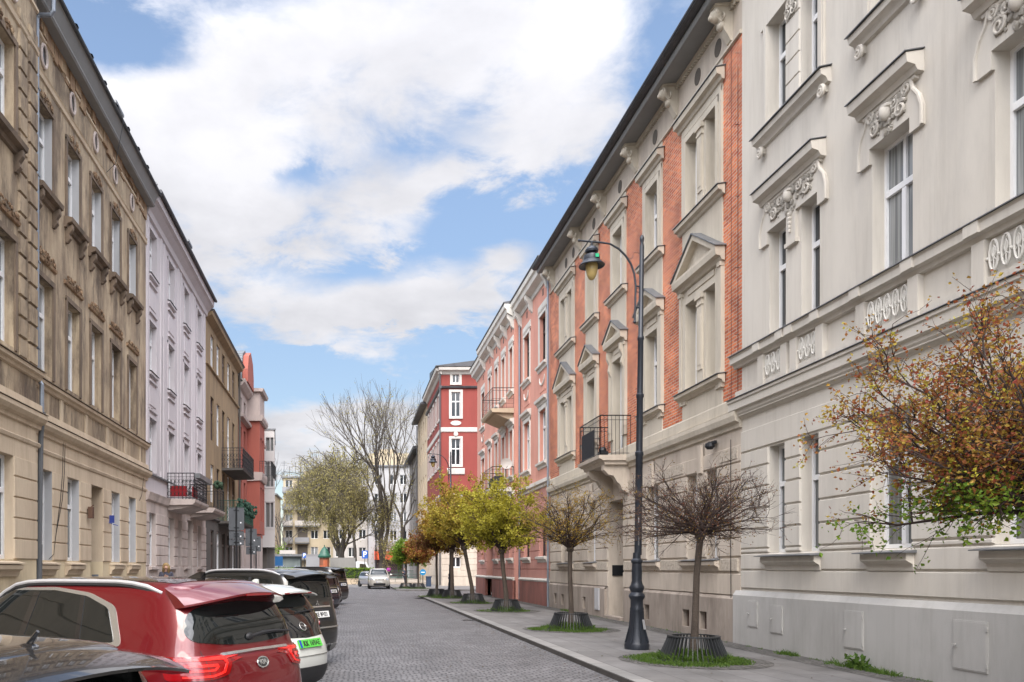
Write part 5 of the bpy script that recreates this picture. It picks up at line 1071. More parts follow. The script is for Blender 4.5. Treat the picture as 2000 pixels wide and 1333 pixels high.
# grass and weeds
M['grass'] = leafmat('grass_blades', (.05, .105, .018), (.12, .19, .035), (.08, .145, .022))
def tuft(mb, x, y, z, n, rad, h, rnd):
    for _ in range(n):
        a = rnd.random()*6.28; r = rad*math.sqrt(rnd.random()); p = Vector((x+r*math.cos(a), y+r*math.sin(a), z)); hh = h*(.4+.9*rnd.random())*(1.15-.5*r/rad)
        d = Vector((rnd.gauss(0, .35), rnd.gauss(0, .35), 1)); w = Vector((rnd.gauss(0, 1), rnd.gauss(0, 1), 0)).normalized()*.0055
        mb.add([p-w, p+w, p+d*hh*.6+w*.6, p+d*hh+Vector((d.x, d.y, -.25))*hh*.4, p+d*hh*.6-w*.6], [(0, 1, 2, 3, 4)])
rnd = random.Random(9); mb = MB()
for i, (x, y) in enumerate(TREES):
    tuft(mb, x, y, .01 if i < 7 else .03, [4000, 10000, 5000, 2600, 1600, 1200, 900, 900, 900][i], .60, .20, rnd)
    for _ in range(60): a = rnd.random()*6.28; q = .62+.36*rnd.random(); tuft(mb, x-.08+q*math.cos(a), y+q*math.sin(a), .005, 70 if i < 3 else 16, .17, .075, rnd)
mb.build('grass', M['grass'], None, kind='stuff', recalc=False, label='green grass growing inside the tree guards', category='grass')
mb = MB(); rnd = random.Random(19)
for _ in range(70):
    y = rnd.choice([15.3, 13.6, 12.6, 13.0, 31])+rnd.gauss(0, .22); tuft(mb, 8.50-abs(rnd.gauss(0, .07)), y, .004, 22, .09, .06+.06*rnd.random(), rnd)
for _ in range(60): tuft(mb, 8.53-abs(rnd.gauss(0, .04)), 10.5+22*rnd.random(), .004, 7, .05, .04, rnd)
for _ in range(10): leafcluster(mb, Vector((8.45, 13.3+rnd.gauss(0, .12), .08)), 10, .09, .05, rnd, -.5)
mb.build('weeds', M['grass'], None, kind='stuff', recalc=False, label='weeds along the foot of the right-hand wall', category='weeds')

# ---------------------------------------------------------------- tall trees at the end of the street
def big_tree(name, x, y, H, spread, label, seed, forks, leaf=None, leafy=0, trunk=.5, lsize=.3, levels=5, start=3.0, droop=0, nl=2, up=.22, kids=(3, 3)):
    rnd = random.Random(seed); t = thing(name, label, 'tree', (x, y, 0)); T, C, LM = MB(), MB(), MB()
    def grow(p, d, L, r, lv, mb):
        pts, d2 = limb(mb, p, d, L, r, r*.66, rnd, 7 if lv > 3 else (5 if lv > 1 else 3), .16, up*.5 if lv > 1 else up*.3-droop*.15, 4)
        if lv <= 2 and leafy:
            for e in pts[1:]:
                if droop and rnd.random() < .5:
                    ln = .5+1.6*rnd.random(); C.tube([e, e+Vector((rnd.gauss(0, .1), 0, -ln*.5)), e+Vector((rnd.gauss(0, .2), 0, -ln))], [.012, .01, .006], 3, cap=False)
                    for q in range(3): leafcluster(LM, e-Vector((0, 0, ln*(q+1)/3)), nl, lsize, lsize*.6, rnd, .8)
                if rnd.random() < leafy: leafcluster(LM, e-Vector((0, 0, droop*.5*rnd.random())), nl, lsize, lsize*.9, rnd, .3+droop)
        if lv == 0: return
        n = rnd.choice(kids)
        for i in range(n):
            a = rnd.random()*6.28; o = d2.orthogonal().normalized(); o = Matrix.Rotation(a, 3, d2) @ o; ang = .30+.40*rnd.random()
            nd = (d2*math.cos(ang)+o*math.sin(ang)*spread+Vector((0, 0, up))).normalized(); b = pts[-1] if i < 2 else pts[rnd.randrange(2, 4)]
            grow(b, nd, L*(.66+.2*rnd.random()), r*(.64 if i < 2 else .45), lv-1, C)
    base = Vector((x, y, 0)); T.tube([base, base+Vector((.05, 0, start*.5)), base+Vector((0, 0, start))], [trunk*1.25, trunk, trunk*.92], 12)
    for dx, L, r in forks: grow(base+Vector((0, 0, start-.2)), Vector((dx, rnd.gauss(0, .15), 1)), L, r, levels, T)
    T.build('trunk', M['bigbark'], t, smooth=True); C.build('crown', M['bigbark'], t, recalc=False)
    if LM.v: LM.build('leaves', LF[leaf], t, recalc=False)
    return t
big_tree('bare_tree', 4.05, 103, 22, .72, 'tallest bare tree at the end of the street, forking low into two big limbs', 12, [(-.12, 6.5, .34), (.20, 6.1, .31)], 'olive', .18, .5, .16, 6, 2.4, 0, 1, .15, (3, 3, 2))
big_tree('bare_tree', 6.6, 108, 18, 1.0, 'second bare tree, just right of the tallest one and partly behind it', 14, [(.05, 5.6, .26), (.35, 4.6, .18)], 'olive', .35, .30, .18, 5, 3.2, 0, 1, .16, (2, 3, 3))
big_tree('leafy_tree', -1.2, 100, 15, 1.25, 'olive-green drooping tree with dense catkins at the end of the street', 22, [(-.22, 4.4, .34), (.06, 4.4, .36), (-.5, 3.6, .26), (.3, 3.5, .22)], 'olive', .75, .45, .15, 5, 3.2, 1.3, 2, .06, (3, 4))
big_tree('leafy_tree', .6, 112, 14, 1.0, 'slim greenish tree with a straight trunk between the olive tree and the bare tree', 24, [(.0, 5.0, .22)], 'olive', .8, .25, .25, 4, 4.5, .3, 2, .2, (3, 3))
big_tree('bare_tree', -10.5, 120, 10, 1.1, 'small pale bare tree in front of the sandy blank wall', 27, [(-.1, 3.2, .18), (.3, 2.8, .14)], None, 0, .22, .2, 4, 2.5, 0, 1, .1, (3, 3))
big_tree('bare_tree', -8.6, 84, 14, .8, 'leafless tree whose top twigs show above the modern grey building', 31, [(.05, 3.0, .16)], None, 0, .20, .2, 4, 5.0, 0, 1, .22, (2, 3))
big_tree('leafy_tree', -9.6, 100, 6, 1.1, 'low dark green tree beside the blue sign at the left of the square', 33, [(0, 1.6, .12), (.3, 1.4, .1)], 'green', .8, .16, .2, 3, 1.2, .2, 3, .1, (3, 3))

# ================================================================ street lamps
def street_lamp(x, y, label, lean=.0, green=True):
    t = thing('street_lamp', label, 'street lamp', (x, y, 0), 'cast iron street lamps with curved arms')
    mb = MB(); mb.lathe((x, y, 0), [(.245, 0), (.25, .10), (.235, .13), (.225, .16), (.20, .25), (.165, .42), (.145, .62), (.135, .80), (.14, .84), (.125, .88), (.125, 1.02), (.15, 1.06), (.165, 1.10), (.15, 1.14), (.115, 1.18), (.145, 1.25), (.15, 1.29), (.12, 1.34), (.10, 1.42), (.105, 1.6), (.095, 1.78), (.115, 1.80), (.115, 1.84), (.08, 1.88), (.075, 2.0)], 20)
    for i in range(8):
        a = i*math.pi/4; mb.tube([(x+.24*math.cos(a), y+.24*math.sin(a), .14), (x+.15*math.cos(a), y+.15*math.sin(a), .5), (x+.135*math.cos(a), y+.135*math.sin(a), .8)], [.016, .010, .008], 5)
    mb.build('base', M['lamp_iron'], t, smooth=True)
    mb = MB(); prof = [(.075, 1.95), (.072, 4.0), (.085, 4.02), (.085, 4.08), (.068, 4.1), (.064, 5.2), (.078, 5.22), (.078, 5.28), (.060, 5.3), (.057, 6.4), (.068, 6.42), (.068, 6.47), (.05, 6.5), (.045, 8.35), (.03, 8.42), (.04, 8.46), (.045, 8.52), (.02, 8.58)]
    mb.tube([(x+lean*z/8, y, z) for r, z in prof], [r for r, z in prof], 14); mb.build('pole', M['lamp_iron'], t, smooth=True)
    mb = MB(); X = lambda z: x+lean*z/8
    arc = [(-.13, 6.80), (-.12, 7.2), (-.12, 7.55), (-.15, 7.78), (-.22, 7.98), (-.33, 8.15), (-.48, 8.30), (-.66, 8.40), (-.85, 8.43), (-1.1, 8.45), (-1.30, 8.47)]
    mb.tube([(X(h)+a, y, h) for a, h in arc], [.022]*7+[.02]*4, 8); mb.ball((X(6.8)-.13, y, 6.78), .035, 8, 6); mb.ball((X(8.4)-1.30, y, 8.47), .03, 8, 6)
    for z in (7.52, 7.08): mb.tube([(X(z)-.13, y, z), (X(z), y, z)], .017, 6)
    mb.tube([(X(8)-.0, y, 8.2), (X(8)-.15, y, 8.22), (X(8)-.2, y, 8.10), (X(8)-.3, y, 8.1)], .006, 5); ring(mb, WF, X(7.5)-.06, -y, 7.44, .045, .045, .008, 12, 5)
    mb.build('arm', M['lamp_iron'], t, smooth=True)
    lx = X(8.4)-1.04; mb = MB(); mb.lathe((lx, y, 8.45), [(.022, 0), (.02, -.08), (.05, -.10), (.10, -.13), (.135, -.18), (.13, -.22), (.07, -.25), (.10, -.27), (.155, -.29), (.165, -.34), (.165, -.39), (.20, -.43), (.265, -.50), (.26, -.515), (.16, -.48), (.11, -.46)], 24)
    ln = mb.build('lantern', M['lamp_iron'], t, smooth=True)
    mb = MB(); mb.lathe((lx, y, 8.45), [(.11, -.44), (.125, -.50), (.12, -.60), (.095, -.70), (.055, -.78), (.02, -.80)], 20); mb.build('glass_globe', M['globe'], ln, smooth=True)
    if green:
        mb = MB(); mb.box(WF, lx+.03, lx+.10, -y+.150, -y+.166, 8.07, 8.14); mb.build('green_sticker', simple('green_sticker', (.0, .35, .16), .5), ln)
        mb = MB()
        for z0, z1, s in ((2.15, 2.45, .055), (2.62, 2.75, .04)): mb.add([(x+.077*math.sin(a)+0, y-.077*math.cos(a), z) for z in (z0, z1) for a in (s*8-.3, s*8+.2)], [(0, 1, 3, 2)])
        mb.add([(x+.20*math.sin(a), y-.20*math.cos(a)-.012, z) for z, a in ((.42, .35), (.42, .75))]+[(x+.158*math.sin(a), y-.158*math.cos(a)-.010, z) for z, a in ((.62, .75), (.62, .35))], [(0, 1, 2, 3)])
        mb.build('torn_sticker', simple('pale_torn_paper', (.35, .35, .36), .8), t)
    return t
M['globe'] = simple('amber_lamp_glass', (.42, .31, .12), .25)
street_lamp(5.93, 16.45, 'nearest cast iron street lamp with a green sticker on its lantern', .10)
street_lamp(5.92, 47.0, 'farther cast iron street lamp rising from the orange-leaved maples', .0, False)
# ================================================================ cars
def paint(name, c, c2=None, met=.0): 
    m = simple(name, c, .32, met, coat=1, spec=.5); return m
M['glass'] = simple('tinted_car_glass', (.008, .010, .010), .03, spec=.8)
M['blacktrim'] = simple('black_plastic_trim', (.018, .018, .02), .55)
M['gloss_black'] = simple('gloss_black_trim', (.008, .008, .009), .08, coat=1)
M['chrome'] = simple('satin_chrome', (.62, .62, .60), .22, .85)
M['tyre'] = simple('tyre_rubber', (.02, .02, .02), .85)
M['alloy'] = simple('alloy_wheel', (.35, .35, .36), .3, .9)
M['red_lens'] = simple('red_tail_lens', (.24, .003, .005), .12, coat=1)
M['red_glow'] = simple('bright_red_light_guide', (.85, .02, .015), .2, coat=1)
M['clear_lens'] = simple('clear_headlamp', (.45, .46, .48), .08, .3, coat=1)
def ringpts(xr, xf, hw, z, n=28, ex=4.0, dz=None, taper=0):
    cx, a = (xr+xf)/2, (xf-xr)/2; out = []
    for i in range(n):
        t = 2*math.pi*(i+.5)/n; c, s = math.cos(t), math.sin(t)
        x = cx+a*math.copysign(abs(c)**(2/ex), c); y = hw*math.copysign(abs(s)**(2/ex), s)
        q = (x-cx)/a
        if taper: y *= 1-taper*max(0, abs(q)-.35)**2
        out.append((x, y, z+(dz(x) if dz else 0)))
    return out
class Car:
    def __init__(s, name, label, px, py, ang, L, layers, body, wheels=((.82, 3.5), .34), group=None, sub=2, topn=3, z=RZ):
        # local frame: x forward from the rear bumper, y to the left, z up
        s.t = thing(name, label, 'car', (px, py, z), group, math.pi-ang if ang is not None else 0); s.L = L
        bm = bmesh.new(); rings = []
        for ly in layers:
            pts = ringpts(*ly[:4], **(ly[4] if len(ly) > 4 else {})); rings.append([bm.verts.new(p) for p in pts])
        n = len(rings[0])
        for a, b in zip(rings, rings[1:]):
            for i in range(n): bm.faces.new((a[i], a[(i+1) % n], b[(i+1) % n], b[i]))
        for rg, flip in ((rings[0], 0), (rings[-1], 1)):     # close with a strip of quads across the car
            h = n//2
            for i in range(h-1):
                a, b, c, d = rg[i], rg[i+1], rg[n-2-i], rg[n-1-i]
                if len({a, b, c, d}) == 4: bm.faces.new((a, b, c, d))
                elif len({a, b, c, d}) == 3:
                    pass
        bmesh.ops.recalc_face_normals(bm, faces=bm.faces)
        me = bpy.data.meshes.new('body'); bm.to_mesh(me); bm.free()
        o = bpy.data.objects.new('body', me); S.collection.objects.link(o)
        sm = o.modifiers.new('s', 'SUBSURF'); sm.levels = sub; sm.render_levels = sub
        ws, s.wr = wheels; cutters = []
        for wx in ws:
            for sd_ in (-1, 1):
                c = MB(); c.lathe((0, 0, 0), [(s.wr*1.13, -.2), (s.wr*1.13, .45)], 28, ax='y'); cm = bpy.data.meshes.new('c'); off = (wx, sd_*(s.hw(layers)-.06), s.wr)
                cm.from_pydata([(v[0]+off[0], v[1]*1+off[1] if sd_ > 0 else -v[1]+off[1], v[2]+off[2]) for v in c.v], [], c.f); co = bpy.data.objects.new('c', cm); S.collection.objects.link(co)
                b2 = bmesh.new(); b2.from_mesh(cm); bmesh.ops.recalc_face_normals(b2, faces=b2.faces); b2.to_mesh(cm); b2.free()
                bo = o.modifiers.new('b', 'BOOLEAN'); bo.operation = 'DIFFERENCE'; bo.object = co; bo.solver = 'EXACT'; cutters.append(co)
        dg = bpy.context.evaluated_depsgraph_get(); dg.update()
        em = bpy.data.meshes.new_from_object(o.evaluated_get(dg)); o.modifiers.clear()
        o.data = em; em.name = 'body'; em.materials.clear(); em.materials.append(body); em.shade_smooth(); em.set_sharp_from_angle(angle=R(50))
        for c in cutters: bpy.data.objects.remove(c)
        o.parent = s.t; s.o = o
        bm = bmesh.new(); bm.from_mesh(em); s.bvh = BVHTree.FromBMesh(bm); bm.free()
        for wx in ws:
            for sg in (-1, 1):
                w = MB(); y0 = sg*(s.hw(layers)-.13); f = lambda lst: [(r, y0+sg*h) for r, h in lst]
                w.lathe((wx, 0, s.wr), f([(s.wr*.66, -.09), (s.wr*.94, -.11), (s.wr, -.08), (s.wr, .07), (s.wr*.94, .10), (s.wr*.68, .09)]), 28, ax='y'); wo = s.obj(w, 'tyre', M['tyre'], s.t, True)
                w = MB(); w.lathe((wx, 0, s.wr), f([(s.wr*.67, .05), (s.wr*.67, .085), (s.wr*.62, .075), (s.wr*.60, .03)]), 28, ax='y'); w.lathe((wx, 0, s.wr), f([(.06, .02), (.07, .07), (.02, .075)]), 12, ax='y')
                for k in range(5):
                    a = 2*math.pi*k/5; w.tube([(wx+.04*math.cos(a), y0+sg*.055, s.wr+.04*math.sin(a)), (wx+s.wr*.64*math.cos(a), y0+sg*.065, s.wr+s.wr*.64*math.sin(a))], [.035, .028], 6)
                w.lathe((wx, 0, s.wr), f([(s.wr*.6, .0), (s.wr*.6, .01)]), 20, ax='y')
                s.obj(w, 'rim', M['alloy'], wo, True)
    def hw(s, layers): return max(l[2] for l in layers)
    def obj(s, mb, name, mat, parent=None, smooth=False, label=None):
        me = bpy.data.meshes.new(name); me.from_pydata(mb.v, [], mb.f); bm = bmesh.new(); bm.from_mesh(me); bmesh.ops.recalc_face_normals(bm, faces=bm.faces); bm.to_mesh(me); bm.free()
        if smooth: me.shade_smooth(); me.set_sharp_from_angle(angle=R(40))
        me.materials.append(mat); o = bpy.data.objects.new(name, me); S.collection.objects.link(o); o.parent = parent or s.t
        if label: o['label'] = label
        return o
    def patch(s, name, poly, axis, off, mat, parent=None, step=.05, skirt=.012, label=None, rnd=0.0, mirror=False):
        """a panel that follows the body: poly in the plane seen along axis ('L','R' sides: x,z; 'B' rear / 'F' front: y,z; 'T' top: x,y)"""
        if rnd: poly = roundpoly(poly, rnd)
        pts = []
        for i, p in enumerate(poly):
            q = poly[(i+1) % len(poly)]; m = max(1, int(math.hypot(q[0]-p[0], q[1]-p[1])/step))
            pts += [(p[0]+(q[0]-p[0])*j/m, p[1]+(q[1]-p[1])*j/m) for j in range(m)]
        nb = len(pts); xs = [p[0] for p in pts]; ys = [p[1] for p in pts]
        def inside(x, y):
            c = False
            for i in range(nb):
                (x1, y1), (x2, y2) = pts[i], pts[i-1]
                if (y1 > y) != (y2 > y) and x < (x2-x1)*(y-y1)/(y2-y1)+x1: c = not c
            return c
        gx = min(xs)+step*.5
        allp = list(pts)
        while gx < max(xs):
            gy = min(ys)+step*.5
            while gy < max(ys):
                if inside(gx, gy) and min((gx-a)**2+(gy-b)**2 for a, b in pts) > (step*.45)**2: allp.append((gx, gy))
                gy += step
            gx += step
        v2, _, f2, _, _, _ = geometry.delaunay_2d_cdt([Vector(p) for p in allp], [(i, (i+1) % nb) for i in range(nb)], [], 1, 1e-5)
        D = {'L': Vector((0, -1, 0)), 'R': Vector((0, 1, 0)), 'B': Vector((1, 0, 0)), 'F': Vector((-1, 0, 0)), 'T': Vector((0, 0, -1))}[axis]
        vs = []; good = []
        for p in v2:
            o3 = Vector((p[0], 0, p[1])) if axis in 'LR' else (Vector((0, p[0], p[1])) if axis in 'BF' else Vector((p[0], p[1], 0)))
            org = o3-D*9 if axis != 'B' else o3-D*3
            hit = s.bvh.ray_cast(org, D)
            if hit[0] is None: vs.append(None)
            else:
                nr = hit[1] if hit[1].dot(D) < 0 else -hit[1]; vs.append(hit[0]+nr*off)
        idx = {}; out = []
        for i, v in enumerate(vs):
            if v is not None: idx[i] = len(out); out.append(v)
        fs = [tuple(idx[i] for i in f) for f in f2 if all(i in idx for i in f)]
        bm = bmesh.new(); bv = [bm.verts.new(v) for v in out]
        for f in fs:
            try: bm.faces.new([bv[i] for i in f])
            except ValueError: pass
        for v in [v for v in bm.verts if not v.link_faces]: bm.verts.remove(v)
        bm.normal_update()
        for f in bm.faces:
            if f.normal.dot(D) > 0: f.normal_flip()
        bm.normal_update()
        if skirt:
            be = [e for e in bm.edges if e.is_boundary]; nrm = {v: v.normal.copy() for v in bm.verts}
            r = bmesh.ops.extrude_edge_only(bm, edges=be); nv = [g for g in r['geom'] if isinstance(g, bmesh.types.BMVert)]
            for v in nv:
                src = min((e.other_vert(v) for e in v.link_edges if e.other_vert(v) in nrm), key=lambda w: (w.co-v.co).length, default=None)
                if src: v.co = v.co-nrm[src]*(off+skirt)
        me = bpy.data.meshes.new(name); bm.to_mesh(me); bm.free(); me.shade_smooth(); me.set_sharp_from_angle(angle=R(55)); me.materials.append(mat)
        o = bpy.data.objects.new(name, me); S.collection.objects.link(o); o.parent = parent or s.t
        if label: o['label'] = label
        return o
    def hit(s, x, y, z, D):
        h = s.bvh.ray_cast(Vector((x, y, z))-Vector(D)*6, Vector(D)); return h
    def text(s, body, y, z, size, mat, name, axis='B', off=.006, tilt=None, bold=0.0, parent=None, sx=1):
        cu = bpy.data.curves.new('t', 'FONT'); cu.body = body; cu.size = size; cu.align_x = 'CENTER'; cu.align_y = 'CENTER'; cu.extrude = .003; cu.offset = bold; cu.resolution_u = 3
        to = bpy.data.objects.new('t', cu); S.collection.objects.link(to); dg = bpy.context.evaluated_depsgraph_get(); dg.update(); me = bpy.data.meshes.new_from_object(to.evaluated_get(dg)); bpy.data.objects.remove(to)
        D = Vector((1, 0, 0)) if axis == 'B' else Vector((-1, 0, 0)); h = s.hit(0, y, z, D); nr = h[1] if h[1].dot(D) < 0 else -h[1]
        zz = nr; yy = (Vector((0, 0, 1))-zz*zz.z).normalized(); xx = yy.cross(zz)
        mt = Matrix((( xx.x*sx, yy.x, zz.x, h[0].x+nr.x*off), (xx.y*sx, yy.y, zz.y, h[0].y+nr.y*off), (xx.z*sx, yy.z, zz.z, h[0].z+nr.z*off), (0, 0, 0, 1)))
        me.transform(mt); me.materials.clear(); me.materials.append(mat); me.name = name; o = bpy.data.objects.new(name, me); S.collection.objects.link(o); o.parent = parent or s.t
        return o
    def plate(s, body, y, z, w, h, mat_bg, mat_tx, axis='B'):
        D = Vector((1, 0, 0)) if axis == 'B' else Vector((-1, 0, 0)); q = s.hit(0, y, z, D); nr = q[1] if q[1].dot(D) < 0 else -q[1]; zz = nr; yy = (Vector((0, 0, 1))-zz*zz.z).normalized(); xx = yy.cross(zz); c = q[0]+nr*.018
        mb = MB(); mb.add([c+xx*a*w/2+yy*b*h/2+zz*e for e in (-.018, .006) for b in (-1, 1) for a in (-1, 1)], [(0, 1, 3, 2), (4, 6, 7, 5), (0, 4, 5, 1), (2, 3, 7, 6), (0, 2, 6, 4), (1, 5, 7, 3)]); o = s.obj(mb, 'number_plate', mat_bg)
        mb = MB(); mb.add([c+xx*(-w/2+.0)+yy*b*h/2*.94+zz*.0075+xx*a for b in (-1, 1) for a in (.004, .045)], [(0, 1, 3, 2)]); s.obj(mb, 'country_strip', simple('eu_blue', (.01, .03, .35), .4), o)
        if body: s.text(body, y+(.02 if axis == 'F' else -.02), z-.004, h*.92, mat_tx, 'plate_lettering', axis, .026, parent=o, sx=.84, bold=.0012)
        return o
def roundpoly(poly, r, k=4):
    out = []; n = len(poly)
    for i, p in enumerate(poly):
        a, b = Vector(poly[i-1]), Vector(poly[(i+1) % n]); p = Vector(p); da, db = (a-p), (b-p); ra, rb = min(r, da.length*.45), min(r, db.length*.45); s0, s1 = p+da.normalized()*ra, p+db.normalized()*rb
        for j in range(k+1):
            t = j/k; out.append(tuple(s0*(1-t)**2+p*2*t*(1-t)+s1*t*t))
    return out
def hood(L, h=.10): return lambda x: 0
def suv_layers(L, W, H, belt=1.10, rear=(.0, .05, .16, .34, .50), cowl=1.25, rake=.9, hoodz=1.0, ex=4.2, roofw=.60, front_ex=3.2, tp=1.0):
    hw = W/2; k = H/1.64
    return [(.20, L-.22, hw*.80, .20*k, dict(ex=ex)), (.08, L-.10, hw*.93, .24*k, dict(ex=ex)), (.02, L-.03, hw*.985, .42*k, dict(ex=ex)), (.0, L, hw, .60*k, dict(ex=ex, taper=.10*tp)),
            (rear[0]+.03, L-.02, hw, .78*k, dict(ex=ex, taper=.12*tp)), (rear[1]+.02, L-.08, hw*.985, .93*k, dict(ex=ex, taper=.14*tp)), (rear[1]+.05, L-.28, hw*.965, hoodz*k, dict(ex=ex, taper=.12*tp)),
            (rear[1]+.09, L-cowl+.15, hw*.94, belt*k-.02, dict(ex=ex+.4)), (rear[1]+.12, L-cowl-.02, hw*.915, belt*k+.03, dict(ex=ex+.6)),
            (rear[2]+.10, L-cowl-rake*.35, hw*.85, (belt+.20)*k, dict(ex=ex+.8)), (rear[3], L-cowl-rake*.68, hw*.775, (belt+.36)*k, dict(ex=ex+.8)),
            (rear[3]+.10, L-cowl-rake*.90, hw*.715, H-.075, dict(ex=ex+.4)), (rear[4]+.05, L-cowl-rake*1.05, hw*roofw, H-.03, dict(ex=ex)), (rear[4]+.35, L-cowl-rake*1.3, hw*.36, H-.005, dict(ex=3)), (rear[4]+.8, L-cowl-rake*1.7, hw*.10, H, dict(ex=2.5))]
GROUP = 'cars parked nose-in along the left kerb'
DX = R(27)
# ---- the red SUV
Lr, Hr = 4.62, 1.69
red_paint = paint('deep_red_metallic_paint', (.13, .0025, .006), met=.2)
c = Car('parked_car', 'deep red SUV with silver roof rails, second car from the camera', -.72, 6.95, R(30), Lr, suv_layers(Lr, 1.94, Hr, 1.03, (.0, .04, .10, .30, .42), 1.0, 1.0, ex=5.4, tp=.35), red_paint, group=GROUP, sub=3)
red = c; hw = .93
side = [(.99, 1.145), (1.0, 1.19), (1.16, 1.43), (1.45, 1.525), (1.9, 1.57), (2.6, 1.56), (3.1, 1.42), (3.5, 1.14), (2.2, 1.125), (1.4, 1.13)]
for ax in 'LR':
    sr = c.patch('window_surround', [(.90, 1.115), (.91, 1.17), (1.08, 1.45), (1.42, 1.555), (1.9, 1.60), (2.62, 1.585), (3.16, 1.44), (3.6, 1.10), (2.2, 1.10), (1.4, 1.105)], ax, .003, M['chrome'], rnd=.06)
    c.patch('side_window', side, ax, .008, M['glass'], rnd=.05, label=None)
    c.patch('window_pillar', [(1.38, 1.13), (1.44, 1.13), (1.53, 1.53), (1.48, 1.525)], ax, .012, M['gloss_black'], step=.03); c.patch('window_pillar', [(2.12, 1.13), (2.2, 1.13), (2.17, 1.55), (2.09, 1.55)], ax, .012, M['gloss_black'], step=.03)
    c.patch('door_seam', [(1.10, .75), (1.105, .75), (.93, 1.11), (.922, 1.11)], ax, .002, M['blacktrim'], step=.04, skirt=0)
    c.patch('tail_lamp', [(.02, 1.045), (.02, .90), (.20, .885), (.42, .94), (.62, 1.03), (.42, 1.045)], ax, .012, M['red_lens'], rnd=.02)
    c.patch('light_guide', [(.05, 1.03), (.05, 1.015), (.40, 1.015), (.55, 1.03)], ax, .017, M['red_glow'], step=.03)
for s in (-1, 1):
    P_ = lambda l: [(s*a, b) for a, b in l]
    c.patch('tail_lamp', P_([(.44, 1.05), (.40, .985), (.46, .895), (.62, .865), (.86, .86), (.86, 1.05)]), 'B', .012, M['red_lens'], rnd=.02, step=.03)
    c.patch('light_guide', P_([(.46, 1.035), (.60, 1.035), (.84, 1.03), (.84, 1.012), (.60, 1.014), (.50, 1.012), (.475, .985), (.52, .925), (.62, .90), (.80, .895), (.80, .88), (.62, .883), (.505, .91), (.455, .985)]), 'B', .018, M['red_glow'], step=.02)
    c.patch('light_guide', P_([(.56, .985), (.78, .985), (.78, .965), (.58, .965), (.60, .945), (.78, .94), (.78, .925), (.59, .93), (.555, .96)]), 'B', .017, M['red_glow'], step=.02)
    c.patch('tailgate_seam', P_([(.655, 1.09), (.66, 1.095), (.64, .86), (.635, .86)]), 'B', .014, M['blacktrim'], step=.03, skirt=0)
# rear window, with black side glass, under a red spoiler
c.patch('rear_window', [(-.52, 1.45), (-.64, 1.40), (-.725, 1.25), (-.69, 1.165), (-.35, 1.125), (0, 1.115), (.35, 1.125), (.69, 1.165), (.725, 1.25), (.64, 1.40), (.52, 1.45), (0, 1.48)], 'B', .008, M['glass'], rnd=.06)
mb = MB()      # spoiler
for i in range(13):
    y = -.68+i*.68/6; q = (y/.68)**2
    row = [(.56+.02*q, y, Hr-.032-.05*q), (.28+.16*q, y*1.0, Hr-.058-.10*q), (.10+.20*q*q+.06*q, y, Hr-.125-.10*q), (.10+.20*q*q+.06*q, y, Hr-.142-.10*q), (.36+.1*q, y, Hr-.165-.09*q)]
    k = len(mb.v); mb.v += row
    if i: mb.f += [(k-5+j, k-4+j, k+1+j, k+j) for j in range(4)]
mb.f += [(0, 1, 2, 3, 4), tuple(len(mb.v)-5+j for j in (4, 3, 2, 1, 0))]
spo = c.obj(mb, 'spoiler', red_paint, None, True)
mb = MB(); mb.box(WF, .10, .13, -.18, .18, Hr-.155, Hr-.135); c.obj(mb, 'high_brake_lamp', M['red_lens'], spo)
c.patch('chrome_strip', [(-.47, 1.035), (-.47, 1.060), (0, 1.066), (.47, 1.060), (.47, 1.035), (0, 1.041)], 'B', .016, M['chrome'], step=.03)
for y0, y1 in ((-.62, .62),):
    c.patch('panel_crease', [(-.40, .62), (-.40, .80), (-.30, .86), (.30, .86), (.40, .80), (.40, .62)], 'B', .006, red_paint, rnd=.05)
mb = MB(); h = c.hit(0, 0, .955, (1, 0, 0)); nn = -h[1] if h[1].x > 0 else h[1]
def emblem(car, y, z, a, b, inner, name='emblem'):
    h = car.hit(0, y, z, (1, 0, 0)); ct = h[0]; nr = h[1] if h[1].x < 0 else -h[1]; yy = (Vector((0, 0, 1))-nr*nr.z).normalized(); xx = yy.cross(nr); out = MB()
    pts = [ct+nr*.010+xx*a*math.cos(t)+yy*b*math.sin(t) for t in [2*math.pi*i/24 for i in range(25)]]; out.tube(pts, .0065, 6, cap=False); o = car.obj(out, name, M['chrome'], None, True)
    if inner:
        f = MB(); f.add([ct+nr*.008+xx*a*.92*math.cos(t)+yy*b*.92*math.sin(t) for t in [2*math.pi*i/24 for i in range(24)]], [tuple(range(24))]); car.obj(f, 'emblem_ground', M['gloss_black'], o)
    return o, ct, nr, xx, yy
em, *_ = emblem(c, 0, .95, .078, .046, True)
c.text('KIA', 0, .95, .062, M['chrome'], 'emblem_lettering', off=.014, parent=em, bold=.002)
c.text('SPORTAGE', .42, .735, .055, M['chrome'], 'model_lettering', off=.010, bold=.003, sx=1.15)
mb = MB(); h = c.hit(0, -.25, 1.185, (1, 0, 0)); q = h[0]
mb.tube([q+Vector((-.03, .30, -.01)), q+Vector((-.035, .1, .015)), q+Vector((-.05, -.02, .02)), q+Vector((-.03, -.30, .005))], [.016, .02, .014, .008], 6); mb.ball(q+Vector((-.02, .30, -.01)), (.03, .05, .035), 8, 6); c.obj(mb, 'wiper', M['blacktrim'], None, True)
c.patch('lower_bumper', [(-.85, .24), (-.85, .44), (-.6, .50), (.6, .50), (.85, .44), (.85, .24)], 'B', .012, M['blacktrim'], rnd=.05)
c.plate('KR 8SX47', 0, .62, .50, .11, simple('plate_white', (.7, .7, .68), .4), M['blacktrim'])
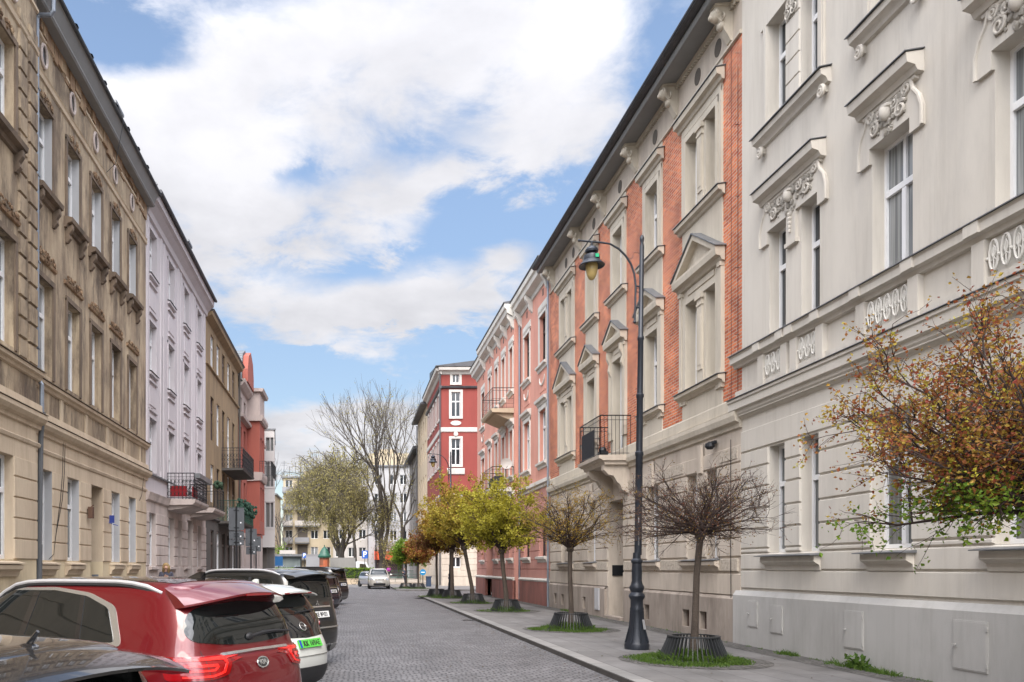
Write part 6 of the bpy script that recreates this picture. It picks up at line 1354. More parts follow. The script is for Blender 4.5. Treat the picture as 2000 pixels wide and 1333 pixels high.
def roofrail(car, x0, x1, y, H, mat, hgt=.045, blackbase=True):
    for s in (-1, 1):
        pts = []; k = 14
        for i in range(k+1):
            q = i/k; x = x0+(x1-x0)*q; h = car.bvh.ray_cast(Vector((x, s*y, 3)), Vector((0, 0, -1))); zz = h[0].z if h[0] else H
            pts.append(Vector((x, s*y, zz+hgt*min(1, 5.5*min(q, 1-q))-.004)))
        mb = MB(); mb.tube(pts, [.012]+[.019]*(k-1)+[.012], 8); rl = car.obj(mb, 'roof_rail', mat, None, True)
        mb = MB(); mb.tube([p-Vector((0, 0, .03)) for p in pts], .018, 6); car.obj(mb, 'rail_base', M['blacktrim'], rl, True)
M['rail'] = simple('silver_rail_paint', (.60, .60, .61), .3, .3, coat=.5)
roofrail(c, .62, 3.0, .66, Hr, M['rail'])
c.patch('glass_roof', [(.56, -.55), (.56, .55), (2.6, .55), (2.6, -.55)], 'T', .004, M['roofglass'] if 'roofglass' in M else M['gloss_black'], rnd=.06, step=.08)
def fin(car, x, H, mat, h=.07, l=.20):
    q = car.bvh.ray_cast(Vector((x, 0, 3)), Vector((0, 0, -1)))[0]; mb = MB()
    mb.add([q+Vector(v) for v in ((l, .0, -.004), (0, -.035, -.004), (0, .035, -.004), (.02, -.012, h), (.02, .012, h), (-.02, -.008, h*.9), (-.02, .008, h*.9), (.07, 0, h*.86))], [(0, 1, 3, 7), (0, 7, 4, 2), (3, 4, 7), (1, 5, 3), (2, 4, 6), (1, 2, 6, 5), (3, 5, 6, 4), (0, 2, 1)])
    car.obj(mb, 'aerial_fin', mat, None, False)
fin(c, .74, Hr, M['gloss_black'], .065, .22)
def mirrors(car, x, z, y, mat):
    for s in (-1, 1):
        mb = MB(); mb.ball((x, s*(y+.10), z), (.07, .12, .08), 10, 8); mb.box(WF, x-.02, x+.05, -s*y-.05, -s*y+.05, z-.07, z-.03); car.obj(mb, 'wing_mirror', mat, None, True)
mirrors(c, 3.35, 1.12, .97, red_paint)
def front(car, L, W, H, paintm, grillez=(.55, .80), lampz=(.72, .86), slots=0):
    hw = W/2; g = car.patch('grille', [(-hw*.42, grillez[0]), (-hw*.46, grillez[1]), (hw*.46, grillez[1]), (hw*.42, grillez[0])], 'F', .01, paintm if slots else M['blacktrim'], rnd=.03)
    for i in range(slots):
        y = -hw*.40+hw*.80*(i+.5)/slots; car.patch('grille_slot', [(y-hw*.038, grillez[0]+.02), (y-hw*.038, grillez[1]-.02), (y+hw*.038, grillez[1]-.02), (y+hw*.038, grillez[0]+.02)], 'F', .018, M['blacktrim'], g, rnd=.02, step=.04)
    for s in (-1, 1): car.patch('headlamp', [(s*hw*.55, lampz[0]), (s*hw*.53, lampz[1]-.02), (s*hw*.88, lampz[1]), (s*hw*.88, lampz[0]+.02)], 'F', .012, M['clear_lens'], rnd=.03, step=.04)
    car.patch('windscreen', [(-hw*.78, H*.685), (-hw*.62, H*.945), (hw*.62, H*.945), (hw*.78, H*.685)], 'F', .006, M['glass'], rnd=.05, step=.08)
    car.patch('lower_grille', [(-hw*.5, .30), (-hw*.55, .45), (hw*.55, .45), (hw*.5, .30)], 'F', .01, M['blacktrim'], rnd=.03)
front(c, Lr, 1.94, Hr, red_paint)

# ---- the white electric crossover
Lw, Hw = 4.15, 1.56
white_paint = simple('pearl_white_paint', (.56, .565, .53), .3, 0, coat=1)
c = Car('parked_car', 'small pearl white electric car with black tailgate and green number plate, third from the camera', -.50, 10.6, R(32), Lw, suv_layers(Lw, 1.80, Hw, 1.08, (.0, .10, .22, .44, .52), 1.15, 1.05, ex=3.6), white_paint, wheels=((.78, 3.34), .33), group=GROUP, sub=3)
for ax in 'LR':
    c.patch('side_window', [(.62, 1.14), (1.0, 1.42), (1.5, 1.46), (2.1, 1.44), (2.6, 1.30), (2.9, 1.09), (1.4, 1.08)], ax, .006, M['glass'], rnd=.05)
c.patch('black_tailgate', [(-.74, .87), (-.82, 1.06), (-.70, 1.15), (-.56, 1.42), (.56, 1.42), (.70, 1.15), (.82, 1.06), (.74, .87), (0, .84)], 'B', .004, M['gloss_black'], rnd=.04)
c.patch('rear_window', [(-.60, 1.17), (-.50, 1.38), (.50, 1.38), (.60, 1.17), (0, 1.14)], 'B', .010, M['glass'], rnd=.06)
for s in (-1, 1): c.patch('tail_lamp', [(s*.52, .975), (s*.52, 1.03), (s*.88, 1.05), (s*.88, .94)], 'B', .012, M['red_lens'], rnd=.02, step=.03)
em, ct, nr, xx, yy = emblem(c, 0, .985, .062, .062, True)
mb = MB(); mb.tube([ct+nr*.014+xx*-.085+yy*.0, ct+nr*.014+xx*-.03+yy*.012, ct+nr*.014+xx*.03-yy*.012, ct+nr*.014+xx*.085], .007, 6); c.obj(mb, 'emblem_bolt', M['chrome'], em, True)
c.plate('KK 169AE', .0, .765, .50, .115, simple('plate_green', (.09, .47, .06), .4), M['blacktrim'])
c.patch('lower_bumper', [(-.80, .22), (-.84, .42), (-.55, .46), (.55, .46), (.84, .42), (.80, .22)], 'B', .012, M['blacktrim'], rnd=.04)
c.patch('bumper_crease', [(-.80, .60), (-.80, .615), (.80, .615), (.80, .60)], 'B', .006, M['chrome'], step=.04)
mb = MB()
for i in range(9):
    y = -.56+i*.14; q = (y/.56)**2; row = [(.66, y, Hw-.03-.05*q), (.36+.05*q, y, Hw-.06-.06*q), (.22+.10*q, y, Hw-.095-.06*q), (.22+.1*q, y, Hw-.115-.06*q), (.45, y, Hw-.12-.06*q)]; k = len(mb.v); mb.v += row
    if i: mb.f += [(k-5+j, k-4+j, k+1+j, k+j) for j in range(4)]
mb.f += [(0, 1, 2, 3, 4), tuple(len(mb.v)-5+j for j in (4, 3, 2, 1, 0))]; spo = c.obj(mb, 'spoiler', white_paint, None, True)
mb = MB(); mb.box(WF, .235, .26, -.3, .3, Hw-.13, Hw-.115); c.obj(mb, 'high_brake_lamp', M['red_lens'], spo)
fin(c, .95, Hw, white_paint, .07, .18); mirrors(c, 2.85, 1.06, .90, M['gloss_black']); front(c, Lw, 1.8, Hw, white_paint)
mb = MB(); h = c.hit(0, -.2, 1.19, (1, 0, 0)); q = h[0]; mb.tube([q+Vector((-.03, .22, -.02)), q+Vector((-.03, -.22, .01))], [.016, .008], 6); c.obj(mb, 'wiper', M['blacktrim'], None, True)

# ---- the black SUV with silver rails, and three dark ones farther off
def dark_suv(label, x, y, L, W, H, pt, plate_txt, full=True, ang=DX, rails='rail', low=None, red_l=.0):
    c = Car('parked_car', label, x, y, ang, L, suv_layers(L, W, H, 1.08, (.0, .05, .10, .22, .30), 1.35, 1.0, ex=5), pt, wheels=((.9, L-.95), .36), group=GROUP, sub=2); k = H/1.64; hw = W/2
    for ax in 'LR': 
        c.patch('side_window', [(.45, 1.13*k), (.62, 1.46*k), (1.3, 1.52*k), (2.2, 1.51*k), (2.75, 1.38*k), (3.1, 1.12*k)], ax, .006, M['glass'], rnd=.05, step=.08)
        c.patch('pillar', [(.98, 1.12*k), (1.05, 1.12*k), (1.16, 1.50*k), (1.10, 1.50*k)], ax, .011, M['blacktrim'], step=.05)
    c.patch('rear_window', [(-hw*.74, 1.15*k), (-hw*.64, 1.47*k), (hw*.64, 1.47*k), (hw*.74, 1.15*k)], 'B', .008, M['glass'], rnd=.06)
    for s in (-1, 1): c.patch('tail_lamp', [(s*hw*.72, .86*k), (s*hw*.74, 1.10*k), (s*hw*.92, 1.10*k), (s*hw*.93, .84*k)], 'B', .012, M['dark_lens'] if full else M['red_lens'], rnd=.03, step=.05)
    c.patch('chrome_bar', [(-hw*.4, .985*k), (-hw*.4, 1.01*k), (hw*.4, 1.01*k), (hw*.4, .985*k)], 'B', .02, M['chrome'], step=.04)
    c.patch('plate_recess', [(-hw*.46, .76*k), (-hw*.46, .97*k), (hw*.46, .97*k), (hw*.46, .76*k)], 'B', .008, M['blacktrim'], rnd=.03)
    c.plate(plate_txt, 0, .87*k, .50, .115, simple('plate_white', (.7, .7, .68), .4), M['blacktrim'])
    c.patch('lower_bumper', [(-hw*.92, .22), (-hw*.93, .36*k), (hw*.93, .36*k), (hw*.92, .22)], 'B', .014, low or M['blacktrim'], rnd=.03)
    c.patch('bumper_strip', [(-hw*.93, .64*k), (-hw*.93, .665*k), (hw*.93, .665*k), (hw*.93, .64*k)], 'B', .012, M['chrome'] if full else M['blacktrim'], step=.05)
    mb = MB()
    for i in range(9):
        yy = hw*.68*(-1+i/4); q = (i/4-1)**2; row = [(.42, yy, H-.04-.05*q), (.2, yy, H-.06-.06*q), (.08+.06*q, yy, H-.085-.06*q), (.08+.06*q, yy, H-.105-.06*q), (.3, yy, H-.12-.06*q)]; n = len(mb.v); mb.v += row
        if i: mb.f += [(n-5+j, n-4+j, n+1+j, n+j) for j in range(4)]
    mb.f += [(0, 1, 2, 3, 4), tuple(len(mb.v)-5+j for j in (4, 3, 2, 1, 0))]; c.obj(mb, 'spoiler', pt, None, True)
    if rails: roofrail(c, .5, 2.9, hw*.66, H, M[rails], .05)
    mirrors(c, 3.15, 1.1*k, hw, pt); front(c, L, W, H, pt, lampz=(.74*k, .9*k))
    return c
M['dark_lens'] = simple('smoked_red_lens', (.08, .006, .008), .12, coat=1)
bp = simple('black_metallic_paint', (.018, .018, .017), .28, .3, coat=1)
c = dark_suv('black SUV with silver roof rails and a white number plate, fourth from the camera', -.50, 14.3, 4.7, 1.84, 1.76, bp, 'KE 9FV21', ang=R(34), low=M['chrome'] if False else simple('grey_skid_plate', (.19, .19, .19), .5))
em_pts = []
h = c.hit(0, 0, 1.06*1.73/1.64+.02, (1, 0, 0)); ct = h[0]; mb = MB()
for a in (90, 210, 330):
    u, v = math.cos(R(a)), math.sin(R(a)); m_ = Vector((-.02, u*.03, v*.03)); n_ = Vector((0, u, v)); w_2 = Vector((0, -v, u)); mb.add([ct+Vector((-.02, 0, 0)), ct+m_*1+w_2*.016, ct+Vector((-.02, u*.062, v*.062)), ct+m_-w_2*.016], [(0, 1, 2, 3)])
c.obj(mb, 'emblem', M['chrome'])
mb = MB(); mb.box(WF, -.12, .1, -.05, .05, .30, .37); mb.ball((-.14, 0, .40), .035, 8, 6); c.obj(mb, 'tow_bar', M['blacktrim'])
dark_suv('dark blue-black estate car with pale reflections, fifth in the parked row', -.62, 30.6, 4.6, 1.84, 1.66, simple('night_blue_paint', (.02, .024, .04), .25, .4, coat=1), 'KR 5K301', False)
dark_suv('dark brown car with red tail lamps, sixth in the parked row and mostly hidden', -.60, 34.2, 4.5, 1.84, 1.63, simple('dark_brown_paint', (.035, .02, .018), .25, .4, coat=1), 'KR 7PL33', False, rails=None)
dark_suv('tall dark grey SUV with a grey lower bumper, last of the parked row', -.30, 38.6, 4.9, 1.95, 1.84, simple('dark_grey_paint', (.03, .027, .026), .28, .4, coat=1), 'KR 1AB84', False, low=simple('grey_skid', (.16, .16, .16), .5), rails='blacktrim')

# ---- the nearest dark car, only its roof and tailgate top in view
Lk, Hk = 4.25, 1.42
kp_ = simple('dark_graphite_paint', (.035, .033, .032), .22, .5, coat=1)
c = Car('parked_car', 'nearest dark graphite hatchback, cut off by the lower left corner, with a stub aerial', -.98, 3.5, R(29), Lk, suv_layers(Lk, 1.78, Hk, 1.02, (.0, .06, .14, .34, .44), 1.15, 1.0, ex=4), kp_, wheels=((.8, 3.4), .32), group=GROUP, sub=3)
for ax in 'LR': c.patch('side_window', [(.55, 1.04), (.75, 1.24), (1.4, 1.31), (2.1, 1.29), (2.5, 1.2), (2.9, .98)], ax, .006, M['glass'], rnd=.05)
c.patch('rear_window', [(-.62, 1.03), (-.52, 1.24), (.52, 1.24), (.62, 1.03)], 'B', .008, M['glass'], rnd=.05)
mb = MB()
for i in range(13):
    y = -.64+i*.64/6; q = (y/.64)**2; row = [(.58, y, Hk-.035-.06*q), (.30+.03*q, y, Hk-.052-.075*q), (.10+.10*q, y, Hk-.105-.075*q), (.10+.10*q, y, Hk-.12-.075*q), (.32, y, Hk-.14-.07*q)]; k = len(mb.v); mb.v += row
    if i: mb.f += [(k-5+j, k-4+j, k+1+j, k+j) for j in range(4)]
mb.f += [(0, 1, 2, 3, 4), tuple(len(mb.v)-5+j for j in (4, 3, 2, 1, 0))]; spo = c.obj(mb, 'spoiler', kp_, None, True)
for s in (-1, 1): c.patch('tail_lamp', [(s*.50, .80), (s*.50, .95), (s*.86, .96), (s*.86, .80)], 'B', .012, M['red_lens'], rnd=.03)
q = c.bvh.ray_cast(Vector((.62, 0, 3)), Vector((0, 0, -1)))[0]; mb = MB(); mb.ball(q+Vector((.03, 0, 0)), (.07, .03, .018), 10, 6); mb.tube([q+Vector((.03, 0, .01)), q+Vector((-.035, 0, .075))], [.016, .009], 8); c.obj(mb, 'aerial', M['gloss_black'], None, True)
c.plate('KR 4WE90', 0, .66, .5, .11, simple('plate_white', (.7, .7, .68), .4), M['blacktrim']); mirrors(c, 2.9, 1.0, .88, kp_); front(c, Lk, 1.78, Hk, kp_)

# ---- the silver SUV coming up the street and the small silver car behind it
sp_ = simple('champagne_silver_paint', (.52, .49, .44), .3, .45, coat=1)
c = Car('silver_suv', 'champagne silver boxy SUV with a seven-slot grille driving towards the camera', 2.42, 71.5, None, 4.78, suv_layers(4.78, 1.90, 1.76, 1.12, (.0, .04, .08, .16, .24), 1.45, .75, ex=6, roofw=.68), sp_, wheels=((.9, 3.75), .38))
c.t.rotation_euler = (0, 0, R(-90)); k = 1.76/1.64
front(c, 4.78, 1.9, 1.76, sp_, (.72, .97), (.76, .95), 7)
for ax in 'LR': c.patch('side_window', [(.35, 1.2), (.5, 1.58), (1.3, 1.63), (2.2, 1.62), (2.7, 1.5), (3.1, 1.2)], ax, .006, M['glass'], rnd=.04, step=.08)
mirrors(c, 3.1, 1.2, .95, sp_); c.plate('KR 80GC', 0, .60, .48, .11, simple('plate_white', (.7, .7, .68), .4), M['blacktrim'], 'F')
c.patch('bumper_grille', [(-.5, .44), (-.5, .50), (.5, .50), (.5, .44)], 'F', .012, M['blacktrim'], step=.06)
sp2 = simple('silver_grey_paint', (.38, .38, .42), .3, .5, coat=1)
c = Car('silver_car', 'small silver-grey car half hidden behind the silver SUV', 1.25, 77.0, None, 4.1, suv_layers(4.1, 1.72, 1.48, 1.0, (.0, .1, .2, .4, .5), 1.05, 1.0), sp2, wheels=((.8, 3.3), .31)); c.t.rotation_euler = (0, 0, R(-68)); front(c, 4.1, 1.72, 1.48, sp2)
for ax in 'LR': c.patch('side_window', [(.6, 1.05), (.9, 1.33), (1.6, 1.37), (2.2, 1.33), (2.8, 1.02)], ax, .006, M['glass'], rnd=.04, step=.08)

# ================================================================ signs, street furniture and people
def post(mb, x, y, z1, r=.035, z0=0): mb.tube([(x, y, z0), (x, y, z1)], r, 8)
M['signback'] = pm('grey_sign_back', (.11, .12, .13), (.085, .09, .10), 3, .5, .05, 20, metallic=.3)
for x, y, boards, lab in ((-4.90, 34.0, [(3.30, 4.28, .66), (2.93, 3.27, .64), (2.66, 2.91, .64)], 'stack of three grey road sign backs on one post in front of the green balcony'),
                          (-4.90, 39.0, [(2.75, 3.62, .56), (2.35, 2.72, .50)], 'pair of grey road sign backs on a black post, middle one of three posts'),
                          (-4.95, 41.5, [(2.55, 3.35, .50)], 'single grey road sign back on a thin post, farthest of three posts')):
    t = thing('road_sign', lab, 'road sign', (x, y, 0), 'road signs seen from behind'); mb = MB(); post(mb, x, y, boards[0][1]+.05); mb.build('post', M['iron'], t)
    for z0, z1, w in boards:
        mb = MB(); mb.prism(Fr((x, y+.05, 0), (1, 0, 0), (0, -1, 0)), roundpoly([(-w/2, z0), (w/2, z0), (w/2, z1), (-w/2, z1)], .05), 0, .004)
        fr = Fr((x, y+.05, 0), (1, 0, 0), (0, -1, 0)); mb.box(fr, -w/2, w/2, .003, .015, z0, z0+.012); mb.box(fr, -w/2, w/2, .003, .015, z1-.012, z1)
        bd = mb.build('sign_board', M['signback'], t); mb = MB()
        for z in (z0+.12, z1-.12): mb.box(fr, -.12, .12, .005, .03, z-.012, z+.012)
        mb.build('clamp', M['iron'], bd); mb = MB(); mb.lathe((x+w*.28, y+.04, (z0*2+z1)/3), [(.035, 0), (.035, -.004)], 12, ax='y'); mb.build('white_sticker', simple('white_sticker', (.75, .75, .78), .6), bd)
def face_sign(name, lab, cat, x, y, z0, z1, w, col, pole_z0=0, letter=None, h2=None):
    t = thing(name, lab, cat, (x, y, 0)); mb = MB(); post(mb, x, y+.05, z1, .035); mb.build('post', M['iron'], t); fr = Fr((x, y, 0), (1, 0, 0), (0, -1, 0))
    mb = MB(); mb.prism(fr, roundpoly([(-w/2, z0), (w/2, z0), (w/2, z1), (-w/2, z1)], .06), 0, .01); b = mb.build('sign_board', col, t)
    if letter:
        cu = bpy.data.curves.new('t', 'FONT'); cu.body = letter; cu.size = (z1-z0)*1.0; cu.align_x = 'CENTER'; cu.align_y = 'CENTER'; cu.extrude = .004; cu.offset = .012; to = bpy.data.objects.new('t', cu); S.collection.objects.link(to); dg = bpy.context.evaluated_depsgraph_get(); dg.update()
        me = bpy.data.meshes.new_from_object(to.evaluated_get(dg)); bpy.data.objects.remove(to); me.transform(Matrix.Translation((0, -.016, (z0+z1)/2)) @ Matrix.Rotation(R(90), 4, 'X')); me.materials.clear(); me.materials.append(simple('sign_white', (.8, .8, .8), .5)); o = bpy.data.objects.new('lettering', me); S.collection.objects.link(o); o.parent = b
    return t
M['sblue'] = simple('sign_blue', (.02, .10, .42), .4)
face_sign('parking_sign', 'blue parking sign with a white P standing by the hedge', 'road sign', 1.51, 85, 2.7, 3.55, .62, M['sblue'], letter='P')
face_sign('parking_sign', 'small blue sign with a white P beside the graffiti kiosk, left of the advertising column', 'road sign', -5.55, 95, 2.9, 3.5, .4, M['sblue'], letter='P')
face_sign('information_sign', 'large blue direction sign at the far left corner beyond the modern building', 'road sign', -6.9, 76, 1.9, 2.8, .8, simple('sign_teal', (.02, .12, .30), .4))
t = thing('road_sign', 'round blue sign low on a post at the corner of the red building', 'road sign', (6.55, 72, 0)); mb = MB(); post(mb, 6.55, 72.05, 1.6); mb.build('post', M['iron'], t); mb = MB(); mb.lathe((6.55, 72, 1.3), [(.28, 0), (.28, -.01)], 20, ax='y'); mb.build('sign_board', simple('sign_light_blue', (.01, .19, .40), .4), t)
mb = MB(); mb.box(WF, 6.38, 6.72, -71.985, -71.97, 1.26, 1.34); mb.build('white_arrow', simple('sign_white', (.8, .8, .8), .5), t)
t = thing('waste_bin', 'dark blue waste bin at the foot of the red building', 'bin', (7.0, 71, 0)); mb = MB(); mb.frust(WF, 6.75, 7.2, .02, .85, -71.2, -70.8, .02); mb.box(WF, 6.72, 7.23, -71.25, -70.77, .85, .95); mb.build('body', simple('dark_blue_plastic', (.02, .04, .08), .6), t)
# hedge on its low wall
t = thing('hedge', 'clipped green hedge behind a low beige wall across the end of the street', 'hedge', (-.4, 88, 0)); mb = MB(); rnd = random.Random(4)
mb.box(WF, -12, 2.6, -88.6, -87.4, .5, 1.55); mb.build('hedge_core', simple('hedge_dark', (.02, .035, .012), .9), t); mb = MB()
for _ in range(9000): leafcluster(mb, Vector((-12+14.6*rnd.random(), 87.35+rnd.random()*.2 if rnd.random() < .7 else 87.4+rnd.random()*1.2, .3+1.35*rnd.random() if rnd.random() < .7 else 1.62)), 1, .14, .04, rnd)
mb.build('leaves', LF['green'], t, recalc=False)
t = thing('low_wall', 'low beige wall in front of the hedge', 'wall', (-.4, 87, 0)); mb = MB(); mb.box(WF, -12, 2.7, -87.2, -86.8, -.12, .45); mb.box(WF, -12, 2.72, -87.24, -86.76, .45, .52); mb.build('wall', M['beige'], t)
t = thing('iron_fence', 'low green railing on the raised paving right of the hedge', 'fence', (5, 100, 0)); mb = MB()
for i in range(30): mb.tube([(3.2+.16*i, 100, .28), (3.2+.16*i, 100, 1.35)], .02, 4)
mb.tube([(3.1, 100, 1.35), (7.9, 100, 1.35)], .03, 5); mb.tube([(3.1, 100, .5), (7.9, 100, .5)], .025, 5); mb.build('railing', M['greeniron'], t)
t = thing('handrail', 'thin horizontal rails along the raised paving', 'fence', (5, 82, 0)); mb = MB()
for z in (.75, 1.05): mb.tube([(3.3, 82, z), (7.2, 82, z)], .022, 5)
for x in (3.3, 4.6, 5.9, 7.2): mb.tube([(x, 82, .25), (x, 82, 1.05)], .022, 5)
mb.build('railing', M['greeniron'], t)
# kiosk, advertising column, truck and van in the square
t = thing('kiosk', 'flat-roofed kiosk covered in faded graffiti at the left of the square', 'kiosk', (-8, 96, 0)); mb = MB(); fr = Fr((-8, 96, 0), (1, 0, 0), (0, -1, 0)); mb.box(fr, -2.0, 1.9, -3, 0, 0, 3.1); mb.build('wall', pm('grey_green_panels', (.16, .19, .18), (.09, .11, .11), 1.2, .7), t)
mb = MB(); mb.box(fr, -2.3, 2.2, -3.3, .5, 3.1, 3.35); mb.build('roof', M['zinc'], t); mb = MB(); mb.box(fr, -.6, 1.3, .0, .06, 3.4, 3.85); mb.build('sign_board', M['flat_white'], t)
mb = MB(); rnd = random.Random(8)
for i in range(26):
    x = -1.9+3.6*rnd.random(); z = .6+1.3*rnd.random(); mb.tube([fr.P(x, .02, z), fr.P(x+.1, .02, z+.4*rnd.random()+.1), fr.P(x+.22, .02, z-.05), fr.P(x+.3, .02, z+.3)], .035, 4)
mb.build('graffiti', simple('pale_graffiti', (.36, .38, .48), .7), t)
t = thing('advertising_column', 'round advertising column with orange posters and a dark green domed roof', 'advertising column', (-3.05, 92, 0)); mb = MB(); mb.lathe((-3.05, 92, 0), [(.62, 0), (.62, .4), (.58, .45), (.58, 2.9)], 20); mb.build('drum', simple('column_poster_ground', (.20, .07, .035), .7), t, smooth=True)
mb = MB()
for a0, a1, z0, z1 in ((-1.2, -.3, .7, 2.0), (-.2, .6, 1.2, 2.6)): mb.add([(-3.05+.59*math.sin(a), 92-.59*math.cos(a), z) for z in (z0, z1) for a in [a0+(a1-a0)*i/5 for i in range(6)]], [(i, i+1, i+7, i+6) for i in range(5)])
mb.build('poster', simple('orange_poster', (.38, .10, .04), .7), t); mb = MB(); mb.lathe((-3.05, 92, 0), [(.74, 2.9), (.76, 3.1), (.6, 3.3), (.5, 3.55), (.3, 3.95), (.06, 4.15), (.05, 4.35)], 20); mb.build('roof', M['greeniron'], t, smooth=True)
def truck(lab, x, y, w, h, col, cab):
    t = thing('box_truck', lab, 'truck', (x, y, RZ)); mb = MB(); fr = Fr((x, y, RZ), (1, 0, 0), (0, -1, 0)); mb.frust(fr, -w/2, w/2, .9, h, -2.2, .0, .01); mb.box(fr, -w/2-.02, w/2+.02, -2.2, -.01, h, h+.06); mb.build('cargo_box', col, t)
    mb = MB(); mb.box(fr, -w/2, w/2+(1.7 if cab else 0), -2.0, -.2, .55, .85); mb.build('chassis', M['blacktrim'], t)
    for wx in (-w*.3, w/2+1.1 if cab else w*.3): mb = MB(); mb.lathe((x+wx, y, RZ+.42), [(.42, 0), (.42, .28)], 18, ax='y'); mb.build('wheel', M['tyre'], t, smooth=True)
    if cab:
        mb = MB(); mb.prism(fr, roundpoly([(w/2+.05, .6), (w/2+1.75, .6), (w/2+1.75, 1.4), (w/2+1.35, 2.5), (w/2+.05, 2.6)], .15), -2.0, -.1); cb = mb.build('cab', simple('white_cab_paint', (.55, .57, .6), .35, coat=1), t); mb = MB(); mb.prism(fr, [(w/2+.5, 1.5), (w/2+1.5, 1.5), (w/2+1.2, 2.25), (w/2+.5, 2.3)], -.1, -.085); mb.build('window', M['glass'], cb)
truck('plain grey box truck right of the advertising column, with a white cab', -.95, 94, 3.0, 2.95, pm('grey_truck_tarpaulin', (.24, .235, .22), (.19, .185, .175), 1, .7), True)
truck('plain grey box trailer left of the advertising column', -4.4, 95, 1.9, 3.1, simple('grey_box_panel', (.25, .25, .26), .6), False)
# more posts of the square
for x, y, h, lab in ((3.05, 96, 6.0, 'thin dark lamp post right of the parking sign'), (8.2, 120, 15, 'tall thin dark mast in front of the pale grey flats')):
    t = thing('lamp_post', lab, 'post', (x, y, 0)); mb = MB(); mb.tube([(x, y, 0), (x, y, h)], [.09, .06], 8); mb.box(WF, x-.2, x+.2, -y-.1, -y+.1, h-.1, h+.15); mb.build('pole', M['iron'], t)
mb = MB(); mb.tube([(-5, 128, 6.5), (6.2, 101, 7.6), (9, 100, 8.0)], .02, 4); o = mb.build('overhead_cable', M['iron']); o['label'] = 'thin overhead cable crossing in front of the flats'; o['category'] = 'cable'

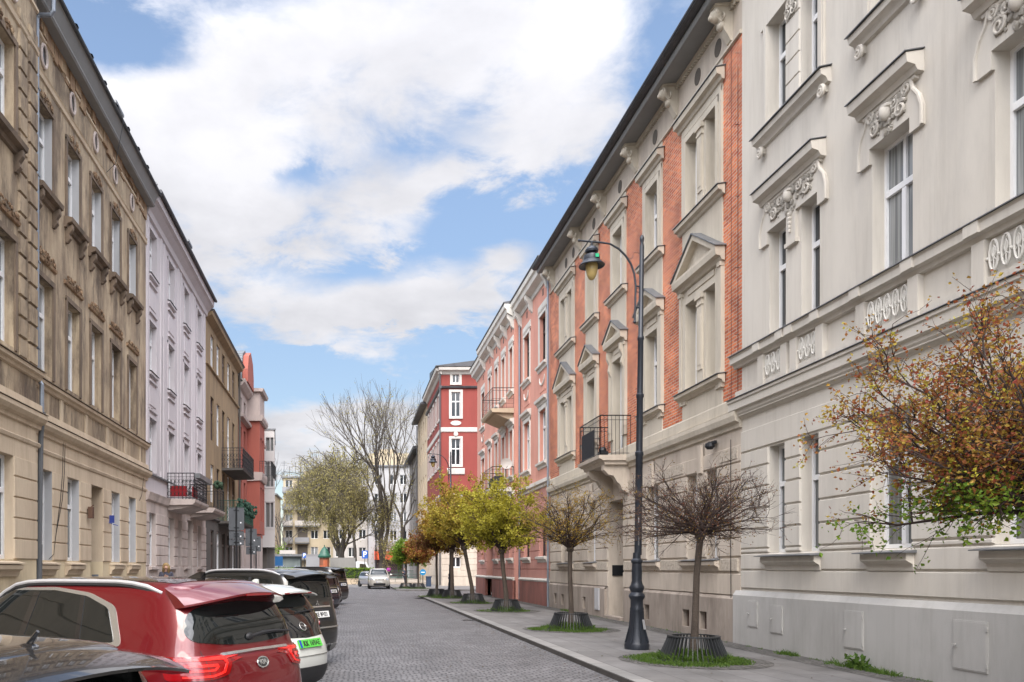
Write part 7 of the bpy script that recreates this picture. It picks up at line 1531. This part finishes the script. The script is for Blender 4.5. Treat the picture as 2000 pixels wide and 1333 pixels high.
# ---------------------------------------------------------------- people
def person(label, x, y, rot, z=0.0, jacket=(.02, .02, .03), trousers=(.03, .03, .04), hairc=(.36, .24, .10), hair_long=True, phone=True, scale=1.0):
    t = thing('person', label, 'person', (x, y, z), None, rot); t.scale = (scale,)*3
    J = {'pel': (0, 0, .95), 'sp': (0, .01, 1.12), 'ch': (0, .02, 1.30), 'nk': (0, .02, 1.43), 'hd0': (0, -.005, 1.50),
         'shl': (.17, .02, 1.37), 'ell': (.21, -.06, 1.12), 'wrl': (.08, -.25, 1.24), 'shr': (-.17, .02, 1.37), 'elr': (-.21, -.04, 1.11), 'wrr': (-.04, -.25, 1.26),
         'hil': (.09, 0, .90), 'knl': (.10, -.03, .50), 'anl': (.10, .02, .09), 'tol': (.11, -.13, .04), 'hir': (-.09, 0, .90), 'knr': (-.10, .03, .50), 'anr': (-.11, .10, .10), 'tor': (-.12, -.05, .04)}
    rr = {'pel': .145, 'sp': .125, 'ch': .145, 'nk': .055, 'hd0': .05, 'shl': .062, 'ell': .045, 'wrl': .028, 'shr': .062, 'elr': .045, 'wrr': .028, 'hil': .085, 'knl': .058, 'anl': .040, 'tol': .038, 'hir': .085, 'knr': .058, 'anr': .040, 'tor': .038}
    E = [('pel', 'sp'), ('sp', 'ch'), ('ch', 'nk'), ('nk', 'hd0'), ('ch', 'shl'), ('shl', 'ell'), ('ell', 'wrl'), ('ch', 'shr'), ('shr', 'elr'), ('elr', 'wrr'), ('pel', 'hil'), ('hil', 'knl'), ('knl', 'anl'), ('anl', 'tol'), ('pel', 'hir'), ('hir', 'knr'), ('knr', 'anr'), ('anr', 'tor')]
    def skin(name, keys, edges, rad, mat, root, infl=0.0, parent=None, lv=2):
        me = bpy.data.meshes.new(name); ids = {k: i for i, k in enumerate(keys)}; me.from_pydata([J[k] for k in keys], [(ids[a], ids[b]) for a, b in edges], []); o = bpy.data.objects.new(name, me); S.collection.objects.link(o)
        md = o.modifiers.new('k', 'SKIN'); md.use_smooth_shade = True; sv = me.skin_vertices[0].data
        for k, i in ids.items(): sv[i].radius = (rad[k]+infl, (rad[k]+infl)*(.78 if k in ('pel', 'sp', 'ch') else 1)); sv[i].use_root = (k == root)
        sb = o.modifiers.new('s', 'SUBSURF'); sb.levels = sb.render_levels = lv; dg = bpy.context.evaluated_depsgraph_get(); dg.update(); em = bpy.data.meshes.new_from_object(o.evaluated_get(dg)); o.modifiers.clear(); o.data = em; em.materials.clear(); em.materials.append(mat); em.shade_smooth(); o.parent = parent or t; em.name = name; return o
    J['hdc'] = (0, -.035, 1.60); J['hdt'] = (0, -.01, 1.66); rr['hdc'] = .078; rr['hdt'] = .075; J['chin'] = (0, -.075, 1.535); rr['chin'] = .035
    for s, a in (('l', 1), ('r', -1)):     # hands: palm and five fingers each
        w = Vector(J['wr'+s]); J['pm'+s] = tuple(w+Vector((-a*.02, -.05, .03))); rr['pm'+s] = .026; p = Vector(J['pm'+s])
        for i in range(4): J[f'f{i}{s}'] = tuple(p+Vector((a*(-.024+.016*i), -.035, .02))); J[f'g{i}{s}'] = tuple(p+Vector((a*(-.030+.016*i)-a*.01, -.050, .055-.006*abs(i-1)))); rr[f'f{i}{s}'] = .009; rr[f'g{i}{s}'] = .007
        J['th'+s] = tuple(p+Vector((-a*.035, -.01, .03))); rr['th'+s] = .009
        E += [('wr'+s, 'pm'+s), ('pm'+s, 'th'+s)]+[e for i in range(4) for e in (('pm'+s, f'f{i}{s}'), (f'f{i}{s}', f'g{i}{s}'))]
    E += [('hd0', 'hdc'), ('hdc', 'hdt'), ('hdc', 'chin')]
    keys = list(rr); body = skin('body', keys, E, rr, simple('skin', (.55, .33, .24), .5), 'pel')
    jk = ['pel', 'sp', 'ch', 'shl', 'ell', 'wrl', 'shr', 'elr', 'wrr']; skin('jacket', jk, [e for e in E if e[0] in jk and e[1] in jk], {k: rr[k]*1.12 for k in jk}, pm('patterned_dark_jacket', jacket, tuple(min(1, c*3+.01) for c in jacket), 22, .9, .1), 'pel', .012)
    tk = ['pel', 'hil', 'knl', 'anl', 'hir', 'knr', 'anr']; skin('trousers', tk, [e for e in E if e[0] in tk and e[1] in tk], {k: rr[k] for k in tk}, simple('trousers', trousers, .9), 'pel', .012)
    sk = ['anl', 'tol']; 
    mb = MB(); mb.ball((0, -.115, 1.575), (.012, .018, .02), 6, 5)
    for s in (-1, 1): mb.ball((s*.082, -.02, 1.59), (.012, .02, .03), 6, 5)
    me = bpy.data.meshes.new('face'); me.from_pydata(mb.v, [], mb.f); me.materials.append(body.data.materials[0]); me.shade_smooth(); o = bpy.data.objects.new('face', me); S.collection.objects.link(o); o.parent = body
    mb = MB()
    for s in (-1, 1): mb.ball((s*.032, -.106, 1.605), (.012, .008, .007), 6, 5)
    mb.ball((0, -.108, 1.545), (.022, .006, .006), 6, 4); me = bpy.data.meshes.new('eyes_and_mouth'); me.from_pydata(mb.v, [], mb.f); me.materials.append(simple('dark_features', (.10, .03, .03), .5)); o = bpy.data.objects.new('eyes_and_mouth', me); S.collection.objects.link(o); o.parent = body
    rnd = random.Random(3); mb = MB()
    for i in range(150):
        a = rnd.random()*math.pi*1.45-math.pi*.225; c_, s_ = math.cos(a), math.sin(a); tz = 1.70-.02*rnd.random(); ln = (.30 if hair_long else .12)*(.7+.5*rnd.random())
        mb.tube([(.02*c_, -.02+.02*s_, tz), (.075*c_, -.015+.08*s_, tz-.03), (.098*c_+rnd.gauss(0, .008), .0+.095*s_, tz-.10), (.10*c_+rnd.gauss(0, .015), .01+.10*s_, tz-ln)], [.014, .018, .017, .008], 5)
    mb.ball((0, .0, 1.655), (.092, .098, .072), 12, 8); me = bpy.data.meshes.new('hair'); me.from_pydata(mb.v, [], mb.f); me.materials.append(pm('hair', hairc, tuple(c*.5 for c in hairc), 30, .6, .2)); me.shade_smooth(); o = bpy.data.objects.new('hair', me); S.collection.objects.link(o); o.parent = body
    if phone:
        ph = MB(); ph.box(WF, -.04, .04, .315, .325, 1.27, 1.42); me = bpy.data.meshes.new('phone'); me.from_pydata(ph.v, [], ph.f); me.materials.append(M['gloss_black']); o = bpy.data.objects.new('phone', me); S.collection.objects.link(o)
        o.parent = t
    return t
person('blonde woman in a dark patterned jacket on the left pavement, seen over the car roofs', -6.35, 27.3, R(10), z=0.02, phone=False, scale=1.07)
person('person in a purple jacket standing under the orange awning', 4.6, 96, R(20), .28, (.18, .02, .16), phone=False, hairc=(.05, .03, .02))
person('person in dark clothes among the small maples on the corner island', 4.95, 72, R(-60), .02, (.02, .02, .03), phone=False, hairc=(.04, .03, .02), hair_long=False)
# iron covers in the road and paving, and dead leaves blown along the kerb
for x, y, z, rr, lab in ((4.0, 27.0, RZ, .24, 'small round gully cover beside the right kerb'),):
    t = thing('manhole_cover', lab, 'manhole cover', (x, y, z)); mb = MB(); mb.lathe((x, y, z), [(rr, 0), (rr, .006), (rr*.86, .006), (rr*.85, .003), (.02, .003)], 28); mb.build('rim', M['iron'], t)
    mb = MB()
    for i in range(-4, 5):
        w = math.sqrt(max(0, (rr*.8)**2-(i*rr*.18)**2)); mb.box(WF, x-w, x+w, -(y+i*rr*.18)-.012, -(y+i*rr*.18)+.012, z+.003, z+.008)
    mb.build('tread', M['iron'], t)
mb = MB(); rnd = random.Random(77)
for _ in range(900):
    y = 7+45*rnd.random()**1.4; side = rnd.random()
    x = 4.15-abs(rnd.gauss(0, .25)) if side < .45 else (4.5+3.6*rnd.random() if side < .8 else -.4+4*rnd.random()); z = RZ+.012 if x < 4.19 else .012
    leafcluster(mb, Vector((x, y, z)), 1, .045, .0, rnd, 0)
    for i in range(len(mb.v)-4, len(mb.v)): v = mb.v[i]; mb.v[i] = (v[0], v[1], z+abs(v[2]-z)*.25)
mb.build('leaf_litter', leafmat('dry_brown_litter', (.09, .055, .03), (.20, .15, .08)), None, kind='stuff', recalc=False, label='small dead leaves scattered over road and pavement', category='leaf litter')
# a bicycle by the hedge wall
t = thing('bicycle', 'thin dark bicycle leaning by the low beige wall, left of the silver SUV', 'bicycle', (.85, 85.6, RZ)); mb = MB(); fr = Fr((.85, 85.6, RZ), (1, 0, 0), (0, -1, 0))
for u in (-.52, .52):
    m2 = MB(); ring(m2, fr, u, 0, .34, .33, .33, .018, 24, 6)
    for i in range(10): a = i*math.pi/5; m2.tube([fr.P(u, 0, .34), fr.P(u+.32*math.cos(a), 0, .34+.32*math.sin(a))], .003, 3)
    m2.build('wheel', M['tyre'], t)
for pts in ([(-.52, .34), (-.12, .32), (.32, .72), (.36, .85)], [(-.12, .32), (-.25, .85)], [(-.22, .74), (.33, .76)], [(-.52, .34), (-.22, .74)], [(.52, .34), (.34, .85), (.36, 1.0)]): mb.tube([fr.P(u, 0, z) for u, z in pts], .017, 6)
mb.build('frame', M['iron'], t); mb = MB(); mb.tube([fr.P(.30, -.25, 1.02), fr.P(.38, 0, 1.0), fr.P(.30, .25, 1.02)], .014, 6); mb.build('handlebar', M['chrome'], t); mb = MB(); mb.ball(fr.P(-.26, 0, .88), (.13, .07, .035), 8, 5); mb.build('saddle', M['blacktrim'], t)
